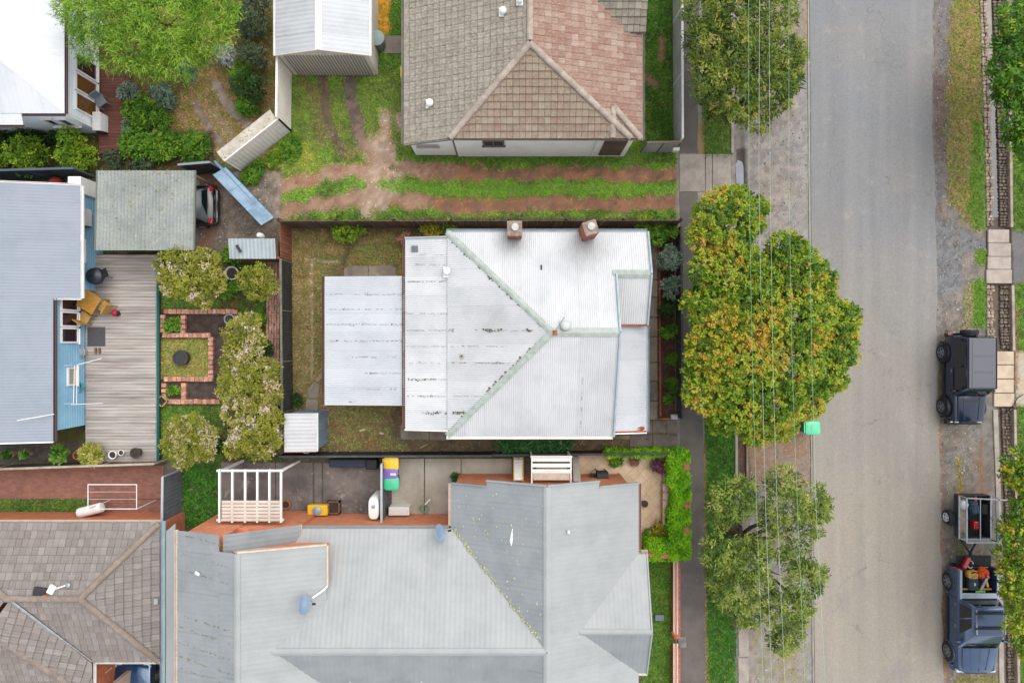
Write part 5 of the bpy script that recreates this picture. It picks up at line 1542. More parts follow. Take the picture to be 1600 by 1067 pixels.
# things on the deck
c = P(165, 434, dz); bq = thing('kettle_barbecue', 'black covered barbecue against the blue wall on the deck', 'barbecue', c)
obj('bowl', MB().lathe(c + Vector((0, 0, .45)), [(.12, 0), (.3, .12), (.36, .3)], 20), m_black, bq, smooth=True)
obj('lid', MB().lathe(c + Vector((0, 0, .75)), [(.37, 0), (.34, .14), (.2, .24), (.04, .27)], 20), mat('lid_black', (44, 50, 58), rough=.35), bq, smooth=True)
obj('handle', MB().tube([c + Vector((-.08, 0, 1.02)), c + Vector((-.05, 0, 1.09)), c + Vector((.05, 0, 1.09)), c + Vector((.08, 0, 1.02))], .014), m_black, bq)
for i in range(3): a = i * 2.094; obj('leg', MB().tube([c + Vector((.1 * math.cos(a), .1 * math.sin(a), .5)), c + Vector((.3 * math.cos(a), .3 * math.sin(a), 0))], .016), m_dark, bq)
obj('side_shelf', MB().box(c + Vector((.38, .12, .78)), (.3, .36, .03), .4), m_black, bq)
m_wood = mat('oiled_timber', (206, 152, 62), (184, 130, 48), s=4, var=.14, stretch=(1, 4, 1))
c = P(154, 473, dz); tb = thing('timber_table', 'square golden timber table on the silvery deck', 'table', c); rz = -.55
M = Matrix.Rotation(rz, 3, 'Z')
for i in range(8): obj('slat', MB().box(c + M @ Vector(((i - 3.5) * .1, 0, .72)), (.094, .8, .03), rz), m_wood, tb)
for a in (-1, 1):
    for b in (-1, 1): obj('leg', MB().box(c + M @ Vector((a * .34, b * .34, .35)), (.06, .06, .7), rz), m_wood, tb)
for a in (-1, 1): obj('apron', MB().bar(c + M @ Vector((-.35, a * .34, .66)), c + M @ Vector((.35, a * .34, .66)), .03, .08), m_wood, tb)
m_wood2 = mat('timber_chair', (196, 156, 84), (176, 134, 66), s=4, var=.14)
c = P(141, 497, dz); t = thing('timber_chair', 'timber chair on the lower left side of the golden table', 'chair', c, 'timber chairs at the deck table'); chair(t, c, rz + 3.14, m_wood2, .46)
c = P(173, 481, dz); t = thing('timber_chair', 'timber chair on the right side of the golden table', 'chair', c, 'timber chairs at the deck table'); chair(t, c, rz - 1.57, m_wood2, .46)
c = P(181, 489, dz); rb = thing('red_bag', 'small red and black bag on the deck beside the timber chair', 'bag', c)
obj('bag_body', MB().lathe(c, [(.12, 0), (.14, .1), (.1, .2), (.03, .25)], 9), mat('red_fabric', (206, 40, 60)), rb, smooth=True)
obj('bag_flap', MB().box(c + Vector((.12, -.02, .08)), (.16, .2, .14), .4), m_black, rb, bev=.02)
tag(obj('door_mat', MB().box(P(150, 526, dz + .012), (.78, .84, .024)), mat('mat_grey', (88, 86, 90), (78, 76, 80), s=20, bump=.4), bev=.006), 'dark grey square mat on the deck in front of the maroon windows', 'mat')
c = P(131, 550, dz); pt = thing('grey_tub', 'round pale grey tub against the blue wall on the deck', 'tub', c)
obj('body', MB().lathe(c, [(.18, 0), (.24, .35), (.26, .36), (.24, .38), (.2, .3)], 18), mat('tub_grey', (176, 186, 192)), pt, smooth=True)
obj('lid', MB().lathe(c + Vector((0, 0, .34)), [(.2, 0), (.16, .06), (.03, .08)], 18), mat('tub_lid', (150, 162, 172)), pt, smooth=True)
sh_ = thing('pair_of_shoes', 'pair of brown shoes on the deck beside the round tub', 'shoes', P(153, 550, dz))
for i in range(2): obj('shoe', MB().loft([[(P(150 + i * 6, 548, dz) + Vector((x, y, z)))[:] for x, z in ((-w, 0), (w, 0), (w * .8, h), (-w * .8, h))] for y, w, h in ((-.14, .03, .04), (-.08, .05, .06), (.05, .045, .1), (.13, .04, .1))]), mat('shoe_brown', (128, 98, 80)), sh_, smooth=True)
c = P(131, 604, dz); tq = thing('clothes_basket', 'turquoise plastic clothes basket leaning at the blue wall', 'basket', c)
obj('basket', MB().lathe(c + Vector((-.05, 0, .1)), [(.16, 0), (.24, .35), (.26, .36), (.22, .34), (.15, .04)], 14), mat_paint('turquoise', (70, 200, 214), .4, 0, .2), tq, smooth=True)
obj('handle', MB().tube([c + Vector((-.05, -.25, .45)), c + Vector((.05, 0, .6)), c + Vector((-.05, .25, .45))], .015), MATS['turquoise'], tq)
cl = thing('clothes_airer', 'white wall mounted clothes airer over the deck boards', 'airer', P(140, 600, dz))
obj('rail', MB().tube([P(120, 570, 1.9), P(158, 560, 1.7)], .014), m_white, cl); obj('rail', MB().tube([P(110, 632, 1.9), P(160, 630, 1.7)], .014), m_white, cl)
obj('crossbar', MB().tube([P(120, 569.5, 1.9), P(119, 632, 1.88)], .012), m_white, cl)
# fence line along the deck's south end and pots
sheet_fence('timber_fence', 'cream topped low timber fence along the south end of the deck', (-60, 728), (262, 717), 1.2, m_timber, mat('cap_cream', (196, 186, 166), (170, 160, 140), s=3), corr=False)
m_terra = mat('terracotta', (200, 120, 60), (176, 100, 50), s=6); m_potd = mat('pot_dark', (92, 82, 80), (70, 62, 62), s=6); m_pott = mat('pot_tan', (196, 168, 130), (176, 148, 112), s=6)
m_soil = mat('potting_soil', (70, 56, 46), (50, 40, 34), s=12)
LG = mat_leaf('leaf_green', [(0, (40, 78, 20)), (.4, (72, 122, 30)), (.75, (110, 160, 50)), (1, (150, 180, 80))])
LY = mat_leaf('leaf_yellow', [(0, (120, 140, 40)), (.4, (176, 176, 70)), (1, (220, 206, 120))])
def pot(name, label, px, py, z, r, h, m, leaf=None, lh=.3, lr=None, L=.12, W=.05, group=None, cat='pot', dens=300):
    c = P(px, py, z); t = thing(name, label, cat, c, group)
    obj('pot', MB().lathe(c, [(r * .72, 0), (r * .95, h * .85), (r * 1.06, h * .86), (r * 1.06, h), (r * .9, h), (r * .86, h * .88)], 20), m, t, smooth=True)
    obj('soil', MB().lathe(c + Vector((0, 0, h * .84)), [(r * .88, 0), (r * .8, .02), (.02, .03)], 16), m_soil, t)
    if leaf:
        q = c + Vector((0, 0, h + lh * .4)); lr = lr or r * 1.1
        cc, nn, ii = crown([(q, lr, lr, lh * .7)], dens, subr=.35, zmin=-.2)
        leaf_mesh('foliage', cc, nn, clump_noise(ii, .1, .9), 6, L, W, leaf, t, cr=.03)
    return t
pot('potted_plant', 'first green plant in a tan pot along the deck fence, nearest the photo edge', 22, 708, .55, .16, .3, m_pott, LG, .3, group='pots along the deck fence')
pot('potted_plant', 'second green plant in a tan pot along the deck fence', 48, 708, .55, .15, .3, m_pott, LG, .28, group='pots along the deck fence')
pot('potted_plant', 'larger green leafy plant in a tan pot along the deck fence', 104, 707, .55, .22, .35, m_pott, LG, .35, .34, .16, .08, group='pots along the deck fence')
pot('potted_plant', 'orange terracotta pot beside the yellow leafed plant', 126, 710, .55, .17, .3, m_terra, None, group='pots along the deck fence')
pot('potted_plant', 'bushy yellow leafed plant in a terracotta pot along the deck fence', 152, 708, .55, .2, .3, m_terra, LY, .4, .46, .16, .06, group='pots along the deck fence')
pot('white_pot', 'larger empty white pot along the deck fence', 181, 709, .55, .17, .3, m_white, group='pots along the deck fence')
pot('white_pot', 'smaller empty white pot beside the larger white one', 193, 706, .55, .12, .24, m_white, group='pots along the deck fence')
pot('dark_pot', 'dark brown pot with a white stone at the end of the deck fence', 217, 706, .55, .22, .34, m_potd, group='pots along the deck fence')
# ------------------------------------------------------------------ raised garden
gb = thing('garden_bed_edging', 'red and cream brick edging of the vegetable garden', 'edging', P(310, 560, 0))
m_gbk = mat('garden_brick', (206, 150, 128), (184, 116, 92), s=6, rnd=.3, var=.2, c3=(228, 206, 188), s3=6, t3=.54)
pr = None
def brick_run(x0, y0, x1, y1):
    global pr
    a = P(x0, y0, 0); b = P(x1, y1, 0); d = b - a; L = d.length; n = max(1, round(L / .2)); rz = math.atan2(d.y, d.x)
    for i in range(n):
        M = Matrix.Translation(a.lerp(b, (i + .5) / n) + Vector((R(-.008, .008), R(-.008, .008), R(-.006, .006))) - ORG[gb.name]) @ Matrix.Rotation(rz + R(-.05, .05), 4, 'Z')
        if pr is None: pr = obj('brick', MB().box((0, 0, .09), (.185, .21, .18)), m_gbk, gb, local=True, bev=.012); pr.matrix_local = M
        else: share(pr, gb, M)
for r_ in ((258, 487, 368, 487), (288, 492, 288, 522), (256, 524, 330, 524), (331, 526, 331, 592), (258, 592, 334, 592), (258, 598, 258, 622), (289, 598, 289, 624), (264, 627, 345, 627), (256, 492, 256, 520), (369, 484, 369, 500)): brick_run(*r_)
pot('large_pot', 'large white rimmed pot between the flowering trees', 367, 428, 0, .29, .4, mat('pot_white', (212, 210, 208), (180, 176, 172), s=6))
pot('round_pot', 'grey metal rimmed tub at the corner of the brick edged bed', 362, 499, .0, .22, .32, mat('pot_metal', (170, 176, 182), (140, 146, 152), s=6))
c = P(288, 559, 0); brl = thing('barrel_planter', 'dark half barrel planter in the middle of the small lawn', 'planter', c)
obj('barrel', MB().lathe(c, [(.28, 0), (.34, .25), (.33, .45), (.29, .45), (.28, .38)], 20), mat('barrel_wood', (96, 84, 78), (72, 62, 58), s=5), brl, smooth=True)
obj('hoop', MB().lathe(c + Vector((0, 0, .36)), [(.345, 0), (.35, .04), (.335, .05)], 20), m_dark, brl); obj('soil', MB().lathe(c + Vector((0, 0, .37)), [(.28, 0), (.2, .02), (.02, .03)], 14), m_soil, brl)
c = P(257, 626, 0); sq = thing('square_planter', 'square timber planter box turned on its corner by the brick edging', 'planter', c)
for i in range(4):
    a = .8 + i * math.pi / 2; M = Matrix.Rotation(a, 3, 'Z'); obj('side_board', MB().box(c + M @ Vector((.18, 0, .15)), (.04, .4, .3), M=M), mat('planter_wood', (206, 180, 130), (180, 152, 104), s=5), sq)
obj('soil', MB().box(c + Vector((0, 0, .12)), (.33, .33, .2), .8), m_soil, sq)
# ------------------------------------------------------------------ grey roofed brick house, south
gh = thing('brick_house', 'large orange brick house with pale blue grey metal roofs and several gables', 'house', P(640, 930, 0))
m_gr2 = mat_iron('grey_roof', (168, 171, 170), (156, 160, 160), rough=.5, rnd=.03)
m_gr3 = mat_iron('grey_roof_shaded_mossy', (150, 154, 156), (134, 140, 143), rough=.6, rnd=.015)  # darker copy: shade of west and south slopes put into colour, with moss tone
m_ob = mat_brick('orange_brick', (240, 148, 102), (226, 130, 86), (210, 160, 130), axis='wall')
m_crm = mat('cream_trim', (226, 206, 188), (208, 188, 170), s=3)
zE, zM = 2.9, 4.5
A = P(470, 826, zE); D = P(425, 1019, zM); Cc = P(855, 1019, zM)
yE = A.y; yM = D.y; yEnd = -19.0
X0 = D.x
rf = dict(pitch=.2, amp=.0045, sheet=.8)
w_eave = P(705, 757, zE); w_r = P(855, 768, zM); yN = -5.75
e_eave = P(998, 752, zE)
xc = P(760, 760, 3.5).x; xd = P(936, 757, 3.5).x
zW = lambda x: zE + (zM - zE) * (x - w_eave.x) / (w_r.x - w_eave.x)
zEa = lambda x: zE + (zM - zE) * (e_eave.x - x) / (e_eave.x - w_r.x)
V = lambda x, y, z: Vector((x, y, z))
# centre wing
corr_face(gh, [V(w_eave.x, yN, zE), V(xc, yN, zW(xc)), V(xc, yEnd, zW(xc)), V(w_eave.x, yEnd, zE)], m_gr3, **rf)
corr_face(gh, [V(xc, yN + .22, zW(xc)), V(w_r.x, yN + .22, zM), V(w_r.x, yEnd, zM), V(xc, yEnd, zW(xc))], m_gr3, **rf)
corr_face(gh, [V(w_r.x, yN + .22, zM), V(xd, yN + .22, zEa(xd)), V(xd, yEnd, zEa(xd)), V(w_r.x, yEnd, zM)], m_gr2, **rf)
corr_face(gh, [V(xd, yN, zEa(xd)), V(e_eave.x, yN, zE), V(e_eave.x, yEnd, zE), V(xd, yEnd, zEa(xd))], m_gr2, **rf)
ridge_cap(gh, V(w_r.x, yN + .22, zM), V(w_r.x, yEnd, zM), m_gr2, .14, .05)
# main east-west roof
corr_face(gh, [V(P(425, 826, zE).x, yE, zE), V(w_eave.x + .02, yE, zE), V(Cc.x, yM, zM), D], m_gr2, **rf)
corr_face(gh, [D, V(Cc.x, yM, zM), V(w_eave.x + 1, yM - 4.2, zE), V(X0 + 2.5, yM - 4.2, zE)], m_gr3, **rf)
ridge_cap(gh, D, V(Cc.x, yM, zM), m_gr2, .14, .05)
for px in (545, 657):
    a = P(px, 1049, 4.0); dx = 1.5
    corr_face(gh, [a, V(a.x, a.y - 2.5, a.z), V(a.x - dx, a.y - 2.5, a.z - .6), V(a.x - dx, a.y - 1.2, a.z - .6)], m_gr3, **rf)
    corr_face(gh, [a, V(a.x, a.y - 2.5, a.z), V(a.x + dx, a.y - 2.5, a.z - .6), V(a.x + dx, a.y - 1.2, a.z - .6)], m_gr2, **rf)
# small eastern gable
g0 = P(905, 988, 3.95); g1 = P(1019, 986, 3.95); g1.y = g0.y; gN = P(985, 864, 2.9); gS = P(990, 1052, 2.9)
gNy = gN.y; gSy = gS.y
corr_face(gh, [g0, g1, V(P(1011, 0, 2.9).x, gNy, 2.9), V(P(985, 0, 2.9).x, gNy, 2.9)], m_gr2, down=(0, 1, 0), **rf)
corr_face(gh, [g0, g1, V(P(1011, 0, 2.9).x, gSy, 2.9), V(P(990, 0, 2.9).x, gSy, 2.9)], m_gr3, down=(0, -1, 0), **rf)
ridge_cap(gh, g0, g1, m_gr2, .12, .05)
gutter(gh, V(P(985, 0, 2.9).x - .5, gNy + .06, 2.86), V(P(1013, 0, 2.9).x, gNy + .06, 2.86), m_crm, .08, .08)
gutter(gh, V(P(990, 0, 2.9).x - .2, gSy - .06, 2.86), V(P(1012, 0, 2.9).x, gSy - .06, 2.86), m_white, .08, .08)
obj('barge_board', MB().bar(g1, V(P(1011, 0, 2.9).x, gNy, 2.88), .05, .12).bar(g1 + V(0, 0, -.002), V(P(1011, 0, 2.9).x, gSy, 2.88), .05, .12), m_gr2, gh)
obj('corner_pier', MB().box(P(1004, 866, 2.85), (.9, .1, .14)), m_brick, gh)
# western wing
zw = 4.9; xr = P(370, 0, zw).x; yW = -7.95; yW2 = -7.32
sl = .33
zs = lambda x: zw - sl * abs(x - xr)
xe = P(510, 0, 3.88).x; xg = P(276, 0, 4.05).x; xm = P(342, 0, 4.65).x
corr_face(gh, [V(xr, yW, zw), V(xe, yW, zs(xe)), V(xe, yEnd, zs(xe)), V(xr, yEnd, zw)], m_gr2, **rf)
corr_face(gh, [V(xg, yW2, zs(xg)), V(xm, yW2, zs(xm)), V(xm, yEnd, zs(xm)), V(xg, yEnd, zs(xg))], m_gr3, **rf)
corr_face(gh, [V(xm, yW, zs(xm)), V(xr, yW, zw), V(xr, yEnd, zw), V(xm, yEnd, zs(xm))], m_gr3, **rf)
ridge_cap(gh, V(xr, yW, zw), V(xr, yEnd, zw), m_gr2, .12, .04)
xq = P(468, 0, 3.0).x
corr_face(gh, [V(xm + .05, -7.38, 4.42), V(xq, -7.38, 3.02), V(xq, yW - .2, 3.02), V(xm + .05, yW - .2, 4.42)], m_gr3, **rf)
obj('barge_board', MB().bar(V(xr, yW + .04, zw - .03), V(xe, yW + .04, zs(xe) - .03), .06, .14), m_crm, gh)
obj('barge_board', MB().bar(V(xe + .04, yW, zs(xe) - .03), V(xe + .04, P(512, 915, 3.85).y, zs(xe) - .03), .06, .12), m_crm, gh)
obj('downpipe', MB().tube([V(xe + .03, P(0, 915, 3.85).y, zs(xe)), P(505, 922, 4.0), P(488, 934, 4.25)], .04), m_white, gh)
gutter(gh, V(xg - .06, yW2, zs(xg)), V(xg - .06, yEnd, zs(xg)), m_crm, .12, .1)
gutter(gh, V(xq + .04, -7.38, 3.0), V(xq + .04, yW - .2, 3.0), m_crm, .08, .08)
obj('lower_roof', MB().slab([P(259, 830, 2.75), P(273, 818, 2.85), V(P(273, 0, 2.85).x, yEnd, 2.85), V(P(259, 0, 2.75).x, yEnd, 2.75)], .05), m_gr2, gh)
obj('barge_board', MB().bar(V(w_eave.x, yN + .04, zE), V(xc, yN + .04, zW(xc)), .05, .14), m_gr3, gh)
obj('barge_board', MB().bar(V(xc, yN + .26, zW(xc)), V(w_r.x, yN + .26, zM), .05, .14).bar(V(w_r.x, yN + .262, zM), V(xd, yN + .262, zEa(xd)), .05, .14), m_gr2, gh)
obj('barge_board', MB().bar(V(xd, yN + .04, zEa(xd)), V(e_eave.x, yN + .04, zE), .05, .14), m_gr2, gh)
gutter(gh, V(w_eave.x - .06, yN, zE - .02), V(w_eave.x - .06, yE, zE - .02), m_crm, .1, .09)
gutter(gh, V(e_eave.x + .06, yN, zE - .02), V(e_eave.x + .06, gNy, zE - .02), mat('gutter_brown2', (150, 120, 110)), .09, .08)
gutter(gh, V(xq, yE + .06, zE - .02), V(w_eave.x, yE + .06, zE - .02), m_gr2, .1, .09)
# walls
mb = MB()
mb.prism([(w_eave.x + .12, yN - .15), (e_eave.x - .3, yN - .15), (e_eave.x - .3, yEnd), (w_eave.x + .12, yEnd)], 0, 2.82)
mb.add([V(w_eave.x + .12, yN - .15, 2.82), V(e_eave.x - .3, yN - .15, 2.82), V(w_r.x, yN - .15, 4.3)], [(0, 1, 2)])
mb.prism([(xq - .5, yE - .12), (w_eave.x + .12, yE - .12), (w_eave.x + .12, yEnd), (xq - .5, yEnd)], 0, 2.82)
mb.prism([(xg + .15, yW2 - .2), (xm, yW2 - .2), (xm, yEnd), (xg + .15, yEnd)], 0, 3.9)
mb.prism([(xm, -7.55), (xq - .1, -7.55), (xq - .1, yEnd), (xm, yEnd)], 0, 2.9)
mb.prism([(xm, yW - .12), (xe - .1, yW - .12), (xe - .1, yEnd), (xm, yEnd)], 2.9, zs(xe) - .1)
mb.prism([(e_eave.x - .3, gNy - .2), (P(1011, 0, 2.9).x - .15, gNy - .2), (P(1011, 0, 2.9).x - .15, gSy + .2), (e_eave.x - .3, gSy + .2)], 0, 2.8)
obj('wall', mb, m_ob, gh)
mb = MB()
for (a, b) in ((V(xm, -7.54, 2.9), V(xq - .1, -7.54, 2.9)),): pass
mb.add([V(xm, yW - .11, zs(xe) - .1), V(xr, yW - .11, zw - .1), V(xe - .1, yW - .11, zs(xe) - .1)], [(0, 1, 2)])
obj('gable', mb, m_crm, gh)
# lichen spots and moss lines on the grey roofs
m_lsp = mat('lichen_spot', (190, 192, 150), (160, 164, 120), s=8)
mb = MB()
for i in range(130):
    u = R(0, 1); x = w_eave.x + (w_r.x - w_eave.x) * u; y = R(-11.6, -5.9)
    if y < yE - (x - w_eave.x) * 1.1: continue
    r = R(.015, .05); mb.lathe((x, y, zW(x) + .008), [(r, 0), (r * .7, .012)], 6)
for i in range(150):
    t = R(0, 1); p = V(w_eave.x, yE, zE).lerp(V(w_r.x, yM, zM), t) + V(R(-.02, .14), R(-.02, .12), .03); r = R(.02, .06); mb.lathe(p, [(r, 0), (r * .6, .02)], 6)
obj('lichen', mb, m_lsp, gh, kind='stuff')
mb = MB()
for py in (838, 868, 893, 966, 985, 1010, 1032, 1050):
    for q in range(26):
        x = xg + R(.05, 2.3); y = P(0, py, 4.4).y - (x - xg) * .14 + R(-.03, .03); r = R(.01, .03)
        if R(0, 1) < .7: mb.bar(V(x, y, zs(x) + .01), V(x + R(.03, .1), y, zs(x) + .02), r, .015)
obj('moss', mb, mat('moss_yellow', (140, 134, 84), (104, 104, 70), s=8), gh, kind='stuff')
mb = MB()
for i in range(3): mb.bar(P(801, 826 + i * 7, 3.95), P(797 + i, 846 + i * 3, 3.92), .035, .03)
obj('roof_bracket', mb, m_white, gh)
obj('roof_pipe', MB().lathe(P(888, 829, 4.1), [(.05, 0), (.05, .25)], 8), m_white, gh)
obj('roof_pipe', MB().bar(P(311, 898, 4.55), P(305, 894, 4.5), .09, .05), m_white, gh)
def dish(label, px, py, z, rz, r=.36):
    c = P(px, py, z); t = thing('satellite_dish', label, 'satellite dish', c, 'satellite dishes on the grey roof')
    M = Matrix.Rotation(rz, 3, 'Z') @ Matrix.Rotation(1.2, 3, 'X')
    obj('reflector', MB().lathe(c + V(0, 0, .45), [(.02, .0), (r * .5, .03), (r, .1), (r * 1.02, .11), (r, .12), (r * .5, .06), (.02, .03)], 20, M), mat('dish_blue', (150, 170, 192), (134, 154, 176), s=3, rough=.4), t, smooth=True)
    obj('mast', MB().tube([c, c + V(0, 0, .45)], .025), m_steel, t)
    e = c + V(0, 0, .5) + M @ V(0, -.1, .5)
    obj('arm', MB().tube([c + V(0, 0, .4) + M @ V(0, -r, .1), e], .014), m_steel, t); obj('receiver', MB().box(e, (.07, .07, .12), M=M), m_dark, t)
    return t
dish('upper blue grey satellite dish at the eave above the concrete court', 686, 829, 3.0, 1.9)
dish('lower blue grey satellite dish on the valley of the western wing', 477, 938, 4.2, 1.75)
# ------------------------------------------------------------------ tiled house, south-west
sw_ = thing('tiled_house', 'brown grey concrete tiled hip roof house next to the red brick paving', 'house', P(100, 940, 0))
m_tb = mat_tile('tile_brown', [(144, 135, 130), (134, 125, 120), (152, 144, 139), (139, 130, 125), (158, 151, 146)], (172, 164, 156), lt=.6)
zE2 = 2.7; zR2 = 3.95
TN = P(249, 817, zE2); TR = P(125, 935, zR2); TL = P(10, 935, zR2); TS = P(248, 1033, zE2); TS.x = TN.x
T5 = Tiled(sw_, m_tb, .25, .32, 290)
TLn = P(-110, 817, zE2)
T5.face([TN, TR, TL, V(TLn.x, TN.y, zE2)]); T5.face([TN, TR, TS])
VL = P(16, 938, zR2); VE = P(145, 1035, zE2); VE.y = TS.y
T5.face([TR, TS, VE, V(VL.x, TR.y, zR2)])
W1 = V(VE.x, VE.y - 1.5, zE2); W2 = V(VL.x - .9, TR.y - 1.3, zR2)
T5.face([V(VL.x, TR.y, zR2), VE, W1, W2])
T5.face([W2, W1, V(-30, W1.y, zE2), V(-25, W2.y, zR2)])
T5.face([TL, V(TLn.x, TN.y, zE2), V(TLn.x, W1.y, zE2)])
T5.build(m_under)
m_rt2 = mat('ridge_tile_brown', (152, 136, 124), (134, 120, 110), s=4, rnd=.1)
for a, b in ((TN, TR), (TS, TR), (TR, TL), (W1, W2), (V(TLn.x, TN.y, zE2), TL)): ridge_tiles(sw_, a + V(0, 0, .03), b + V(0, 0, .03), m_rt2, .12, .4)
ridge_cap(sw_, V(VL.x, TR.y, zR2) + V(.1, -.1, .03), VE + V(0, 0, .05), m_steel, .05, .0, .05, name='valley_gutter')
gutter(sw_, V(TN.x, TN.y + .06, zE2), V(TLn.x, TN.y + .06, zE2), m_crm, .1, .09)
gutter(sw_, V(TN.x + .12, TN.y + .06, zE2), V(TN.x + .12, yEnd, zE2), mat('gutter_teal', (160, 180, 188), (146, 166, 174)), .2, .09)
gutter(sw_, V(TS.x, TS.y - .06, zE2), V(VE.x, TS.y - .06, zE2), m_white, .08, .08)
gutter(sw_, V(VE.x + .05, VE.y, zE2), V(VE.x + .05, W1.y, zE2), m_white, .08, .08)
obj('wall', MB().prism([(TN.x - .25, TN.y - .22), (TN.x - .25, TS.y + .3), (VE.x - .25, TS.y + .3), (VE.x - .25, W1.y - 2), (-30, W1.y - 2), (-30, TN.y - .22)], 0, 2.6), mat_brick('red_brick', (232, 136, 92), (214, 116, 78), (206, 160, 130), axis='wall'), sw_)
obj('flue', MB().lathe(P(112, 911, 3.6), [(.05, 0), (.05, .2), (.1, .22), (.1, .26), (.02, .3)], 12), m_steel, sw_, smooth=True)
obj('flue_base', MB().box(P(112, 905, 3.6), (.32, .34, .05)), m_steel, sw_)
obj('flue_stay', MB().bar(P(106, 913, 3.75), P(80, 922, 3.9), .05, .05), m_white, sw_)
obj('vent_box', MB().box(P(62, 925, 3.9), (.5, .36, .14), -.15), m_dark, sw_, bev=.03)
obj('vent_patch', MB().box(P(80, 921, 3.92), (.26, .36, .1), -.5), m_white, sw_, bev=.02)
obj('tile_patch', MB().box(P(70, 932, 4.0), (.16, .12, .08)), m_terra, sw_)
obj('eave_box', MB().box(P(244, 939, 2.8), (.16, .22, .12)), m_gr2, sw_)
ac_unit('air_conditioner', 'white air conditioner unit beside the brick wall in the recess of the tiled house', 166, 1050, .9, .28, .7, .55, -.5)
tag(obj('cream_pillar', MB().box(P(196, 1062, 1.0), (.22, .6, 2.0)), m_crm, bev=.02), 'cream pillar in the recess beside the blue car', 'pillar')
# ------------------------------------------------------------------ yards on the south side
mb = MB().prism([P(-150, 727)[:2], P(256, 727)[:2], P(256, 779)[:2], P(-150, 779)[:2]], -.05, .04)
mpav = mat_brick('paving_brick', (166, 108, 92), (140, 92, 82), (116, 104, 78), axis='xy'); pav = struct('brick_paving', mb, mpav)
mb = MB().prism([P(140, 780)[:2], P(262, 780)[:2], P(262, 806)[:2], P(140, 806)[:2]], -.05, .04); struct('brick_paving', mb, mpav)
slab_row('garden_strip', [[(-100, 803), (105, 803), (100, 822), (-100, 822)]], mat('teal_concrete', (180, 190, 178), (160, 168, 156), s=2))
cl = thing('clothes_line', 'white rectangular clothes line frame standing on the brick paving', 'clothes line', P(175, 790, 0))
fr = [P(137, 757, 1.6), P(213, 757, 1.6), P(213, 795, 1.6), P(137, 795, 1.6)]
for i in range(4): obj('rail', MB().tube([fr[i], fr[(i + 1) % 4]], .02), m_white, cl)
obj('line', MB().tube([fr[0].lerp(fr[3], .3), fr[1].lerp(fr[2], .3)], .006), m_white, cl); obj('line', MB().tube([fr[0].lerp(fr[3], .6), fr[1].lerp(fr[2], .6)], .006), m_white, cl)
for i in (2, 3): obj('leg', MB().tube([fr[i], V(fr[i].x, fr[i].y, 0)], .025), m_white, cl)
c = P(141, 797, .9); M = Matrix.Rotation(math.pi / 2 + .0, 3, 'Y'); M = Matrix.Rotation(.25, 3, 'Z') @ M
hwt = thing('water_heater', 'white rounded water heater lying against the orange brick wall', 'water heater', P(141, 797, 0))
obj('tank', MB().lathe(c - M @ V(0, 0, .55), [(.05, 0), (.2, .03), (.22, .1), (.22, 1.0), (.2, 1.07), (.05, 1.1)], 16, M), m_white, hwt, smooth=True)
obj('stand', MB().box(P(141, 797, .35), (.8, .3, .7), .25), m_brick, hwt)
sheet_fence('sheet_fence', 'grey metal fence panel between brick paving and the narrow green lawn', (285, 733), (284, 806), 1.75, mat('fence_grey', (118, 124, 130), (104, 110, 116), s=2), mat('fence_grey_cap', (186, 192, 196)), corr=False)
slab_row('driveway_slab', [[(345, 722), (430, 722), (430, 812), (345, 812)], [(431, 722), (489, 722), (489, 808), (431, 808)], [(491, 722), (503, 722), (503, 806), (491, 806)], [(505, 722), (600, 722), (600, 808), (505, 808)]], mat('driveway_dark', (126, 116, 110), (92, 84, 82), s=.9, var=.2, c3=(160, 150, 138), s3=1.4, t3=.58))
slab_row('courtyard_slab', [[(612, 716), (662.5, 716), (662.5, 812), (612, 812)], [(664, 716), (720, 716), (720, 755), (705, 757), (705, 812), (664, 812)], [(721, 716), (800, 716), (800, 740), (721, 740)]], m_concl)
sheet_fence('sheet_fence', 'grey metal fence dividing dark driveway from pale courtyard beside the bins', (606, 716), (606, 806), 1.5, MATS['fence_grey'], MATS['fence_grey_cap'], corr=False)
# pergola
pg = thing('pergola', 'white timber pergola with six rafters over the driveway', 'pergola', P(395, 775, 0))
zp = 2.4
for i, x in enumerate((343, 363, 383, 402, 421, 439)): obj('rafter', MB().bar(P(x, 733, zp + .06), P(x, 816, zp + .06), .07, .12), m_white, pg)
obj('beam', MB().bar(P(339, 735, zp - .04), P(443, 735, zp - .04), .08, .14), m_white, pg); obj('beam', MB().bar(P(339, 812, zp - .05), P(443, 812, zp - .05), .08, .14), m_white, pg)
for x, y in ((344, 735), (439, 735)): obj('post', MB().box(V(P(x, y, zp).x, P(x, y, zp).y - .02, 1.15), (.09, .09, 2.3)), m_white, pg)
obj('brace', MB().bar(P(439, 736, zp), P(458, 725, 1.2), .05, .06), m_white, pg)
for j in range(6): obj('roof_panel', MB().slab([P(346, 782 + j * 5.5, zp + .13), P(438, 782 + j * 5.5, zp + .13), P(438, 786.5 + j * 5.5, zp + .13), P(346, 786.5 + j * 5.5, zp + .13)], .012), mat('panel_cream', (226, 212, 198), (210, 196, 182)), pg)
tag(obj('dark_crate', MB().box(P(545, 722, .3), (1.6, .35, .6)), mat('crate_navy', (48, 56, 70)), bev=.03), 'long dark navy box against the fence on the driveway', 'box')
tag(obj('dark_crate', MB().box(P(582, 724, .25), (.5, .45, .5)), m_black, bev=.03), 'small black box at the fence beside the yellow bin', 'box')
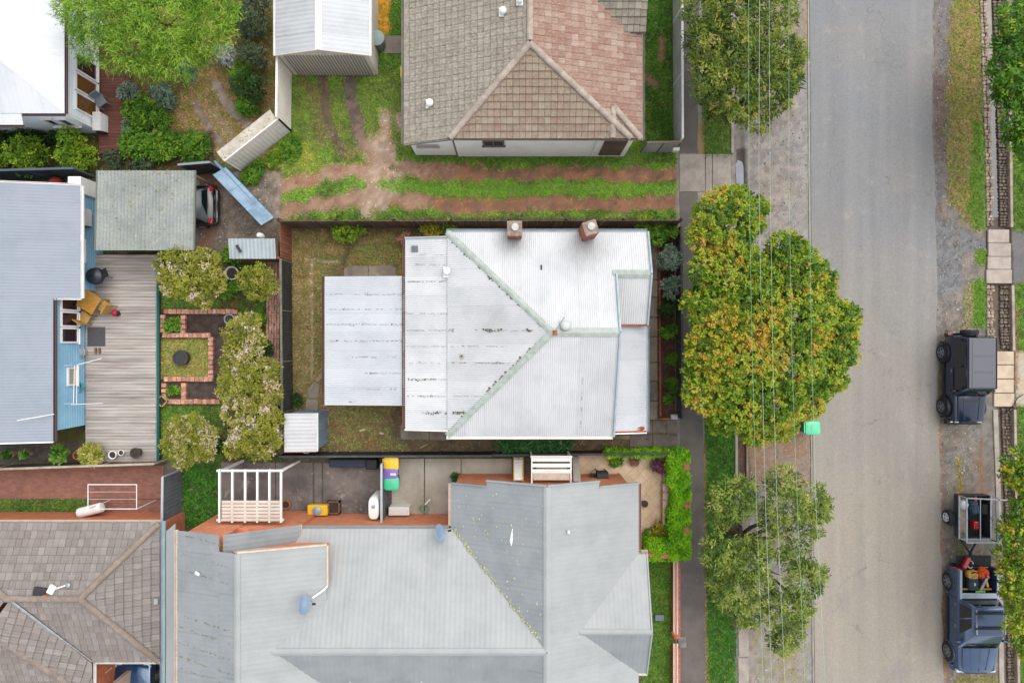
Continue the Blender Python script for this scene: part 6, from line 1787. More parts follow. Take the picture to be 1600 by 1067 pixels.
# wheelie bins
def wheelie(name, label, px, py, lidc, rz, z=0, group=None, body=(58, 92, 70)):
    c = P(px, py, 0); t = thing(name, label, 'bin', c, group)
    M = Matrix.Rotation(rz, 3, 'Z'); X = lambda x, y, z: c + M @ V(x, y, z)
    mb_ = MB().loft([[X(-.22, -.2, .08), X(.2, -.2, .08), X(.2, .2, .08), X(-.22, .2, .08)], [X(-.28, -.26, .95), X(.3, -.26, .95), X(.3, .26, .95), X(-.28, .26, .95)]])
    obj('body', mb_, mat('bin_body_%d%d%d' % body, body, rough=.5), t, bev=.02)
    ml = mat_paint('lid_%d_%d_%d' % lidc, lidc, .45, 0, .15)
    rings = []
    for k, zz in ((1.0, .95), (1.02, 1.0), (.96, 1.05), (.7, 1.075)):
        rr = []
        for i in range(20):
            a = 2 * math.pi * i / 20; ca, sa = math.cos(a), math.sin(a)
            rr.append(X(.33 * k * math.copysign(abs(ca) ** .35, ca) + .01, .295 * k * math.copysign(abs(sa) ** .35, sa), zz))
        rings.append(rr)
    ld = obj('lid', MB().loft(rings), ml, t, smooth=True)
    obj('handle', MB().bar(X(-.34, -.22, 1.0), X(-.34, .22, 1.0), .04, .04), ml, ld)
    obj('lid_rib', MB().box(X(-.06, 0, 1.08), (.02, .3, .012), M=M), ml, ld)
    for s in (-1, 1): obj('wheel', MB().lathe(X(-.24, s * .24, .1), [(.1, -.025), (.1, .025)], 14, M @ Matrix.Rotation(math.pi / 2, 3, 'X')), m_black, t)
    return t
wheelie('wheelie_bin', 'wheelie bin with the yellow lid in the courtyard row', 617, 718, (246, 198, 20), 0, group='wheelie bins in the courtyard')
wheelie('wheelie_bin', 'wheelie bin with the purple lid between the yellow and green ones', 616, 733, (128, 104, 180), 0, group='wheelie bins in the courtyard')
wheelie('wheelie_bin', 'wheelie bin with the green lid at the front of the courtyard row', 617.5, 748, (70, 206, 150), 0, group='wheelie bins in the courtyard')
for o_, lw in ((bpy.data.objects['lid'], 'yellow'),): pass
mb = MB()   # white print on the purple lid
for i in range(3): mb.box(P(611 + i * 3, 741, 1.1) , (.06, .1, .006))
lp = obj('lid_print', mb, m_white, [o for o in bpy.data.objects if o.name.startswith('wheelie_bin')][1])
wheelie('wheelie_bin', 'single green lidded wheelie bin standing on the road edge below the big tree', 1254, 664, (84, 214, 158), 0, body=(66, 130, 100))
# courtyard odds and ends
ac_unit('air_conditioner', 'white air conditioner unit on the pale courtyard below the bins', 627, 793, 0, .9, .36, .7, 0)
c = P(593, 783, 0); gbx = thing('water_tank', 'tall rounded white tank against the dividing fence', 'tank', c)
obj('tank', MB().loft([[c + V(.24 * math.copysign(abs(math.cos(a)) ** .6, math.cos(a)) * k, .5 * math.copysign(abs(math.sin(a)) ** .6, math.sin(a)) * k, z) for a in np.linspace(0, 2 * math.pi, 21)[:-1]] for k, z in ((1, 0), (1, 1.25), (.9, 1.34), (.4, 1.38))]), m_white, gbx, smooth=True)
obj('cap', MB().lathe(c + V(0, .1, 1.37), [(.08, 0), (.08, .05), (.02, .06)], 12), m_steel, gbx)
c = P(502, 792, 0); yb_ = thing('yellow_cart', 'bright yellow cart with a round grey lid against the orange wall', 'cart', c)
obj('tray', MB().box(c + V(0, 0, .45), (.85, .45, .4), taper=1.06), MATS['yellow'], yb_, bev=.04)
obj('lid', MB().lathe(c + V(0, 0, .66), [(.2, 0), (.2, .06), (.12, .09), (.02, .1)], 16), m_steel, yb_, smooth=True)
for s in (-1, 1): obj('wheel', MB().lathe(c + V(s * .3, -.24, .15), [(.15, -.03), (.15, .03)], 14, Matrix.Rotation(math.pi / 2, 3, 'X')), m_black, yb_)
for s in (-1, 1): obj('handle', MB().tube([c + V(.42, s * .15, .6), c + V(.6, s * .15, .7)], .015), m_dark, yb_)
c = P(524, 790, 0); bx = thing('brown_planter', 'square brown planter box against the orange wall', 'planter', c)
for i in range(4):
    M = Matrix.Rotation(i * math.pi / 2, 3, 'Z'); obj('side_board', MB().box(c + M @ V(.25, 0, .2), (.05, .55, .4), M=M), mat('brown_board', (132, 96, 82), (110, 80, 70), s=4), bx)
obj('soil', MB().box(c + V(0, 0, .16), (.46, .46, .3)), m_soil, bx)
pot('orange_pot', 'round orange terracotta pot beside the pergola post', 449, 786, 0, .19, .3, m_terra)
hs = thing('garden_hose', 'white and green garden hose coiled by the courtyard wall', 'hose', P(662, 793, 0))
obj('coil', MB().tube([P(660, 794, .1) + V(.18 * math.cos(t) + t * .01, .16 * math.sin(t), .01 * t) for t in np.linspace(0, 18, 60)], .016), mat('hose_green', (120, 170, 130)), hs)
obj('nozzle', MB().tube([P(664, 788, .3), P(672, 780, .3)], .03), m_white, hs)
# white frame, step ladder and posts on the north side of the brick house
ar = thing('white_arbour', 'white slatted arbour over the side door of the orange brick house', 'arbour', P(862, 735, 0))
za = 2.2
for y in (718, 727, 736): obj('slat', MB().bar(P(830, y, za), P(893, y, za), .16, .03), m_white, ar)
for x in (831, 892): obj('side_beam', MB().bar(P(x, 714, za - .06), P(x, 757, za - .06), .06, .1), m_white, ar)
obj('front_beam', MB().bar(P(829, 713, za - .03), P(894, 713, za - .03), .06, .12), m_white, ar); obj('roof_panel', MB().slab([P(833, 739, za), P(890, 739, za), P(890, 750, za), P(833, 750, za)], .03), m_crm, ar)
for x in (831, 892): obj('post', MB().box(V(P(x, 0, za).x, P(0, 714, za).y - .05, 1.05), (.08, .08, 2.1)), m_white, ar)
obj('door_step', MB().prism([P(838, 728)[:2], P(885, 728)[:2], P(885, 741)[:2], P(838, 741)[:2]], 0, .18), m_crm, ar)
ld = thing('step_ladder', 'yellow sided white step ladder leaning on the orange brick wall', 'ladder', P(810, 728, 0))
for x in (802, 818): obj('side_rail', MB().bar(P(x, 714, .1), P(x + (1 if x < 810 else -1) * 1, 750, 2.1), .05, .08), mat_paint('ladder_yellow', (230, 190, 70), .5, 0, .1), ld)
for i in range(8):
    t = (i + .5) / 8; obj('tread', MB().bar(P(802 + t, 714 + 36 * t, .1 + 2 * t), P(818 - t, 714 + 36 * t, .1 + 2 * t), .12, .025), m_white, ld)
tag(obj('timber_post', MB().bar(P(899, 713, .6), P(902, 752, 2.4), .3, .05), m_concl, bev=.01), 'pale wide board standing between the white arbour and the patio', 'board')
# patio
pt_ = thing('patio', 'beige diagonal tiled patio in the corner by the bright hedge', 'patio', P(970, 740, 0))
m_pt = mat('patio_tile', (220, 196, 164), (206, 180, 148), s=2, rnd=.08, var=.08); pr = None
conv = [tuple(P(x, y)[:2]) for x, y in ((903, 710), (1034, 708), (1034, 862), (996, 866), (903, 760))]
conv2 = conv if area2(conv) > 0 else conv[::-1]
obj('mortar_bed', MB().prism(conv2, -.05, .02), mat('grout', (178, 158, 130)), pt_)
ts = .40
inner = MB()
for i in range(-14, 15):
    for j in range(-14, 15):
        c = P(970, 780) + V((i - j) * ts * .7071, (i + j) * ts * .7071, 0)
        q = [(c.x + ts * .69 * math.cos(a), c.y + ts * .69 * math.sin(a)) for a in (0, math.pi / 2, math.pi, 3 * math.pi / 2)]
        cl_ = clip(q, conv2)
        if not cl_ or abs(area2(cl_)) < .01: continue
        if abs(area2(cl_)) > .98 * abs(area2(q)):
            M = Matrix.Translation(c - ORG[pt_.name]) @ Matrix.Rotation(math.pi / 4, 4, 'Z')
            if pr is None: pr = obj('tile', MB().box((0, 0, .025), (ts * .975, ts * .975, .03)), m_pt, pt_, local=True); pr.matrix_local = M
            else: share(pr, pt_, M)
        else: inner.prism(cl_, .01, .04)
obj('cut_tiles', inner, m_pt, pt_, kind='stuff')
c = P(937, 738, 0); bb = thing('patio_barbecue', 'black covered barbecue on the beige tiled patio', 'barbecue', c)
obj('firebox', MB().box(c + V(0, 0, .75), (.5, .42, .35)), m_black, bb, bev=.03); obj('lid', MB().lathe(c + V(-.25, 0, .92), [(.22, 0), (.22, .5)], 14, Matrix.Rotation(math.pi / 2, 3, 'Y')), mat('lid_black2', (56, 58, 62)), bb, smooth=True)
obj('side_shelf', MB().box(c + V(-.4, -.05, .85), (.28, .36, .03)), m_black, bb)
for a in (-1, 1):
    for b in (-1, 1): obj('leg', MB().box(c + V(a * .2, b * .16, .29), (.04, .04, .58)), m_dark, bb)
obj('gas_bottle', MB().lathe(c + V(.1, -.42, 0), [(.13, 0), (.15, .1), (.15, .4), (.06, .52)], 14), m_white, bb, smooth=True)
tag(obj('brick_step', MB().box(P(964, 748, .08), (.2, .5, .16), -.6), m_brick, bev=.02), 'small red brick lying diagonally at the patio end of the roof', 'brick')
pot('grey_pot', 'grey round pot on the patio strip beside the house', 1006, 785, 0, .14, .3, m_potd)
pot('potted_plant', 'dark pot with small green plant at the end of the patio strip', 1012, 829, 0, .17, .3, m_potd, LG, .25)
gw = thing('garden_wall', 'cream stone capped low garden wall beside the patio', 'garden wall', P(1037, 765, 0))
for i in range(9):
    y0 = 713 + i * 13; wdt = 11 if i < 3 else (12 if i < 7 else 7)
    obj('cap_stone', MB().prism([P(1032 if i > 2 else 1034, y0)[:2], P(1032 + wdt, y0)[:2], P(1032 + wdt, y0 + 12.5)[:2], P(1032 if i > 2 else 1034, y0 + 12.5)[:2]], 0, .5 + R(-.008, .008)), mat('cap_stone', (214, 192, 172), (194, 172, 152), s=3, rnd=.06), gw, bev=.015)
pot('round_pot', 'dark ring shaped pot standing at the north end of the cream wall', 1041, 719, .45, .13, .2, m_potd)
# front wall of the brick house
fw_ = thing('front_wall', 'low red brick front wall with two white capping lines beside the footpath', 'wall', P(1055, 970, 0))
for y0, y1 in ((872, 991), (1005, 1150)):
    obj('wall', MB().prism([P(1049, y0)[:2], P(1059, y0)[:2], P(1059, y1)[:2], P(1049, y1)[:2]], 0, .5), mat_brick('front_brick', (190, 104, 84), (166, 86, 70), (206, 180, 164), axis='yz'), fw_)
    for x in (1053, 1058.5): obj('capping', MB().bar(P(x, y0, .52), P(x, y1, .52), .06, .05), m_crm, fw_)
    obj('brick_course', MB().bar(P(1055.7, y0, .51), P(1055.7, y1, .51), .08, .03), mat_brick('course', (196, 120, 104), (178, 98, 84), (226, 206, 190), .06, .2, axis='yx'), fw_)
tag(obj('brick_corner', MB().bar(P(1050, 986, .55), P(1056, 998, .55), .1, .12), m_rust), 'rust red angled brick end at the gap of the front wall', 'brick')
tag(obj('pit_cover', MB().box(P(1066, 1003, .04), (.36, .5, .06), .1), mat('pit_grey', (142, 136, 132), (116, 110, 106), s=6), bev=.01), 'grey concrete pit cover at the footpath edge by the front wall', 'cover')
tag(obj('grey_block', MB().box(P(1030, 964, .1), (.4, .26, .2)), mat('block_grey', (120, 134, 142)), bev=.02), 'grey block lying on the narrow lawn beside the brick house', 'block')
# ------------------------------------------------------------------ stone drain
dr = thing('stone_drain', 'old stone lined open drain running along the far side of the road', 'drain', P(1560, 530, 0)) 
m_st = mat('drain_stone', (176, 156, 136), (142, 124, 108), s=5, rnd=.35, var=.22, c3=(112, 104, 98), s3=5, t3=.6)
m_st2 = mat('drain_stone_dark', (128, 112, 98), (104, 92, 82), s=5, rnd=.3, var=.25, c3=(96, 104, 60), s3=4, t3=.63)
def stone_mesh():
    mb = MB(); vs = []
    for k, z in ((1, -.06), (1, .015), (.78, .045)):
        for i in range(8):
            a = 2 * math.pi * i / 8; q = R(.85, 1.1)
            vs.append(V(.1 * k * q * math.copysign(abs(math.cos(a)) ** .6, math.cos(a)), .1 * k * q * math.copysign(abs(math.sin(a)) ** .6, math.sin(a)), z + R(-.006, .0045)))
    return mb.add(vs, [(i, (i + 1) % 8, 8 + (i + 1) % 8, 8 + i) for i in range(8)] + [(8 + i, 8 + (i + 1) % 8, 16 + (i + 1) % 8, 16 + i) for i in range(8)] + [tuple(range(16, 24))])
protos = [obj('stone', stone_mesh(), m_st if i < 3 else m_st2, dr, local=True, smooth=False) for i in range(6)]
for p_ in protos: p_.matrix_local = Matrix.Translation(V(0, 0, -.3))
cnt = 0; used = [0] * 6; extra = []
y = -40.0
gaps = ((355, 446), (545, 637))
stones = []
while y < 1110:
    hgt = R(3.6, 6.2)
    if not any(a < y < b for a, b in gaps):
        xl_ = float(interp(y, XL)); xr_ = float(interp(y, XR))
        # light stones of the road-side edge
        if y < 545:
            x = xl_ - 1
            while x < xl_ + 8:
                w_ = R(4, 7.5); stones.append((x + w_ / 2, y, w_, hgt * 1.15, -.02, 0)); x += w_
        x = xl_ + (20 if y < 545 else 8)
        while x < xr_ - 2:
            w_ = R(3.6, 8)
            if x + w_ > xr_: break
            t = (x - xl_ - 17) / (xr_ - xl_ - 17 + .01)
            stones.append((x + w_ / 2, y, w_, hgt, -.2 + .12 * max(0, t), 1)); x += w_
    y += hgt
random.shuffle(stones)
stones.sort(key=lambda s: -(s[2] * s[3]))
big, rest = stones[:290], stones[290:]
def stone_M(s):
    p = P(s[0], s[1], s[4]); k = (H - s[4]) / H / S
    return Matrix.Translation(p - ORG[dr.name]) @ Matrix.Rotation(R(-.25, .25), 4, 'Z') @ Matrix.Rotation(R(-.1, .1), 4, 'X') @ Matrix.Diagonal((s[2] * k / .205, s[3] * k / .205, R(.8, 1.6), 1))
first = [True] * 6
for s in big:
    i = random.randrange(3) + (3 if s[5] else 0)
    if first[i]: protos[i].matrix_local = stone_M(s); first[i] = False
    else: share(protos[i], dr, stone_M(s))
for cls in (0, 1):
    mb = MB()
    for s in rest:
        if s[5] != cls: continue
        M = stone_M(s); sm = stone_mesh(); mb.add([M @ v + ORG[dr.name] for v in sm.v], sm.f)
    if mb.v: obj('small_stones', mb, m_st if cls == 0 else m_st2, dr, kind='stuff')
# water in the drain
pts_l = [(float(interp(y, XL)) + 9.5, y) for y in range(100, 360, 20)]
mb = MB()
for (a, b) in zip(pts_l[:-1], pts_l[1:]): mb.add([P(a[0], a[1], -.215), P(a[0] + 10, a[1], -.215), P(b[0] + 10, b[1], -.215), P(b[0], b[1], -.215)], [(3, 2, 1, 0)])
struct('drain_water', mb, mat_glass('drain_water', (52, 54, 60), .05))
mb = MB()
for y0 in range(-40, 120, 20): mb.add([P(float(interp(y0, XL)) + 9.5, y0, -.2), P(float(interp(y0, XL)) + 18, y0, -.2), P(float(interp(y0 + 20, XL)) + 18, y0 + 20, -.2), P(float(interp(y0 + 20, XL)) + 9.5, y0 + 20, -.2)], [(3, 2, 1, 0)])
struct('drain_channel', mb, m_conc)
# kerbs
def kerb_run(pts, w, h, m, name='kerb', z=0.0):
    mb = MB()
    for a, b in zip(pts[:-1], pts[1:]): mb.bar(P(*a) + V(0, 0, z), P(*b) + V(0, 0, z), w, h)
    return struct(name, mb, m, bev=.01)
m_kb = mat('kerb_pale', (182, 166, 148), (150, 136, 122), s=2, var=.16)
for y0, y1 in ((-60, 355), (446, 548), (640, 1150)):
    kerb_run([(float(interp(y, XR)) + 1.5, y) for y in np.linspace(y0, y1, 5)], .12, .3, m_kb, z=-.09)
kerb_run([(float(interp(y, XL)) - 1, y) for y in np.linspace(640, 1150, 6)], .22, .4, m_conc, z=-.15)
# slab bridges
m_br1 = mat('bridge_concrete', (184, 170, 160), (166, 152, 142), s=2, rnd=.06, var=.1, c3=(130, 120, 112), s3=3, t3=.62)
b1 = thing('drain_bridge', 'four pale concrete slabs bridging the drain opposite the grey driveway', 'bridge', P(1561, 400, 0))
for (x0, x1, y0, y1) in ((1543, 1576, 359, 379.5), (1543.5, 1579, 380, 401), (1542, 1579, 401.5, 421), (1540, 1580, 421.5, 443)):
    obj('slab', MB().prism([P(x0, y0)[:2], P(x1, y0)[:2], P(x1, y1)[:2], P(x0, y1)[:2]], -.04, .08 + R(-.008, .008)), m_br1, b1, bev=.02)
m_br2 = mat('bridge_sand', (208, 188, 164), (190, 168, 146), s=2, rnd=.05, var=.1)
b2 = thing('drain_bridge', 'four sandy concrete slabs bridging the drain beside the black off roader', 'bridge', P(1566, 592, 0))
for (x0, x1, y0, y1) in ((1552, 1583, 549, 569.5), (1552, 1583, 570.5, 591.5), (1552, 1583, 592.5, 613.5), (1552, 1584, 614.5, 635)):
    obj('slab', MB().prism([P(x0, y0)[:2], P(x1, y0)[:2], P(x1, y1)[:2], P(x0, y1)[:2]], -.04, .08 + R(-.006, .0045)), m_br2, b2, bev=.02)
tag(obj('hose', MB().tube([P(1600, 616, .1), P(1590, 622, .14), P(1584, 634, .12), P(1572, 645, -.1), P(1560, 650, .05)], .02), m_black), 'black hose trailing from the lawn across the drain by the sandy slabs', 'hose')
# ------------------------------------------------------------------ power lines
LX = [(( 1170, 1170.5, 1176, 1183, 1193), 7.6, (150, 196, 160), .0048), ((1187, 1186, 1191, 1197, 1206), 5.6, (176, 180, 184), .0075), ((1202, 1203.5, 1208, 1215, 1227), 7.6, (190, 206, 190), .0045), ((1233, 1233, 1238, 1247, 1258), 7.6, (150, 196, 166), .0048), ((1264, 1264, 1269, 1276, 1290), 7.6, (160, 200, 176), .0048)]
names = ['leftmost pale green power line over the street trees', 'thick white cable running through the big tree crown', 'thin pale power line right of the thick white cable', 'pale green power line second from the road', 'pale green power line nearest to the road']
for (xs_, z, c, r), nm_ in zip(LX, names):
    ys_ = (0, 280, 570, 810, 1067)
    pts = [P(float(np.interp(y, ys_, xs_)) + (0 if 0 <= y <= 1067 else (y - 1067) * .045 if y > 1067 else 0), y, z - .5 * (1 - ((y - 530) / 900.0) ** 2) + .4) for y in np.linspace(-330, 1400, 24)]
    tag(obj('power_line', MB().tube(pts, r, 5), mat('wire_%d_%d' % (c[0], int(r * 1000)), c, var=.02, bump=0, rough=.5), smooth=True), nm_, 'power line', 'power lines along the street')
# ------------------------------------------------------------------ trees and shrubs
L_big = mat_leaf('leaf_big_tree', [(0, (50, 84, 16)), (.3, (94, 134, 26)), (.52, (146, 174, 38)), (.7, (188, 190, 54)), (.86, (200, 176, 56)), (1, (208, 160, 62))])
L_oli = mat_leaf('leaf_olive', [(0, (46, 66, 18)), (.35, (88, 114, 30)), (.65, (132, 150, 46)), (.9, (168, 170, 76)), (1, (196, 186, 100))])
L_oli2 = mat_leaf('leaf_olive_pale', [(0, (60, 82, 28)), (.35, (104, 130, 42)), (.65, (148, 166, 64)), (.9, (184, 190, 98)), (1, (200, 196, 130))])
L_lime = mat_leaf('leaf_lime', [(0, (70, 116, 22)), (.35, (120, 168, 40)), (.7, (164, 204, 66)), (1, (190, 220, 90))], trans=.35)
L_brt = mat_leaf('leaf_bright', [(0, (48, 92, 18)), (.4, (86, 140, 30)), (.75, (130, 176, 44)), (1, (178, 200, 60))])
L_cit = mat_leaf('leaf_citrus', [(0, (60, 96, 18)), (.35, (104, 146, 26)), (.7, (158, 188, 44)), (1, (206, 214, 70))])
L_dk = mat_leaf('leaf_dark', [(0, (24, 48, 16)), (.4, (44, 78, 26)), (.8, (72, 108, 38)), (1, (96, 130, 56))])
L_sil = mat_leaf('leaf_silver', [(0, (84, 108, 90)), (.4, (124, 148, 124)), (.8, (164, 182, 160)), (1, (190, 200, 180))])
L_con = mat_leaf('leaf_grey_green', [(0, (50, 66, 46)), (.4, (80, 96, 66)), (.8, (110, 120, 84)), (1, (140, 134, 96))])
L_wht = mat_leaf('blossom_white', [(0, (70, 90, 50)), (.25, (140, 150, 120)), (.5, (216, 218, 214)), (1, (240, 240, 240))])
L_flo = mat_leaf('leaf_blossom', [(0, (100, 108, 30)), (.3, (152, 156, 46)), (.55, (182, 178, 66)), (.7, (208, 186, 130)), (.82, (226, 202, 180)), (1, (240, 228, 216))])
L_hed = mat_leaf('leaf_hedge', [(0, (74, 130, 8)), (.35, (112, 180, 10)), (.75, (146, 214, 18)), (1, (184, 228, 50))], trans=.3)
L_str = mat_leaf('leaf_strappy', [(0, (26, 70, 32)), (.45, (48, 110, 50)), (.8, (84, 146, 70)), (1, (140, 184, 110))])
L_pur = mat_leaf('leaf_purple', [(0, (70, 32, 52)), (.5, (112, 58, 84)), (1, (160, 100, 120))])
L_org = mat_leaf('leaf_orange_yellow', [(0, (86, 104, 24)), (.4, (150, 150, 40)), (.75, (206, 170, 48)), (1, (214, 130, 52))])
L_pnk = mat_leaf('leaf_pink', [(0, (110, 96, 60)), (.5, (190, 130, 110)), (1, (220, 170, 160))])

def tf_big(c, i):
    u = clump_noise(i, -.2, .3)
    n = vnoise(c[:, 0] * .55 + 3, c[:, 1] * .55 + 8, 21, 3)
    tip = (rng.uniform(0, 1, len(c)) < np.clip((n - .32) * 1.8, .1, .6)) * rng.uniform(.22, .5, len(c))
    return .37 + u + tip * .85 + (n - .5) * .3
def tf_std(lo, hi, spread=.12):
    return lambda c, i: clump_noise(i, lo, hi) + rng.normal(size=len(c)) * spread
def blobs(z, *items):
    return [B(x, y, z + (it[0] if it else 0), r) for (x, y, r, *it) in items]
tree('street_tree', 'big bushy street tree with orange tipped crown in front of the silver roofed house', 'tree', (1160, 480, 0),
     blobs(4.4, (1133, 345, 52), (1108, 372, 34), (1168, 335, 34, -.4), (1150, 310, 22, -.6), (1108, 420, 32), (1148, 428, 52), (1228, 394, 34, .1), (1238, 430, 50), (1185, 440, 42), (1272, 440, 34, -.3), (1120, 490, 44), (1178, 500, 58, .4), (1242, 500, 56, .3), (1290, 500, 42, -.3), (1318, 494, 24, -.8), (1110, 550, 42), (1160, 570, 58, .4), (1228, 565, 58, .3), (1282, 565, 40, -.3), (1298, 590, 26, -.6), (1314, 548, 28, -.5), (1330, 498, 16, -.9), (1306, 520, 34, -.3), (1090, 470, 26, -.4), (1092, 575, 24, -.4), (1105, 610, 38), (1152, 630, 46), (1205, 625, 48), (1258, 622, 34, -.5), (1182, 662, 34, -.7), (1130, 655, 26, -.8), (1222, 666, 24, -1)),
     84, .12, .07, L_big, tf_big, per=12, r=.26, group='street trees along the road', zt=2.2, spread=.55, cr=.035, keep=.8)
tree('street_tree', 'olive green street tree at the top beside the footpath and power lines', 'tree', (1140, 95, 0),
     blobs(4.2, (1105, 15, 42), (1150, 25, 50), (1208, 18, 38, -.4), (1100, 70, 34), (1140, 85, 50), (1178, 110, 40, .3), (1215, 88, 40), (1238, 92, 26, -.6), (1110, 130, 36), (1150, 150, 44), (1200, 140, 42), (1228, 122, 28, -.5), (1180, 178, 30, -.5), (1128, 170, 24, -.7), (1120, -40, 50), (1185, -45, 50)),
     72, .17, .05, L_oli, tf_std(.12, .85), per=8, r=.2, group='street trees along the road', zt=2.4, spread=.6, cr=.05, fill=.22)
tree('street_tree', 'open crowned olive street tree with visible limbs at the bottom of the verge', 'tree', (1138, 826, 0),
     blobs(3.7, (1142, 780, 36), (1128, 800, 24, -.4), (1160, 768, 24, -.3), (1222, 752, 26), (1228, 788, 36), (1266, 782, 30, -.2), (1282, 800, 18, -.5), (1205, 805, 22, -.3), (1262, 822, 24, -.4), (1130, 862, 34), (1165, 880, 36), (1128, 900, 26, -.3), (1150, 925, 34), (1188, 918, 28), (1178, 860, 24, -.2), (1215, 850, 26, -.4), (1248, 872, 24, -.5), (1255, 905, 30), (1275, 892, 16, -.6), (1225, 955, 34), (1250, 948, 24, -.3), (1220, 1000, 22, -.6), (1232, 985, 24, -.4), (1180, 955, 24, -.4), (1160, 960, 20, -.5)),
     68, .17, .048, L_oli2, tf_std(.1, .8), per=8, r=.2, group='street trees along the road', zt=1.6, spread=.65, cr=.05, subr=.38, fill=.1)
tree('street_tree', 'bright green tree overhanging the drain at the top right edge', 'tree', (1612, 120, 0),
     blobs(4.0, (1588, 30, 30), (1612, 20, 34), (1600, 75, 40), (1572, 70, 22, -.4), (1566, 112, 24, -.4), (1590, 130, 34), (1620, 130, 46), (1566, 142, 20, -.6), (1600, 185, 34), (1588, 212, 22, -.4), (1614, 230, 34, -.3), (1640, 60, 50), (1640, 180, 50)),
     50, .2, .06, L_brt, tf_std(.1, .8), per=8, r=.2, group='street trees along the road', zt=2.2, spread=.7, cr=.05)
tree('street_tree', 'yellowish green tree beside the ute at the bottom right edge', 'tree', (1614, 870, 0),
     blobs(3.7, (1588, 722, 24), (1604, 740, 30), (1578, 746, 16, -.4), (1602, 800, 30), (1584, 826, 24, -.3), (1612, 850, 44), (1578, 868, 24, -.4), (1590, 905, 30), (1576, 925, 16, -.5), (1612, 935, 40), (1594, 970, 26), (1618, 1000, 34), (1640, 880, 50), (1640, 760, 40)),
     50, .15, .08, L_big, tf_std(.15, .8), per=8, r=.18, group='street trees along the road', zt=2.0, spread=.6, cr=.04)
tree('willow_tree', 'lime green feathery tree hanging over the brown deck at the top left', 'tree', (232, 35, 0),
     blobs(4.6, (118, 15, 30, -.5), (150, 30, 42), (140, 70, 26, -.6), (195, 20, 52, .3), (215, 70, 42), (260, 30, 60, .5), (280, 80, 44), (320, 45, 44), (340, 15, 34, -.2), (235, 95, 30, -.4), (180, 92, 22, -.7), (200, -40, 60), (290, -40, 60), (130, -30, 40)),
     72, .2, .03, L_lime, tf_std(.1, .85), per=9, r=.2, zt=2.6, spread=.55, cr=.09, subr=.34, fill=.06)
# flowering garden trees
fl = lambda c, i: np.clip(.3 + clump_noise(i, -.22, .18) + (rng.uniform(0, 1, len(c)) < np.clip((vnoise(c[:, 0] * 1.6, c[:, 1] * 1.6, 33, 3) - .4) * 2.0, .04, .7)) * rng.uniform(.35, .62, len(c)), 0, 1)
fg = 'flowering trees in the west garden'
tree('flowering_tree', 'pink white flowering tree beside the carport and deck corner', 'tree', (300, 432, 0), blobs(2.3, (262, 415, 22), (285, 410, 26), (320, 412, 24), (272, 440, 24), (302, 442, 30), (332, 440, 22), (318, 464, 18, -.3)), 95, .1, .055, L_flo, fl, per=8, r=.07, group=fg, zt=1.2, spread=.8, cr=.045)
tree('flowering_tree', 'small yellow green tree with few blossoms below the low grey shed', 'tree', (402, 446, 0), blobs(1.9, (388, 436, 18), (408, 432, 20), (402, 452, 20), (420, 446, 14, -.2)), 90, .1, .05, L_flo, lambda c, i: fl(c, i) * .72, per=8, r=.05, group=fg, zt=.9, spread=.8, cr=.05)
tree('flowering_tree', 'upper flowering tree between the metal tub and the brick path', 'tree', (378, 528, 0), blobs(2.2, (368, 520, 20), (386, 512, 22), (396, 532, 20), (370, 542, 22), (392, 500, 14, -.2)), 95, .1, .055, L_flo, fl, per=8, r=.06, group=fg, zt=1.1, spread=.8, cr=.045)
tree('flowering_tree', 'largest flowering tree heavy with blossom beside the dark rear fence', 'tree', (386, 632, 0), blobs(2.5, (366, 570, 22), (392, 566, 24), (415, 580, 22), (362, 605, 24), (390, 605, 32), (420, 615, 22), (372, 640, 26), (402, 648, 32), (424, 655, 18), (380, 680, 24), (408, 690, 28), (425, 690, 16, -.2), (366, 700, 16, -.3)), 95, .1, .055, L_flo, fl, per=8, r=.09, group=fg, zt=1.3, spread=.8, cr=.045)
tree('flowering_tree', 'round flowering tree by the south end of the deck', 'tree', (296, 688, 0), blobs(2.2, (276, 672, 20), (300, 668, 24), (320, 680, 20), (272, 695, 20), (296, 698, 26), (320, 702, 18), (286, 716, 16, -.2)), 95, .1, .055, L_flo, fl, per=8, r=.07, group=fg, zt=1.1, spread=.8, cr=.045)
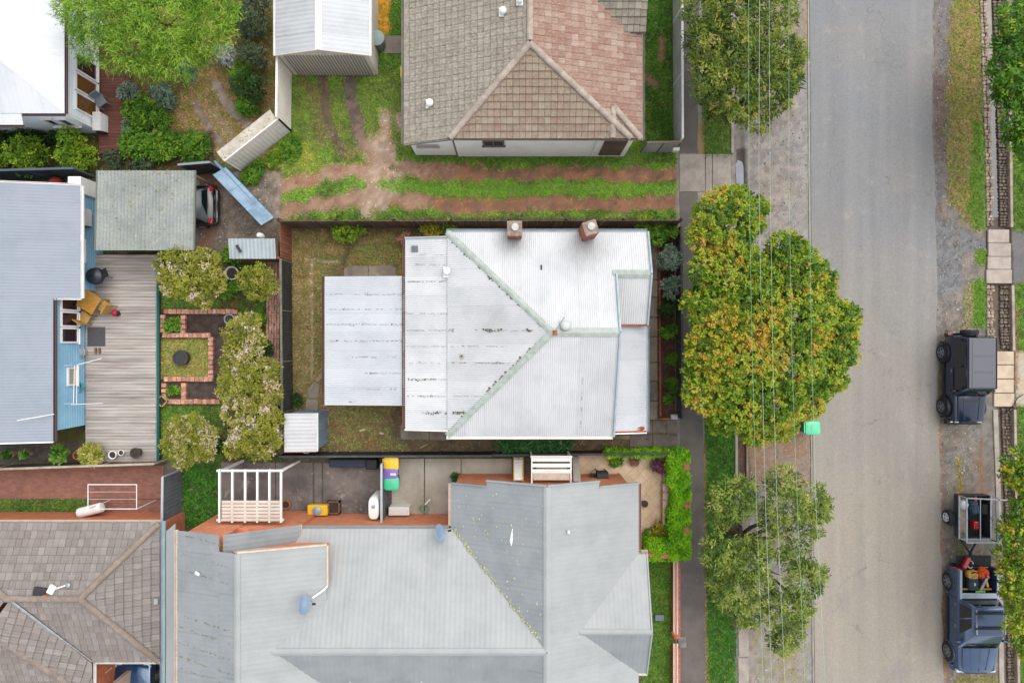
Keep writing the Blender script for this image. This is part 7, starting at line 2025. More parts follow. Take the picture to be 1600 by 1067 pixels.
# shrubs
n_ = 0
def sh(label, px, py, r, h, m, name='shrub', cat='shrub', **k): return shrub(name, label, cat, px, py, r, h, m, **k)
for (lb, px, py, r, h, m) in (
    ('leftmost yellow green citrus bush behind the charcoal fence', 14, 252, 28, 1.7, L_cit), ('second citrus bush from the left behind the charcoal fence', 68, 248, 30, 1.8, L_cit), ('bright citrus bush nearest to the brown deck end', 136, 248, 32, 1.8, L_cit),
    ('low dark clump between the citrus bush and the carport roof', 184, 254, 14, .7, L_con), ('low brownish bush just above the carport roof', 225, 256, 20, .7, L_con),
    ('dense green hedge bush left part, south of the garden beds', 222, 232, 24, 1.0, L_brt), ('dense green hedge bush middle part, south of the garden beds', 266, 230, 28, 1.1, L_brt), ('dense green hedge bush right part beside the lichen topped fence', 310, 240, 26, 1.0, L_brt),
    ('white flowering round bush beside the gravel wheel strips', 364, 99, 21, 1.3, L_wht), ('silver leaved bush in the middle of the northwest garden', 262, 155, 20, .8, L_sil), ('silver bush beside the brown deck', 208, 148, 14, .7, L_sil), ('pale silver bush at the lower deck corner', 208, 205, 12, .6, L_sil),
    ('mid green bush between the silver bushes', 226, 182, 28, 1.1, L_brt), ('bright green bush next to the silver leaved bush', 258, 186, 18, .8, L_brt), ('blue grey bush under the lime green tree edge', 300, 118, 16, .8, L_sil),
    ('dark tall shrub at the top against the garage wall', 412, 20, 24, 2.2, L_con), ('second dark tall shrub down along the garage wall', 410, 60, 26, 2.4, L_con), ('third grey green shrub along the beige fence', 414, 105, 24, 2.2, L_con), ('lowest dark shrub beside the beige fence', 408, 150, 24, 1.9, L_dk),
    ('bright green bush inside the row along the garage', 384, 40, 18, 1.5, L_brt), ('green bush above the gravel wheel strip', 386, 128, 20, 1.5, L_brt), ('green bush where the beige fences meet', 394, 176, 18, 1.1, L_brt),
    ('green weedy bush at the yard side of the angled beige fence', 398, 275, 18, .5, L_brt), ('yellow flowering weeds beside the angled beige fence', 432, 248, 14, .35, L_cit),
    ('leafy green bush at the north fence of the rear lawn', 545, 362, 27, 1.1, L_cit), ('pink tinged bush at the corner of the silver roof', 636, 378, 10, .8, L_pnk), ('orange yellow bush behind the rear room of the silver house', 677, 364, 15, 1.1, L_org), ('green bush beside the orange yellow one', 706, 360, 13, 1.0, L_cit), ('small green tuft at the dark fence near the garden path', 465, 622, 10, .5, L_dk),
    ('green bush in the top corner of the front garden', 1026, 362, 28, 1.2, L_brt), ('leafy bush by the front corner of the silver roof', 1008, 352, 18, 1.0, L_cit), ('silver green bush in the front garden bed', 1042, 408, 20, 1.3, L_sil), ('grey green bush below the silver green bush', 1044, 450, 17, 1.2, L_sil), ('dark bush in the upper front garden bed', 1040, 482, 14, .8, L_dk), ('small green plant in the front bed, middle', 1044, 520, 12, .5, L_brt), ('small green plant in the front bed against the fence', 1052, 560, 9, .4, L_brt), ('lower green plant in the front garden bed', 1050, 600, 11, .45, L_brt), ('last small plant in the front bed before the letterbox', 1044, 622, 6, .35, L_brt),
    ('purple leaved bush at the top of the cream garden wall', 1027, 726, 12, .7, L_pur), ('dark leafy plant between cream wall and bright hedge', 1047, 745, 9, .8, L_dk), ('reddish dark plant at the lower part of the bright hedge', 1050, 805, 9, .7, L_pur), ('dark green plant in the lower corner of the bright hedge', 1050, 835, 11, .8, L_dk), ('mottled bush at the end of the cream wall', 1027, 826, 13, .7, L_org), ('green bush inside the hedge corner', 1028, 846, 15, .8, L_brt),
    ('low weed tuft in front of the patio at the hedge', 962, 718, 9, .4, L_brt), ('reddish plant beside the weed tuft at the patio hedge', 992, 718, 9, .4, L_pnk), ('small dark tuft at the corner of the pale courtyard', 713, 747, 8, .4, L_dk),
    ('green foliage below the low grey shed', 372, 402, 17, .8, L_brt), ('green plant between the two upper flowering trees', 362, 452, 16, .5, L_brt), ('bright green plant beside the brick path', 408, 500, 13, .6, L_brt), ('dark leafy plant left of the brick path', 414, 542, 15, .7, L_dk), ('green salad plants in the upper brick bed', 272, 508, 14, .35, L_brt), ('green herb plant in the lower brick bed', 274, 610, 10, .35, L_brt), ('dark bush between the two lower flowering trees', 345, 690, 14, .8, L_dk),
    ('weedy green patch on the north lawn beside the garage track', 455, 232, 18, .3, L_brt), ('dark plant behind the white house wall', 60, 218, 22, .8, L_dk), ('dark ground plant beside the brown deck end', 110, 216, 20, .7, L_dk), ('dark plant at the left frame edge below the white house', 12, 222, 20, .7, L_dk)):
    small = r < 12
    sh(lb, px, py, r, h, m, L=.085 if small else .12, W=.045 if small else .06, dens=95 if r > 20 else 130 if r > 12 else 260, per=6)
# brick path in the west garden
bp = thing('brick_path', 'worn red brick path along the dark rear fence in the west garden', 'path', P(424, 490, 0))
mbp = MB().box((0, 0, 0), (.225, .105, .07)); pr = None; m_bpk = mat('path_brick', (206, 160, 142), (180, 136, 122), s=4, rnd=.25, var=.2)
rest_ = MB(); cnt = 0
for r_ in range(30):
    for c_ in range(5):
        p = P(419 + (c_ * 4.2) - r_ * .1, 404 + r_ * 8.1 + (c_ % 2) * 4, .02); 
        M = Matrix.Translation(p - ORG[bp.name] + V(R(-.01, .01), R(-.01, .01), R(-.008, .008))) @ Matrix.Rotation(math.pi / 2 + R(-.06, .06), 4, 'Z')
        if pr is None: pr = obj('brick', mbp, m_bpk, bp, local=True, bev=.006); pr.matrix_local = M
        else: share(pr, bp, M)
# bright hedge
def hedge(name, label, segs, h, m, n_per=520):
    t = thing(name, label, 'hedge', P(*segs[0][:2], 0))
    Cs = []; Ns = []
    for (x0, y0, x1, y1) in segs:
        a = P(x0, y0, h); b = P(x1, y1, h)
        w = abs(b.x - a.x); l = abs(b.y - a.y); cx_, cy_ = (a.x + b.x) / 2, (a.y + b.y) / 2
        n = int(n_per * w * l) + 60
        top = np.stack([cx_ + rng.uniform(-.5, .5, n) * w, cy_ + rng.uniform(-.5, .5, n) * l, h + rng.normal(size=n) * .03], 1)
        top[:, 2] += (vnoise(top[:, 0] * 2.4, top[:, 1] * 2.4, 61, 3) - .5) * .22
        Cs.append(top); Ns.append(np.tile([0, 0, .8], (n, 1)))
        ns = int(n_per * (w + l) * h * .8)
        u = rng.uniform(0, 2 * (w + l), ns); sx = np.where(u < w, u - w / 2, np.where(u < w + l, w / 2, np.where(u < 2 * w + l, u - w - l - w / 2, -w / 2)))
        sy = np.where(u < w, -l / 2, np.where(u < w + l, u - w - l / 2, np.where(u < 2 * w + l, l / 2, u - 2 * w - l - l / 2)))
        nx_ = np.where((u > w) & (u < w + l), 1, np.where(u > 2 * w + l, -1, 0)); ny_ = np.where(u < w, -1, np.where((u > w + l) & (u < 2 * w + l), 1, 0))
        z = rng.uniform(.05, h, ns)
        wob = (vnoise((cx_ + sx) * 2 + z, (cy_ + sy) * 2, 63, 3) - .5) * .2
        Cs.append(np.stack([cx_ + sx + nx_ * wob, cy_ + sy + ny_ * wob, z], 1)); Ns.append(np.stack([nx_ * .8, ny_ * .8, np.full(ns, .3)], 1))
        obj('hedge_core', MB().box((cx_, cy_, h * .46), (max(.05, w - .12), max(.05, l - .12), h * .9)), MATS['bark'], t)
    c = np.concatenate(Cs); n = np.concatenate(Ns)
    tt = np.clip(vnoise(c[:, 0] * 5, c[:, 1] * 5, 65, 3) * 1.3 - .15 + rng.normal(size=len(c)) * .1, 0, 1)
    leaf_mesh('foliage', c, n, tt, 5, .085, .06, m, t, spread=.7, cr=.035)
    return t
hg = hedge('clipped_hedge', 'vivid lime green clipped hedge round the patio corner beside the footpath', [(1049, 708, 1076, 760), (1054, 758, 1077, 800), (1050, 798, 1077, 848), (1013, 850, 1077, 874)], 1.25, L_hed)
hedge('clipped_hedge', 'thin lime green hedge strip along the dark slatted fence', [(948, 707, 1050, 712)], .9, L_hed)
for (x, y) in ((1067, 724), (1068, 782), (1067, 824), (1032, 862)):
    obj('brick_pier', MB().box(P(x, y, .66), (.26 if y < 850 else .42, .34 if y < 850 else .2, 1.34)), m_brick, hg, bev=.015)
# strappy agapanthus row
ag = thing('strappy_plants', 'dense row of dark green strappy leaved plants beside the silver roofed house', 'plants', P(834, 694, 0))
cs = []
for i in range(64):
    cs.append(P(R(782, 887), R(684, 702), R(.12, .35))[:])
c = np.array(cs); per = 26; n = len(c) * per
cc = np.repeat(c, per, 0); a = rng.uniform(0, 6.283, n); ln = rng.uniform(.25, .5, n)
dx, dy = np.cos(a), np.sin(a)
Vv = []; hgt = rng.uniform(.18, .42, n)
for (s_, zz, wf) in ((0, 0, .5), (.4, .75, 1), (.75, 1.0, .8), (1.05, .75, .12)):
    ctr = cc + np.stack([dx * ln * s_, dy * ln * s_, hgt * zz], 1); wv_ = np.stack([-dy, dx, np.zeros(n)], 1) * .02 * wf
    Vv += [ctr - wv_, ctr + wv_]
Vv = np.stack(Vv, 1); F = (np.arange(n)[:, None] * 8)
F = np.concatenate([F + np.array([0, 1, 3, 2]), F + np.array([2, 3, 5, 4]), F + np.array([4, 5, 7, 6])])
np_mesh('foliage', Vv.reshape(-1, 3), F, L_str, ag, {'tint': ('FLOAT', np.repeat(np.clip(rng.normal(.45, .25, n), 0, 1), 8))})
obj('root_mat', MB().prism([P(782, 687)[:2], P(887, 687)[:2], P(887, 704)[:2], P(782, 704)[:2]], -.02, .06), m_soil, ag)
# dead stems and the fallen limb by the rear fence
tag(obj('bare_branch', MB().tube([P(553, 366, .5), P(548, 385, .25), P(540, 402, .12), P(536, 414, .05)], [.03, .028, .024, .015], 6), MATS['bark']), 'thin bare branch lying from the leafy bush to the concrete pad', 'branch')
# climbing blossom over the shed's edge
shrub('shrub', 'blossom spray hanging over the edge of the white garden shed', 'shrub', 452, 668, 13, 2.3, L_flo, dens=130, L=.1, W=.05, lo=.2, hi=1.0)
# ------------------------------------------------------------------ vehicles (local space: front towards -Y, wheels on z = 0)
m_tyre = mat('tyre', (40, 40, 42), (54, 52, 50), s=6, rough=.9, var=.1)
m_rimd = mat_paint('rim_dark', (150, 156, 164), .35, .6, .2)
m_rimw = mat_paint('rim_white', (226, 228, 230), .4, 0, .3)
m_vglass = mat_glass('vehicle_glass', (20, 32, 34), .03)
m_red = mat_paint('red_lamp', (196, 26, 34), .2, 0, .8)
m_lamp = mat_paint('clear_lamp', (220, 226, 232), .15, .2, .8)
m_blk = mat('black_trim', (34, 35, 38), rough=.55, var=.06, bump=0)
m_chr = mat_paint('chrome', (190, 196, 202), .15, .9, .3)
m_plate = mat('number_plate', (226, 226, 220), bump=0)
def ring(y, w, zb, zt, cb=.05, ct=.1, dy=0.0):
    pts = [(-w + cb, zb), (w - cb, zb), (w, zb + cb), (w, zt - ct), (w - ct * .3, zt - ct * .3), (w - ct, zt), (0, zt + .012), (-w + ct, zt), (-w + ct * .3, zt - ct * .3), (-w, zt - ct), (-w, zb + cb)]
    return [Vector((x, y, z)) for x, z in pts]
def wheel(t, x, y, r, w, rim, name='wheel', spokes=5, M=None, out=1, z=None):
    c = Vector((x, y, r if z is None else z))
    M = M or Matrix.Rotation(math.pi / 2, 3, 'Y')
    o = obj(name, MB().lathe(c, [(.01, -w * .28), (r * .62, -w * .28), (r * .64, -w / 2), (r * .93, -w / 2), (r, -w / 2 + .03), (r, w / 2 - .03), (r * .93, w / 2), (r * .64, w / 2), (r * .62, w * .28), (.01, w * .28)], 28, M), m_tyre, t, local=True, smooth=True)
    mb = MB(); s = out * w * .46
    ax = M @ Vector((0, 0, 1))
    mb.lathe(c + ax * s * .85, [(r * .14, -.02), (r * .14, .02), (r * .06, .03)], 12, M)
    for k in range(spokes):
        a = 2 * math.pi * k / spokes
        d = M @ Vector((math.cos(a), math.sin(a), 0))
        mb.bar(c + ax * s + d * r * .06, c + ax * s * .92 + d * r * .63, .07 * r / .35, .03, up=ax)
    mb.lathe(c + ax * s * .9, [(r * .59, -.03), (r * .65, -.03), (r * .65, .025), (r * .59, .025), (r * .575, -.02), (r * .57, -.035)], 24, M)
    mb.f = [f for f in mb.f if len(f) <= 12]
    obj('rim', mb, rim, o, local=True, smooth=True)
    return o
def panel(t, name, pts, m, th=.012, parent=None, off=.006):
    pts = [Vector(p) for p in pts]; n = newell(pts)
    c = sum(pts, Vector()) / len(pts)
    if n.dot(c - Vector((0, 0, .6))) < 0: n = -n
    vs = [p + n * off for p in pts] + [p - n * th for p in pts]; k = len(pts)
    mb = MB().add(vs, [tuple(range(k)), tuple(range(2 * k - 1, k - 1, -1))] + [(i, (i + 1) % k, k + (i + 1) % k, k + i) for i in range(k)])
    return obj(name, mb, m, parent or t, local=True)
def arch(t, x, y, r, w, m, out):
    mb = MB(); vs = []; N_ = 12
    for i in range(N_ + 1):
        a = math.pi * (-.06 + 1.12 * i / N_)
        for rr, xx in ((r, 0), (r * 1.17, 0), (r * 1.17, w), (r, w)):
            vs.append(Vector((x + out * xx, y + rr * math.cos(a), .36 + rr * math.sin(a))))
    fs = []
    for i in range(N_):
        for k in range(4): fs.append((i * 4 + k, i * 4 + (k + 1) % 4, i * 4 + 4 + (k + 1) % 4, i * 4 + 4 + k))
    mb.add(vs, fs + [(0, 1, 2, 3), tuple(N_ * 4 + k for k in (3, 2, 1, 0))])
    return obj('wheel_arch', mb, m, t, local=True)
def lerpq(q, u, v):
    a = Vector(q[0]).lerp(Vector(q[1]), u); b = Vector(q[3]).lerp(Vector(q[2]), u)
    return a.lerp(b, v)
def sub(q, u0, u1, v0, v1): return [lerpq(q, u0, v0), lerpq(q, u1, v0), lerpq(q, u1, v1), lerpq(q, u0, v1)]
def greenhouse(t, paint, yb0, yb1, zb, hwb, yt0, yt1, zt, hwt, doors, roofm=None, wsh=True):
    """pillars and roof with glass set in; doors: list of (u0, u1) fractions for side windows"""
    rings = []
    for f, ins in ((0, 0), (.94, .0), (1, .04)):
        z = zb + (zt - zb) * f; hw = hwb + (hwt - hwb) * min(1, f / .94) - ins; y0 = yb0 + (yt0 - yb0) * f + ins; y1 = yb1 + (yt1 - yb1) * f - ins
        c = .06
        rings.append([Vector(p) for p in ((-hw + c, y0, z), (hw - c, y0, z), (hw, y0 + c, z), (hw, y1 - c, z), (hw - c, y1, z), (-hw + c, y1, z), (-hw, y1 - c, z), (-hw, y0 + c, z))])
    obj('cabin', MB().loft(rings), paint, t, local=True, smooth=True)
    for s in (-1, 1):
        q = [(s * hwb, yb0 + .06, zb), (s * hwb, yb1 - .06, zb), (s * hwt, yt1 - .06, zt - .05), (s * hwt, yt0 + .06, zt - .05)]
        for u0, u1 in doors: panel(t, 'side_window', sub(q, u0, u1, .08, .92), m_vglass)
    q = [(-hwb, yb0, zb), (hwb, yb0, zb), (hwt, yt0, zt - .02), (-hwt, yt0, zt - .02)]
    ws = panel(t, 'windscreen', sub(q, .07, .93, .05, .93), m_vglass)
    for x in (.3, .62):
        a = lerpq(q, x, .07); b = lerpq(q, x + .26, .3); n = Vector((0, -1, .6)).normalized() * .018
        obj('wiper', MB().bar(a + n, b + n, .018, .014), m_blk, ws, local=True)
    q = [(-hwb, yb1, zb), (hwb, yb1, zb), (hwt, yt1, zt - .02), (-hwt, yt1, zt - .02)]
    panel(t, 'rear_window', sub(q, .1, .9, .12, .9), m_vglass)
def mirror(t, x, y, z, s, m): obj('wing_mirror', MB().box((x + s * .12, y, z), (.2, .1, .15), taper=.85).bar((x, y, z - .03), (x + s * .06, y, z - .03), .05, .05), m, t, local=True, bev=.015)

# --- black boxy off-roader
p_blk = mat_paint('paint_black_sky_tint', (22, 34, 58), .12, .0, .15)  # black paint with the blue of the reflected sky put into its base colour
t = thing('off_roader', 'black boxy off roader with a rear spare wheel parked on the gravel', 'car', V(19.78, -1.62, 0))
obj('body', MB().loft([ring(-1.86, .56, .48, .94), ring(-1.8, .66, .42, 1.0), ring(-.72, .72, .4, 1.06), ring(1.0, .74, .4, 1.1), ring(1.82, .74, .42, 1.1), ring(1.88, .7, .46, 1.06)]), p_blk, t, local=True, smooth=True)
obj('bonnet', MB().loft([ring(-1.84, .5, .9, 1.03, .02, .05), ring(-1.7, .54, .9, 1.08, .02, .05), ring(-.74, .6, .95, 1.13, .02, .05)]), p_blk, t, local=True, smooth=True)
obj('bonnet_vent', MB().box((0, -.95, 1.135), (.7, .1, .015)), m_blk, t, local=True)
for s in (-1, 1): obj('bonnet_crease', MB().bar((s * .3, -1.74, 1.088), (s * .36, -.76, 1.138), .025, .02), p_blk, t, local=True)
greenhouse(t, p_blk, -.74, 1.86, 1.06, .71, -.38, 1.78, 1.78, .61, [(.05, .44), (.48, .95)])
rf_ = obj('roof', MB().loft([[Vector((x, y, z)) for x, y in ((-.6 + i, -.4 + i), (.6 - i, -.4 + i), (.6 - i, 1.78 - i), (-.6 + i, 1.78 - i))] for z, i in ((1.76, 0), (1.8, 0), (1.83, .05))]), p_blk, t, local=True, bev=.02)
for y0, y1 in ((-.3, .3), (.34, .98), (1.02, 1.68)): obj('roof_panel', MB().box((0, (y0 + y1) / 2, 1.834), (.92, y1 - y0, .014)), p_blk, rf_, local=True, bev=.006)
for s in (-1, 1): obj('rain_gutter', MB().bar((s * .585, -.36, 1.82), (s * .585, 1.76, 1.82), .03, .03), m_blk, rf_, local=True)
for s in (-1, 1):
    for y in (-1.24, 1.14):
        wheel(t, s * .74, y, .36, .22, m_rimd, out=s); arch(t, s * .7, y, .41, .14, m_blk, s)
    obj('side_step', MB().bar((s * .78, -.72, .42), (s * .78, .66, .42), .1, .06), m_blk, t, local=True, bev=.01)
    d = panel(t, 'door', [(s * .742, -.66, .5), (s * .742, .5, .5), (s * .742, .5, 1.04), (s * .735, -.66, 1.04)], p_blk, off=.012)
    obj('handle', MB().box((s * .765, .36, .96), (.03, .14, .03)), m_chr, d, local=True)
    mirror(t, s * .72, -.5, 1.2, s, m_blk)
    obj('headlight', MB().lathe((s * .46, -1.87, .82), [(.1, -.03), (.1, .02), (.03, .04)], 16, Matrix.Rotation(math.pi / 2, 3, 'X')), m_lamp, t, local=True, smooth=True)
    obj('tail_light', MB().box((s * .62, 1.93, .62), (.2, .05, .1)), m_red, t, local=True, bev=.01)
    obj('indicator', MB().box((s * .62, -1.88, .72), (.1, .04, .06)), m_lamp, t, local=True)
obj('grille', MB().box((0, -1.88, .82), (.62, .04, .22)), m_blk, t, local=True)
obj('front_bumper', MB().loft([ring(-2.02, .62, .42, .62, .03, .05), ring(-1.98, .74, .4, .64, .03, .05), ring(-1.8, .76, .4, .64, .03, .05)]), m_blk, t, local=True)
obj('rear_bumper', MB().loft([ring(1.86, .76, .42, .6, .03, .05), ring(1.99, .74, .42, .6, .03, .05)]), m_blk, t, local=True)
obj('number_plate', MB().box((0, -2.03, .52), (.37, .012, .13)), m_plate, t, local=True); obj('number_plate', MB().box((-.5, 2.0, .52), (.34, .012, .13)), m_plate, t, local=True)
wheel(t, .0, 2.02, .35, .2, m_rimd, 'spare_wheel', M=Matrix.Rotation(math.pi / 2, 3, 'X'), z=.98, out=-1)
for k in range(3): obj('tow_hook', MB().tube([(-.6, 1.98, .44), (-.6, 2.08, .42), (-.66, 2.12, .44), (-.7, 2.06, .44)], .02), m_blk, t, local=True) if k == 0 else None
# --- blue grey utility with a loaded tray
p_ute = mat_paint('paint_blue_grey', (64, 86, 118), .2, .3, .4)
u = thing('utility_truck', 'blue grey double cab utility truck with roof bars and a loaded tray', 'ute', V(20.13, -12.1, 0))
obj('body', MB().loft([ring(-2.26, .6, .5, .88), ring(-2.14, .82, .45, .96), ring(-1.15, .9, .42, 1.05), ring(.98, .91, .42, 1.08), ring(1.0, .9, .42, 1.08)]), p_ute, u, local=True, smooth=True)
obj('bonnet', MB().loft([ring(-2.2, .56, .85, .98, .02, .05), ring(-1.95, .68, .85, 1.06, .02, .06), ring(-1.08, .74, .9, 1.14, .02, .06)]), p_ute, u, local=True, smooth=True)
for s in (-1, 1): obj('bonnet_crease', MB().bar((s * .3, -2.05, 1.052), (s * .42, -1.12, 1.142), .03, .03), p_ute, u, local=True)
obj('bonnet_seam', MB().bar((-.0, -2.1, 1.045), (0, -1.1, 1.15), .012, .016), m_blk, u, local=True)
greenhouse(u, p_ute, -1.1, 1.02, 1.05, .87, -.3, .92, 1.72, .66, [(.26, .58), (.62, .94)])
ro = obj('roof', MB().loft([[Vector((x, y, z)) for x, y in ((-.6 + i, -.3 + i), (.6 - i, -.3 + i), (.63 - i, .9 - i), (-.63 + i, .9 - i))] for z, i in ((1.7, 0), (1.735, .01), (1.76, .08))]), p_ute, u, local=True, bev=.015)
for s in (-1, 1): obj('roof_rail', MB().bar((s * .6, -.2, 1.82), (s * .62, .86, 1.82), .04, .04), m_chr, ro, local=True)
for y in (.05, .68): obj('roof_bar', MB().bar((-.7, y, 1.85), (.7, y, 1.85), .07, .035), m_blk, ro, local=True)
# open tray
obj('tray_floor', MB().box((0, 1.62, .72), (1.5, 1.22, .05)), m_blk, u, local=True)
for s in (-1, 1):
    obj('tray_side', MB().box((s * .84, 1.64, .8), (.14, 1.27, .56)), p_ute, u, local=True, bev=.02)
    obj('tray_rail', MB().bar((s * .8, 1.02, 1.1), (s * .8, 2.26, 1.1), .1, .04), mat_paint('rail_alloy', (188, 198, 208), .3, .5, .3), u, local=True)
obj('tray_bulkhead', MB().box((0, 1.06, .9), (1.52, .08, .42)), p_ute, u, local=True, bev=.015)
obj('tray_cover_roll', MB().box((0, 1.16, 1.1), (1.5, .24, .07)), mat_paint('roll_alloy', (170, 182, 194), .35, .4, .3), u, local=True, bev=.02)
obj('tailgate', MB().box((0, 2.53, .72), (1.5, .5, .06)), m_blk, u, local=True, bev=.01)
obj('rear_bumper', MB().box((0, 2.3, .48), (1.7, .14, .16)), m_blk, u, local=True, bev=.02)
for s in (-1, 1):
    for y in (-1.53, 1.54):
        wheel(u, s * .82, y, .385, .25, m_rimd, out=s, spokes=6); arch(u, s * .82, y, .43, .11, p_ute, s)
    obj('side_step', MB().bar((s * .93, -1.0, .42), (s * .93, .9, .42), .12, .05), m_blk, u, local=True, bev=.01)
    for y0, y1 in ((-.98, -.06), (-.02, .88)):
        d = panel(u, 'door', [(s * .905, y0, .5), (s * .905, y1, .5), (s * .905, y1, 1.0), (s * .9, y0, 1.0)], p_ute, off=.012)
        obj('handle', MB().box((s * .93, y1 - .14, .94), (.03, .16, .035)), m_chr, d, local=True)
    mirror(u, s * .88, -.75, 1.2, s, p_ute)
    obj('headlight', MB().box((s * .68, -2.17, .84), (.34, .14, .16)), m_lamp, u, local=True, bev=.03)
    obj('tail_light', MB().box((s * .85, 2.28, .9), (.12, .05, .34)), m_red, u, local=True, bev=.01)
obj('grille', MB().box((0, -2.27, .78), (.9, .05, .22)), m_blk, u, local=True, bev=.01)
obj('front_bumper', MB().loft([ring(-2.36, .6, .42, .66, .03, .05), ring(-2.26, .84, .4, .68, .03, .05), ring(-2.0, .92, .4, .66, .03, .05)]), p_ute, u, local=True, smooth=True)
obj('number_plate', MB().box((0, -2.375, .54), (.37, .012, .13)), m_plate, u, local=True)
# load in the tray
def at(x, y, z): return V(20.13 + x, -12.1 + y, z)
m_case = mat('tool_case', (62, 72, 84), (50, 58, 70), s=6)
c = at(-.18, 1.62, .75); k = thing('tool_case', 'dark blue grey tool case lying in the ute tray', 'tool case', c)
obj('case', MB().box(c + V(0, 0, .14), (.4, .55, .26)), m_case, k, bev=.03); obj('handle', MB().bar(c + V(-.12, .3, .16), c + V(.12, .3, .16), .03, .03), m_blk, k); obj('case_label', MB().box(c + V(.04, 0, .275), (.06, .12, .01)), m_plate, k)
c = at(-.24, 2.05, .75); k = thing('yellow_toolbox', 'yellow power tool lying at the rear of the ute tray', 'tool', c)
obj('tool_body', MB().box(c + V(0, 0, .2), (.42, .3, .3), .2), mat_paint('tool_yellow', (214, 170, 50), .5, 0, .1), k, bev=.05); obj('tool_handle', MB().tube([c + V(-.15, .1, .4), c + V(-.05, .16, .46), c + V(.12, .12, .42)], .03), m_blk, k); obj('tool_base', MB().box(c + V(.05, -.1, .36), (.2, .1, .06), .2), mat('tool_tan', (196, 160, 120)), k)
c = at(.22, 2.12, .75); k = thing('orange_jacket', 'crumpled bright orange jacket in the ute tray', 'jacket', c)
mb = MB()
for q in range(7): mb.lathe(c + V(R(-.18, .2), R(-.16, .16), R(.12, .2)), [(.14, -.1), (.16, 0), (.11, .09), (.03, .13)], 8, Matrix.Rotation(R(-.5, .5), 3, 'X'))
obj('cloth', mb, mat('orange_cloth', (240, 100, 30), (214, 72, 20), s=8), k, smooth=True); obj('red_patch', MB().box(c + V(.2, -.16, .28), (.12, .16, .03), .5), m_red, k, bev=.01)
c = at(.22, 1.6, .95); tag(obj('spirit_level', MB().bar(c + V(-.12, -.35, 0), c + V(.14, .3, .1), .1, .04), m_steel), 'pale metal level lying across the ute tray', 'level')
c = at(.42, 1.62, .75); k = thing('cordless_drill', 'small yellow and black drill beside the pale level in the ute tray', 'drill', c)
obj('drill_body', MB().box(c + V(0, 0, .2), (.1, .28, .1), .3), MATS['tool_yellow'], k, bev=.02); obj('drill_grip', MB().box(c + V(.02, -.08, .1), (.07, .09, .2), .3), m_blk, k)
tag(obj('green_level', MB().box(at(.1, 1.3, 1.0), (.42, .07, .06), .05), mat_paint('level_green', (110, 210, 60), .4, 0, .2), bev=.01), 'short lime green level at the front of the ute tray', 'level')
tag(obj('timber_offcut', MB().box(at(0, 1.38, .9), (1.3, .07, .05)), m_wood), 'timber offcut lying across the ute tray behind the roll', 'timber')
c = at(-.42, 2.5, .75); k = thing('red_chainsaw', 'red power saw with a white loop on the lowered tailgate', 'saw', c)
obj('saw_body', MB().box(c + V(0, 0, .12), (.16, .52, .2), -.45), m_red, k, bev=.03); obj('saw_loop', MB().tube([c + V(.16 + .12 * math.cos(a), -.05 + .16 * math.sin(a), .16) for a in np.linspace(0, 5.6, 14)], .014), m_white, k); obj('saw_grip', MB().box(c + V(-.12, -.3, .1), (.22, .12, .14), -.45), mat('saw_dark_red', (110, 20, 40)), k, bev=.02)
# --- cage trailer
m_cage = mat('cage_steel', (196, 202, 206), (176, 182, 188), s=6, rough=.45)
tr_ = thing('cage_trailer', 'small black box trailer with a pale galvanised mesh cage', 'trailer', V(20.1, -7.6, 0))
X0, X1, Y0, Y1, Z1 = -.68, .68, -.98, .92, 1.35
obj('floor', MB().box((0, 0, .5), (1.3, 1.8, .05)), m_blk, tr_, local=True)
for s in (-1, 1): obj('box_side', MB().box((s * .66, 0, .68), (.03, 1.84, .38)), m_dark, tr_, local=True); obj('box_end', MB().box((0, s * .91, .68), (1.29, .03, .38)), m_dark, tr_, local=True)
def cage_side(a, b, mid=2):
    a = Vector(a); b = Vector(b); up = V(0, 0, Z1 - .86)
    mb = MB()
    for q in (V(0, 0, 0), up): mb.bar(a + q, b + q, .05, .05)
    for i in range(mid + 1): mb.bar(a.lerp(b, i / mid) + V(0, 0, .02), a.lerp(b, i / mid) + up - V(0, 0, .02), .033, .033, up=(0, 1, 0) if abs((b - a).x) > .5 else (1, 0, 0))
    fr_ = obj('cage_frame', mb, m_cage, tr_, local=True)
    mb = MB(); n = int((b - a).length / .09)
    for i in range(1, n): mb.bar(a.lerp(b, i / n), a.lerp(b, i / n) + up, .009, .009, up=(0, 1, 0))
    for j in range(1, 6): mb.bar(a + up * j / 6, b + up * j / 6, .007, .007)
    obj('mesh', mb, m_cage, fr_, local=True)
cage_side((X0, Y0, .86), (X0, Y1, .86)); cage_side((X1, Y0, .86), (X1, Y1, .86)); cage_side((X0, Y0, .86), (X1, Y0, .86)); 
obj('top_bar', MB().bar((X0, Y1, Z1), (X1 + .62, Y1 - .1, Z1), .05, .05), m_cage, tr_, local=True); obj('top_bar', MB().bar((-.1, Y0, Z1), (-.1, Y1, Z1), .03, .03), m_cage, tr_, local=True)
for s in (-1, 1):
    wheel(tr_, s * .82, -.16, .3, .18, m_rimw, out=s, spokes=4)
    obj('mudguard', MB().loft([[Vector((s * x, -.16 + .36 * math.cos(a), .3 + .36 * math.sin(a))) for x, e in ((.72, 0), (.93, 0))] + [Vector((s * x, -.16 + .34 * math.cos(a), .3 + .34 * math.sin(a))) for x in (.93, .72)] for a in np.linspace(.1, math.pi - .1, 9)]), m_dark, tr_, local=True)
    obj('drawbar', MB().bar((s * .5, -.92, .46), (.05, -1.7, .46), .06, .06), m_dark, tr_, local=True)
    obj('tail_light', MB().box((s * .58, .94, .6), (.14, .03, .08)), m_red, tr_, local=True)
obj('coupling', MB().box((.05, -1.74, .48), (.1, .22, .1)), m_dark, tr_, local=True, bev=.02)
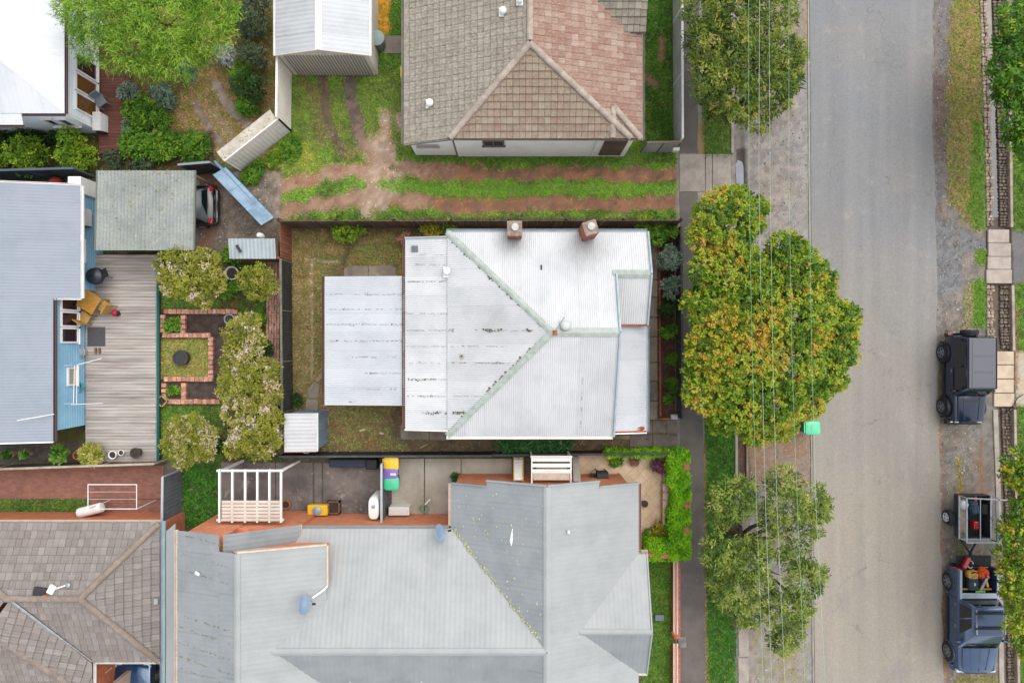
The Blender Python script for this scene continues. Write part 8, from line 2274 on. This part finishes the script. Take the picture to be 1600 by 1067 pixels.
def at2(x, y, z): return V(20.1 + x, -7.6 + y, z)
tag(obj('timber_sheet', MB().box(at2(-.42, -.25, .58), (.36, 1.0, .06), .05), mat('plywood', (196, 154, 110), (170, 128, 90), s=3), bev=.01), 'tan timber sheet lying in the left of the cage trailer', 'timber')
tag(obj('white_bag', MB().lathe(at2(-.4, .48, .54), [(.1, 0), (.22, .08), (.2, .22), (.06, .3)], 10), m_white, bev=.02), 'white lumpy bag at the back of the cage trailer', 'bag')
tag(obj('tarpaulin', MB().box(at2(.08, .35, .68), (.4, .7, .3), .2, taper=.7), mat('tarp_blue', (70, 92, 116), (54, 72, 92), s=6), bev=.06), 'folded blue grey tarpaulin in the middle of the cage trailer', 'tarpaulin')
tag(obj('fuel_can', MB().box(at2(.1, -.4, .68), (.2, .34, .3)), m_red, bev=.03), 'red fuel can standing in the front of the cage trailer', 'can')
tag(obj('red_rag', MB().box(at2(.16, .72, .62), (.12, .3, .16)), m_red, bev=.03), 'narrow red bundle at the rear of the cage trailer', 'bundle')
tag(obj('dark_crate', MB().box(at2(.5, .3, .66), (.26, .44, .28)), m_black, bev=.02), 'dark crate in the right of the cage trailer', 'crate')
# --- cars that show only partly
def hatch(name, label, loc, rz, paint):
    t = thing(name, label, 'car', loc)
    obj('body', MB().loft([ring(-2.0, .6, .3, .62), ring(-1.9, .78, .25, .72), ring(-1.0, .86, .22, .88), ring(.9, .87, .22, .95), ring(1.8, .82, .25, .95), ring(1.97, .7, .32, .86)]), paint, t, local=True, smooth=True)
    greenhouse(t, paint, -1.05, 1.82, .9, .8, -.2, 1.25, 1.45, .58, [(.2, .5), (.54, .86)])
    obj('roof', MB().loft([[Vector((x, y, z)) for x, y in ((-.53 + i, -.18 + i), (.53 - i, -.18 + i), (.53 - i, 1.28 - i), (-.53 + i, 1.28 - i))] for z, i in ((1.44, 0), (1.465, .02), (1.48, .1))]), paint, t, local=True, smooth=True)
    for s in (-1, 1):
        for y in (-1.25, 1.25): wheel(t, s * .77, y, .31, .2, m_rimd, out=s)
        obj('tail_light', MB().box((s * .68, 1.84, .84), (.24, .22, .18), rz=-s * .3), m_red, t, local=True, bev=.03)
        obj('headlight', MB().box((s * .62, -1.86, .66), (.3, .24, .12), rz=-s * .3), m_lamp, t, local=True, bev=.03)
        mirror(t, s * .84, -.75, .95, s, paint)
    obj('rear_bumper', MB().loft([ring(1.9, .82, .3, .58, .03, .06), ring(2.04, .72, .32, .56, .03, .06)]), paint, t, local=True, smooth=True)
    obj('bumper_sill', MB().box((0, 2.02, .56), (1.0, .04, .02)), mat_paint('sill_silver', (190, 196, 202), .3, .4, .3), t, local=True, bev=.01)
    obj('spoiler', MB().box((0, 1.34, 1.43), (1.0, .16, .03)), m_blk, t, local=True)
    t.rotation_euler = (0, 0, rz)
    return t
hatch('parked_car', 'dark grey hatchback with red tail lights poking out of the carport', V(-14.95, 5.92, 0), -math.pi / 2, mat_paint('paint_charcoal', (24, 27, 34), .2, .0, .15))
hatch('parked_car', 'dark blue car parked in the recess of the brown tiled house', V(-16.55, -16.0, 0), math.pi, mat_paint('paint_blue', (30, 74, 116), .2, .3, .9))
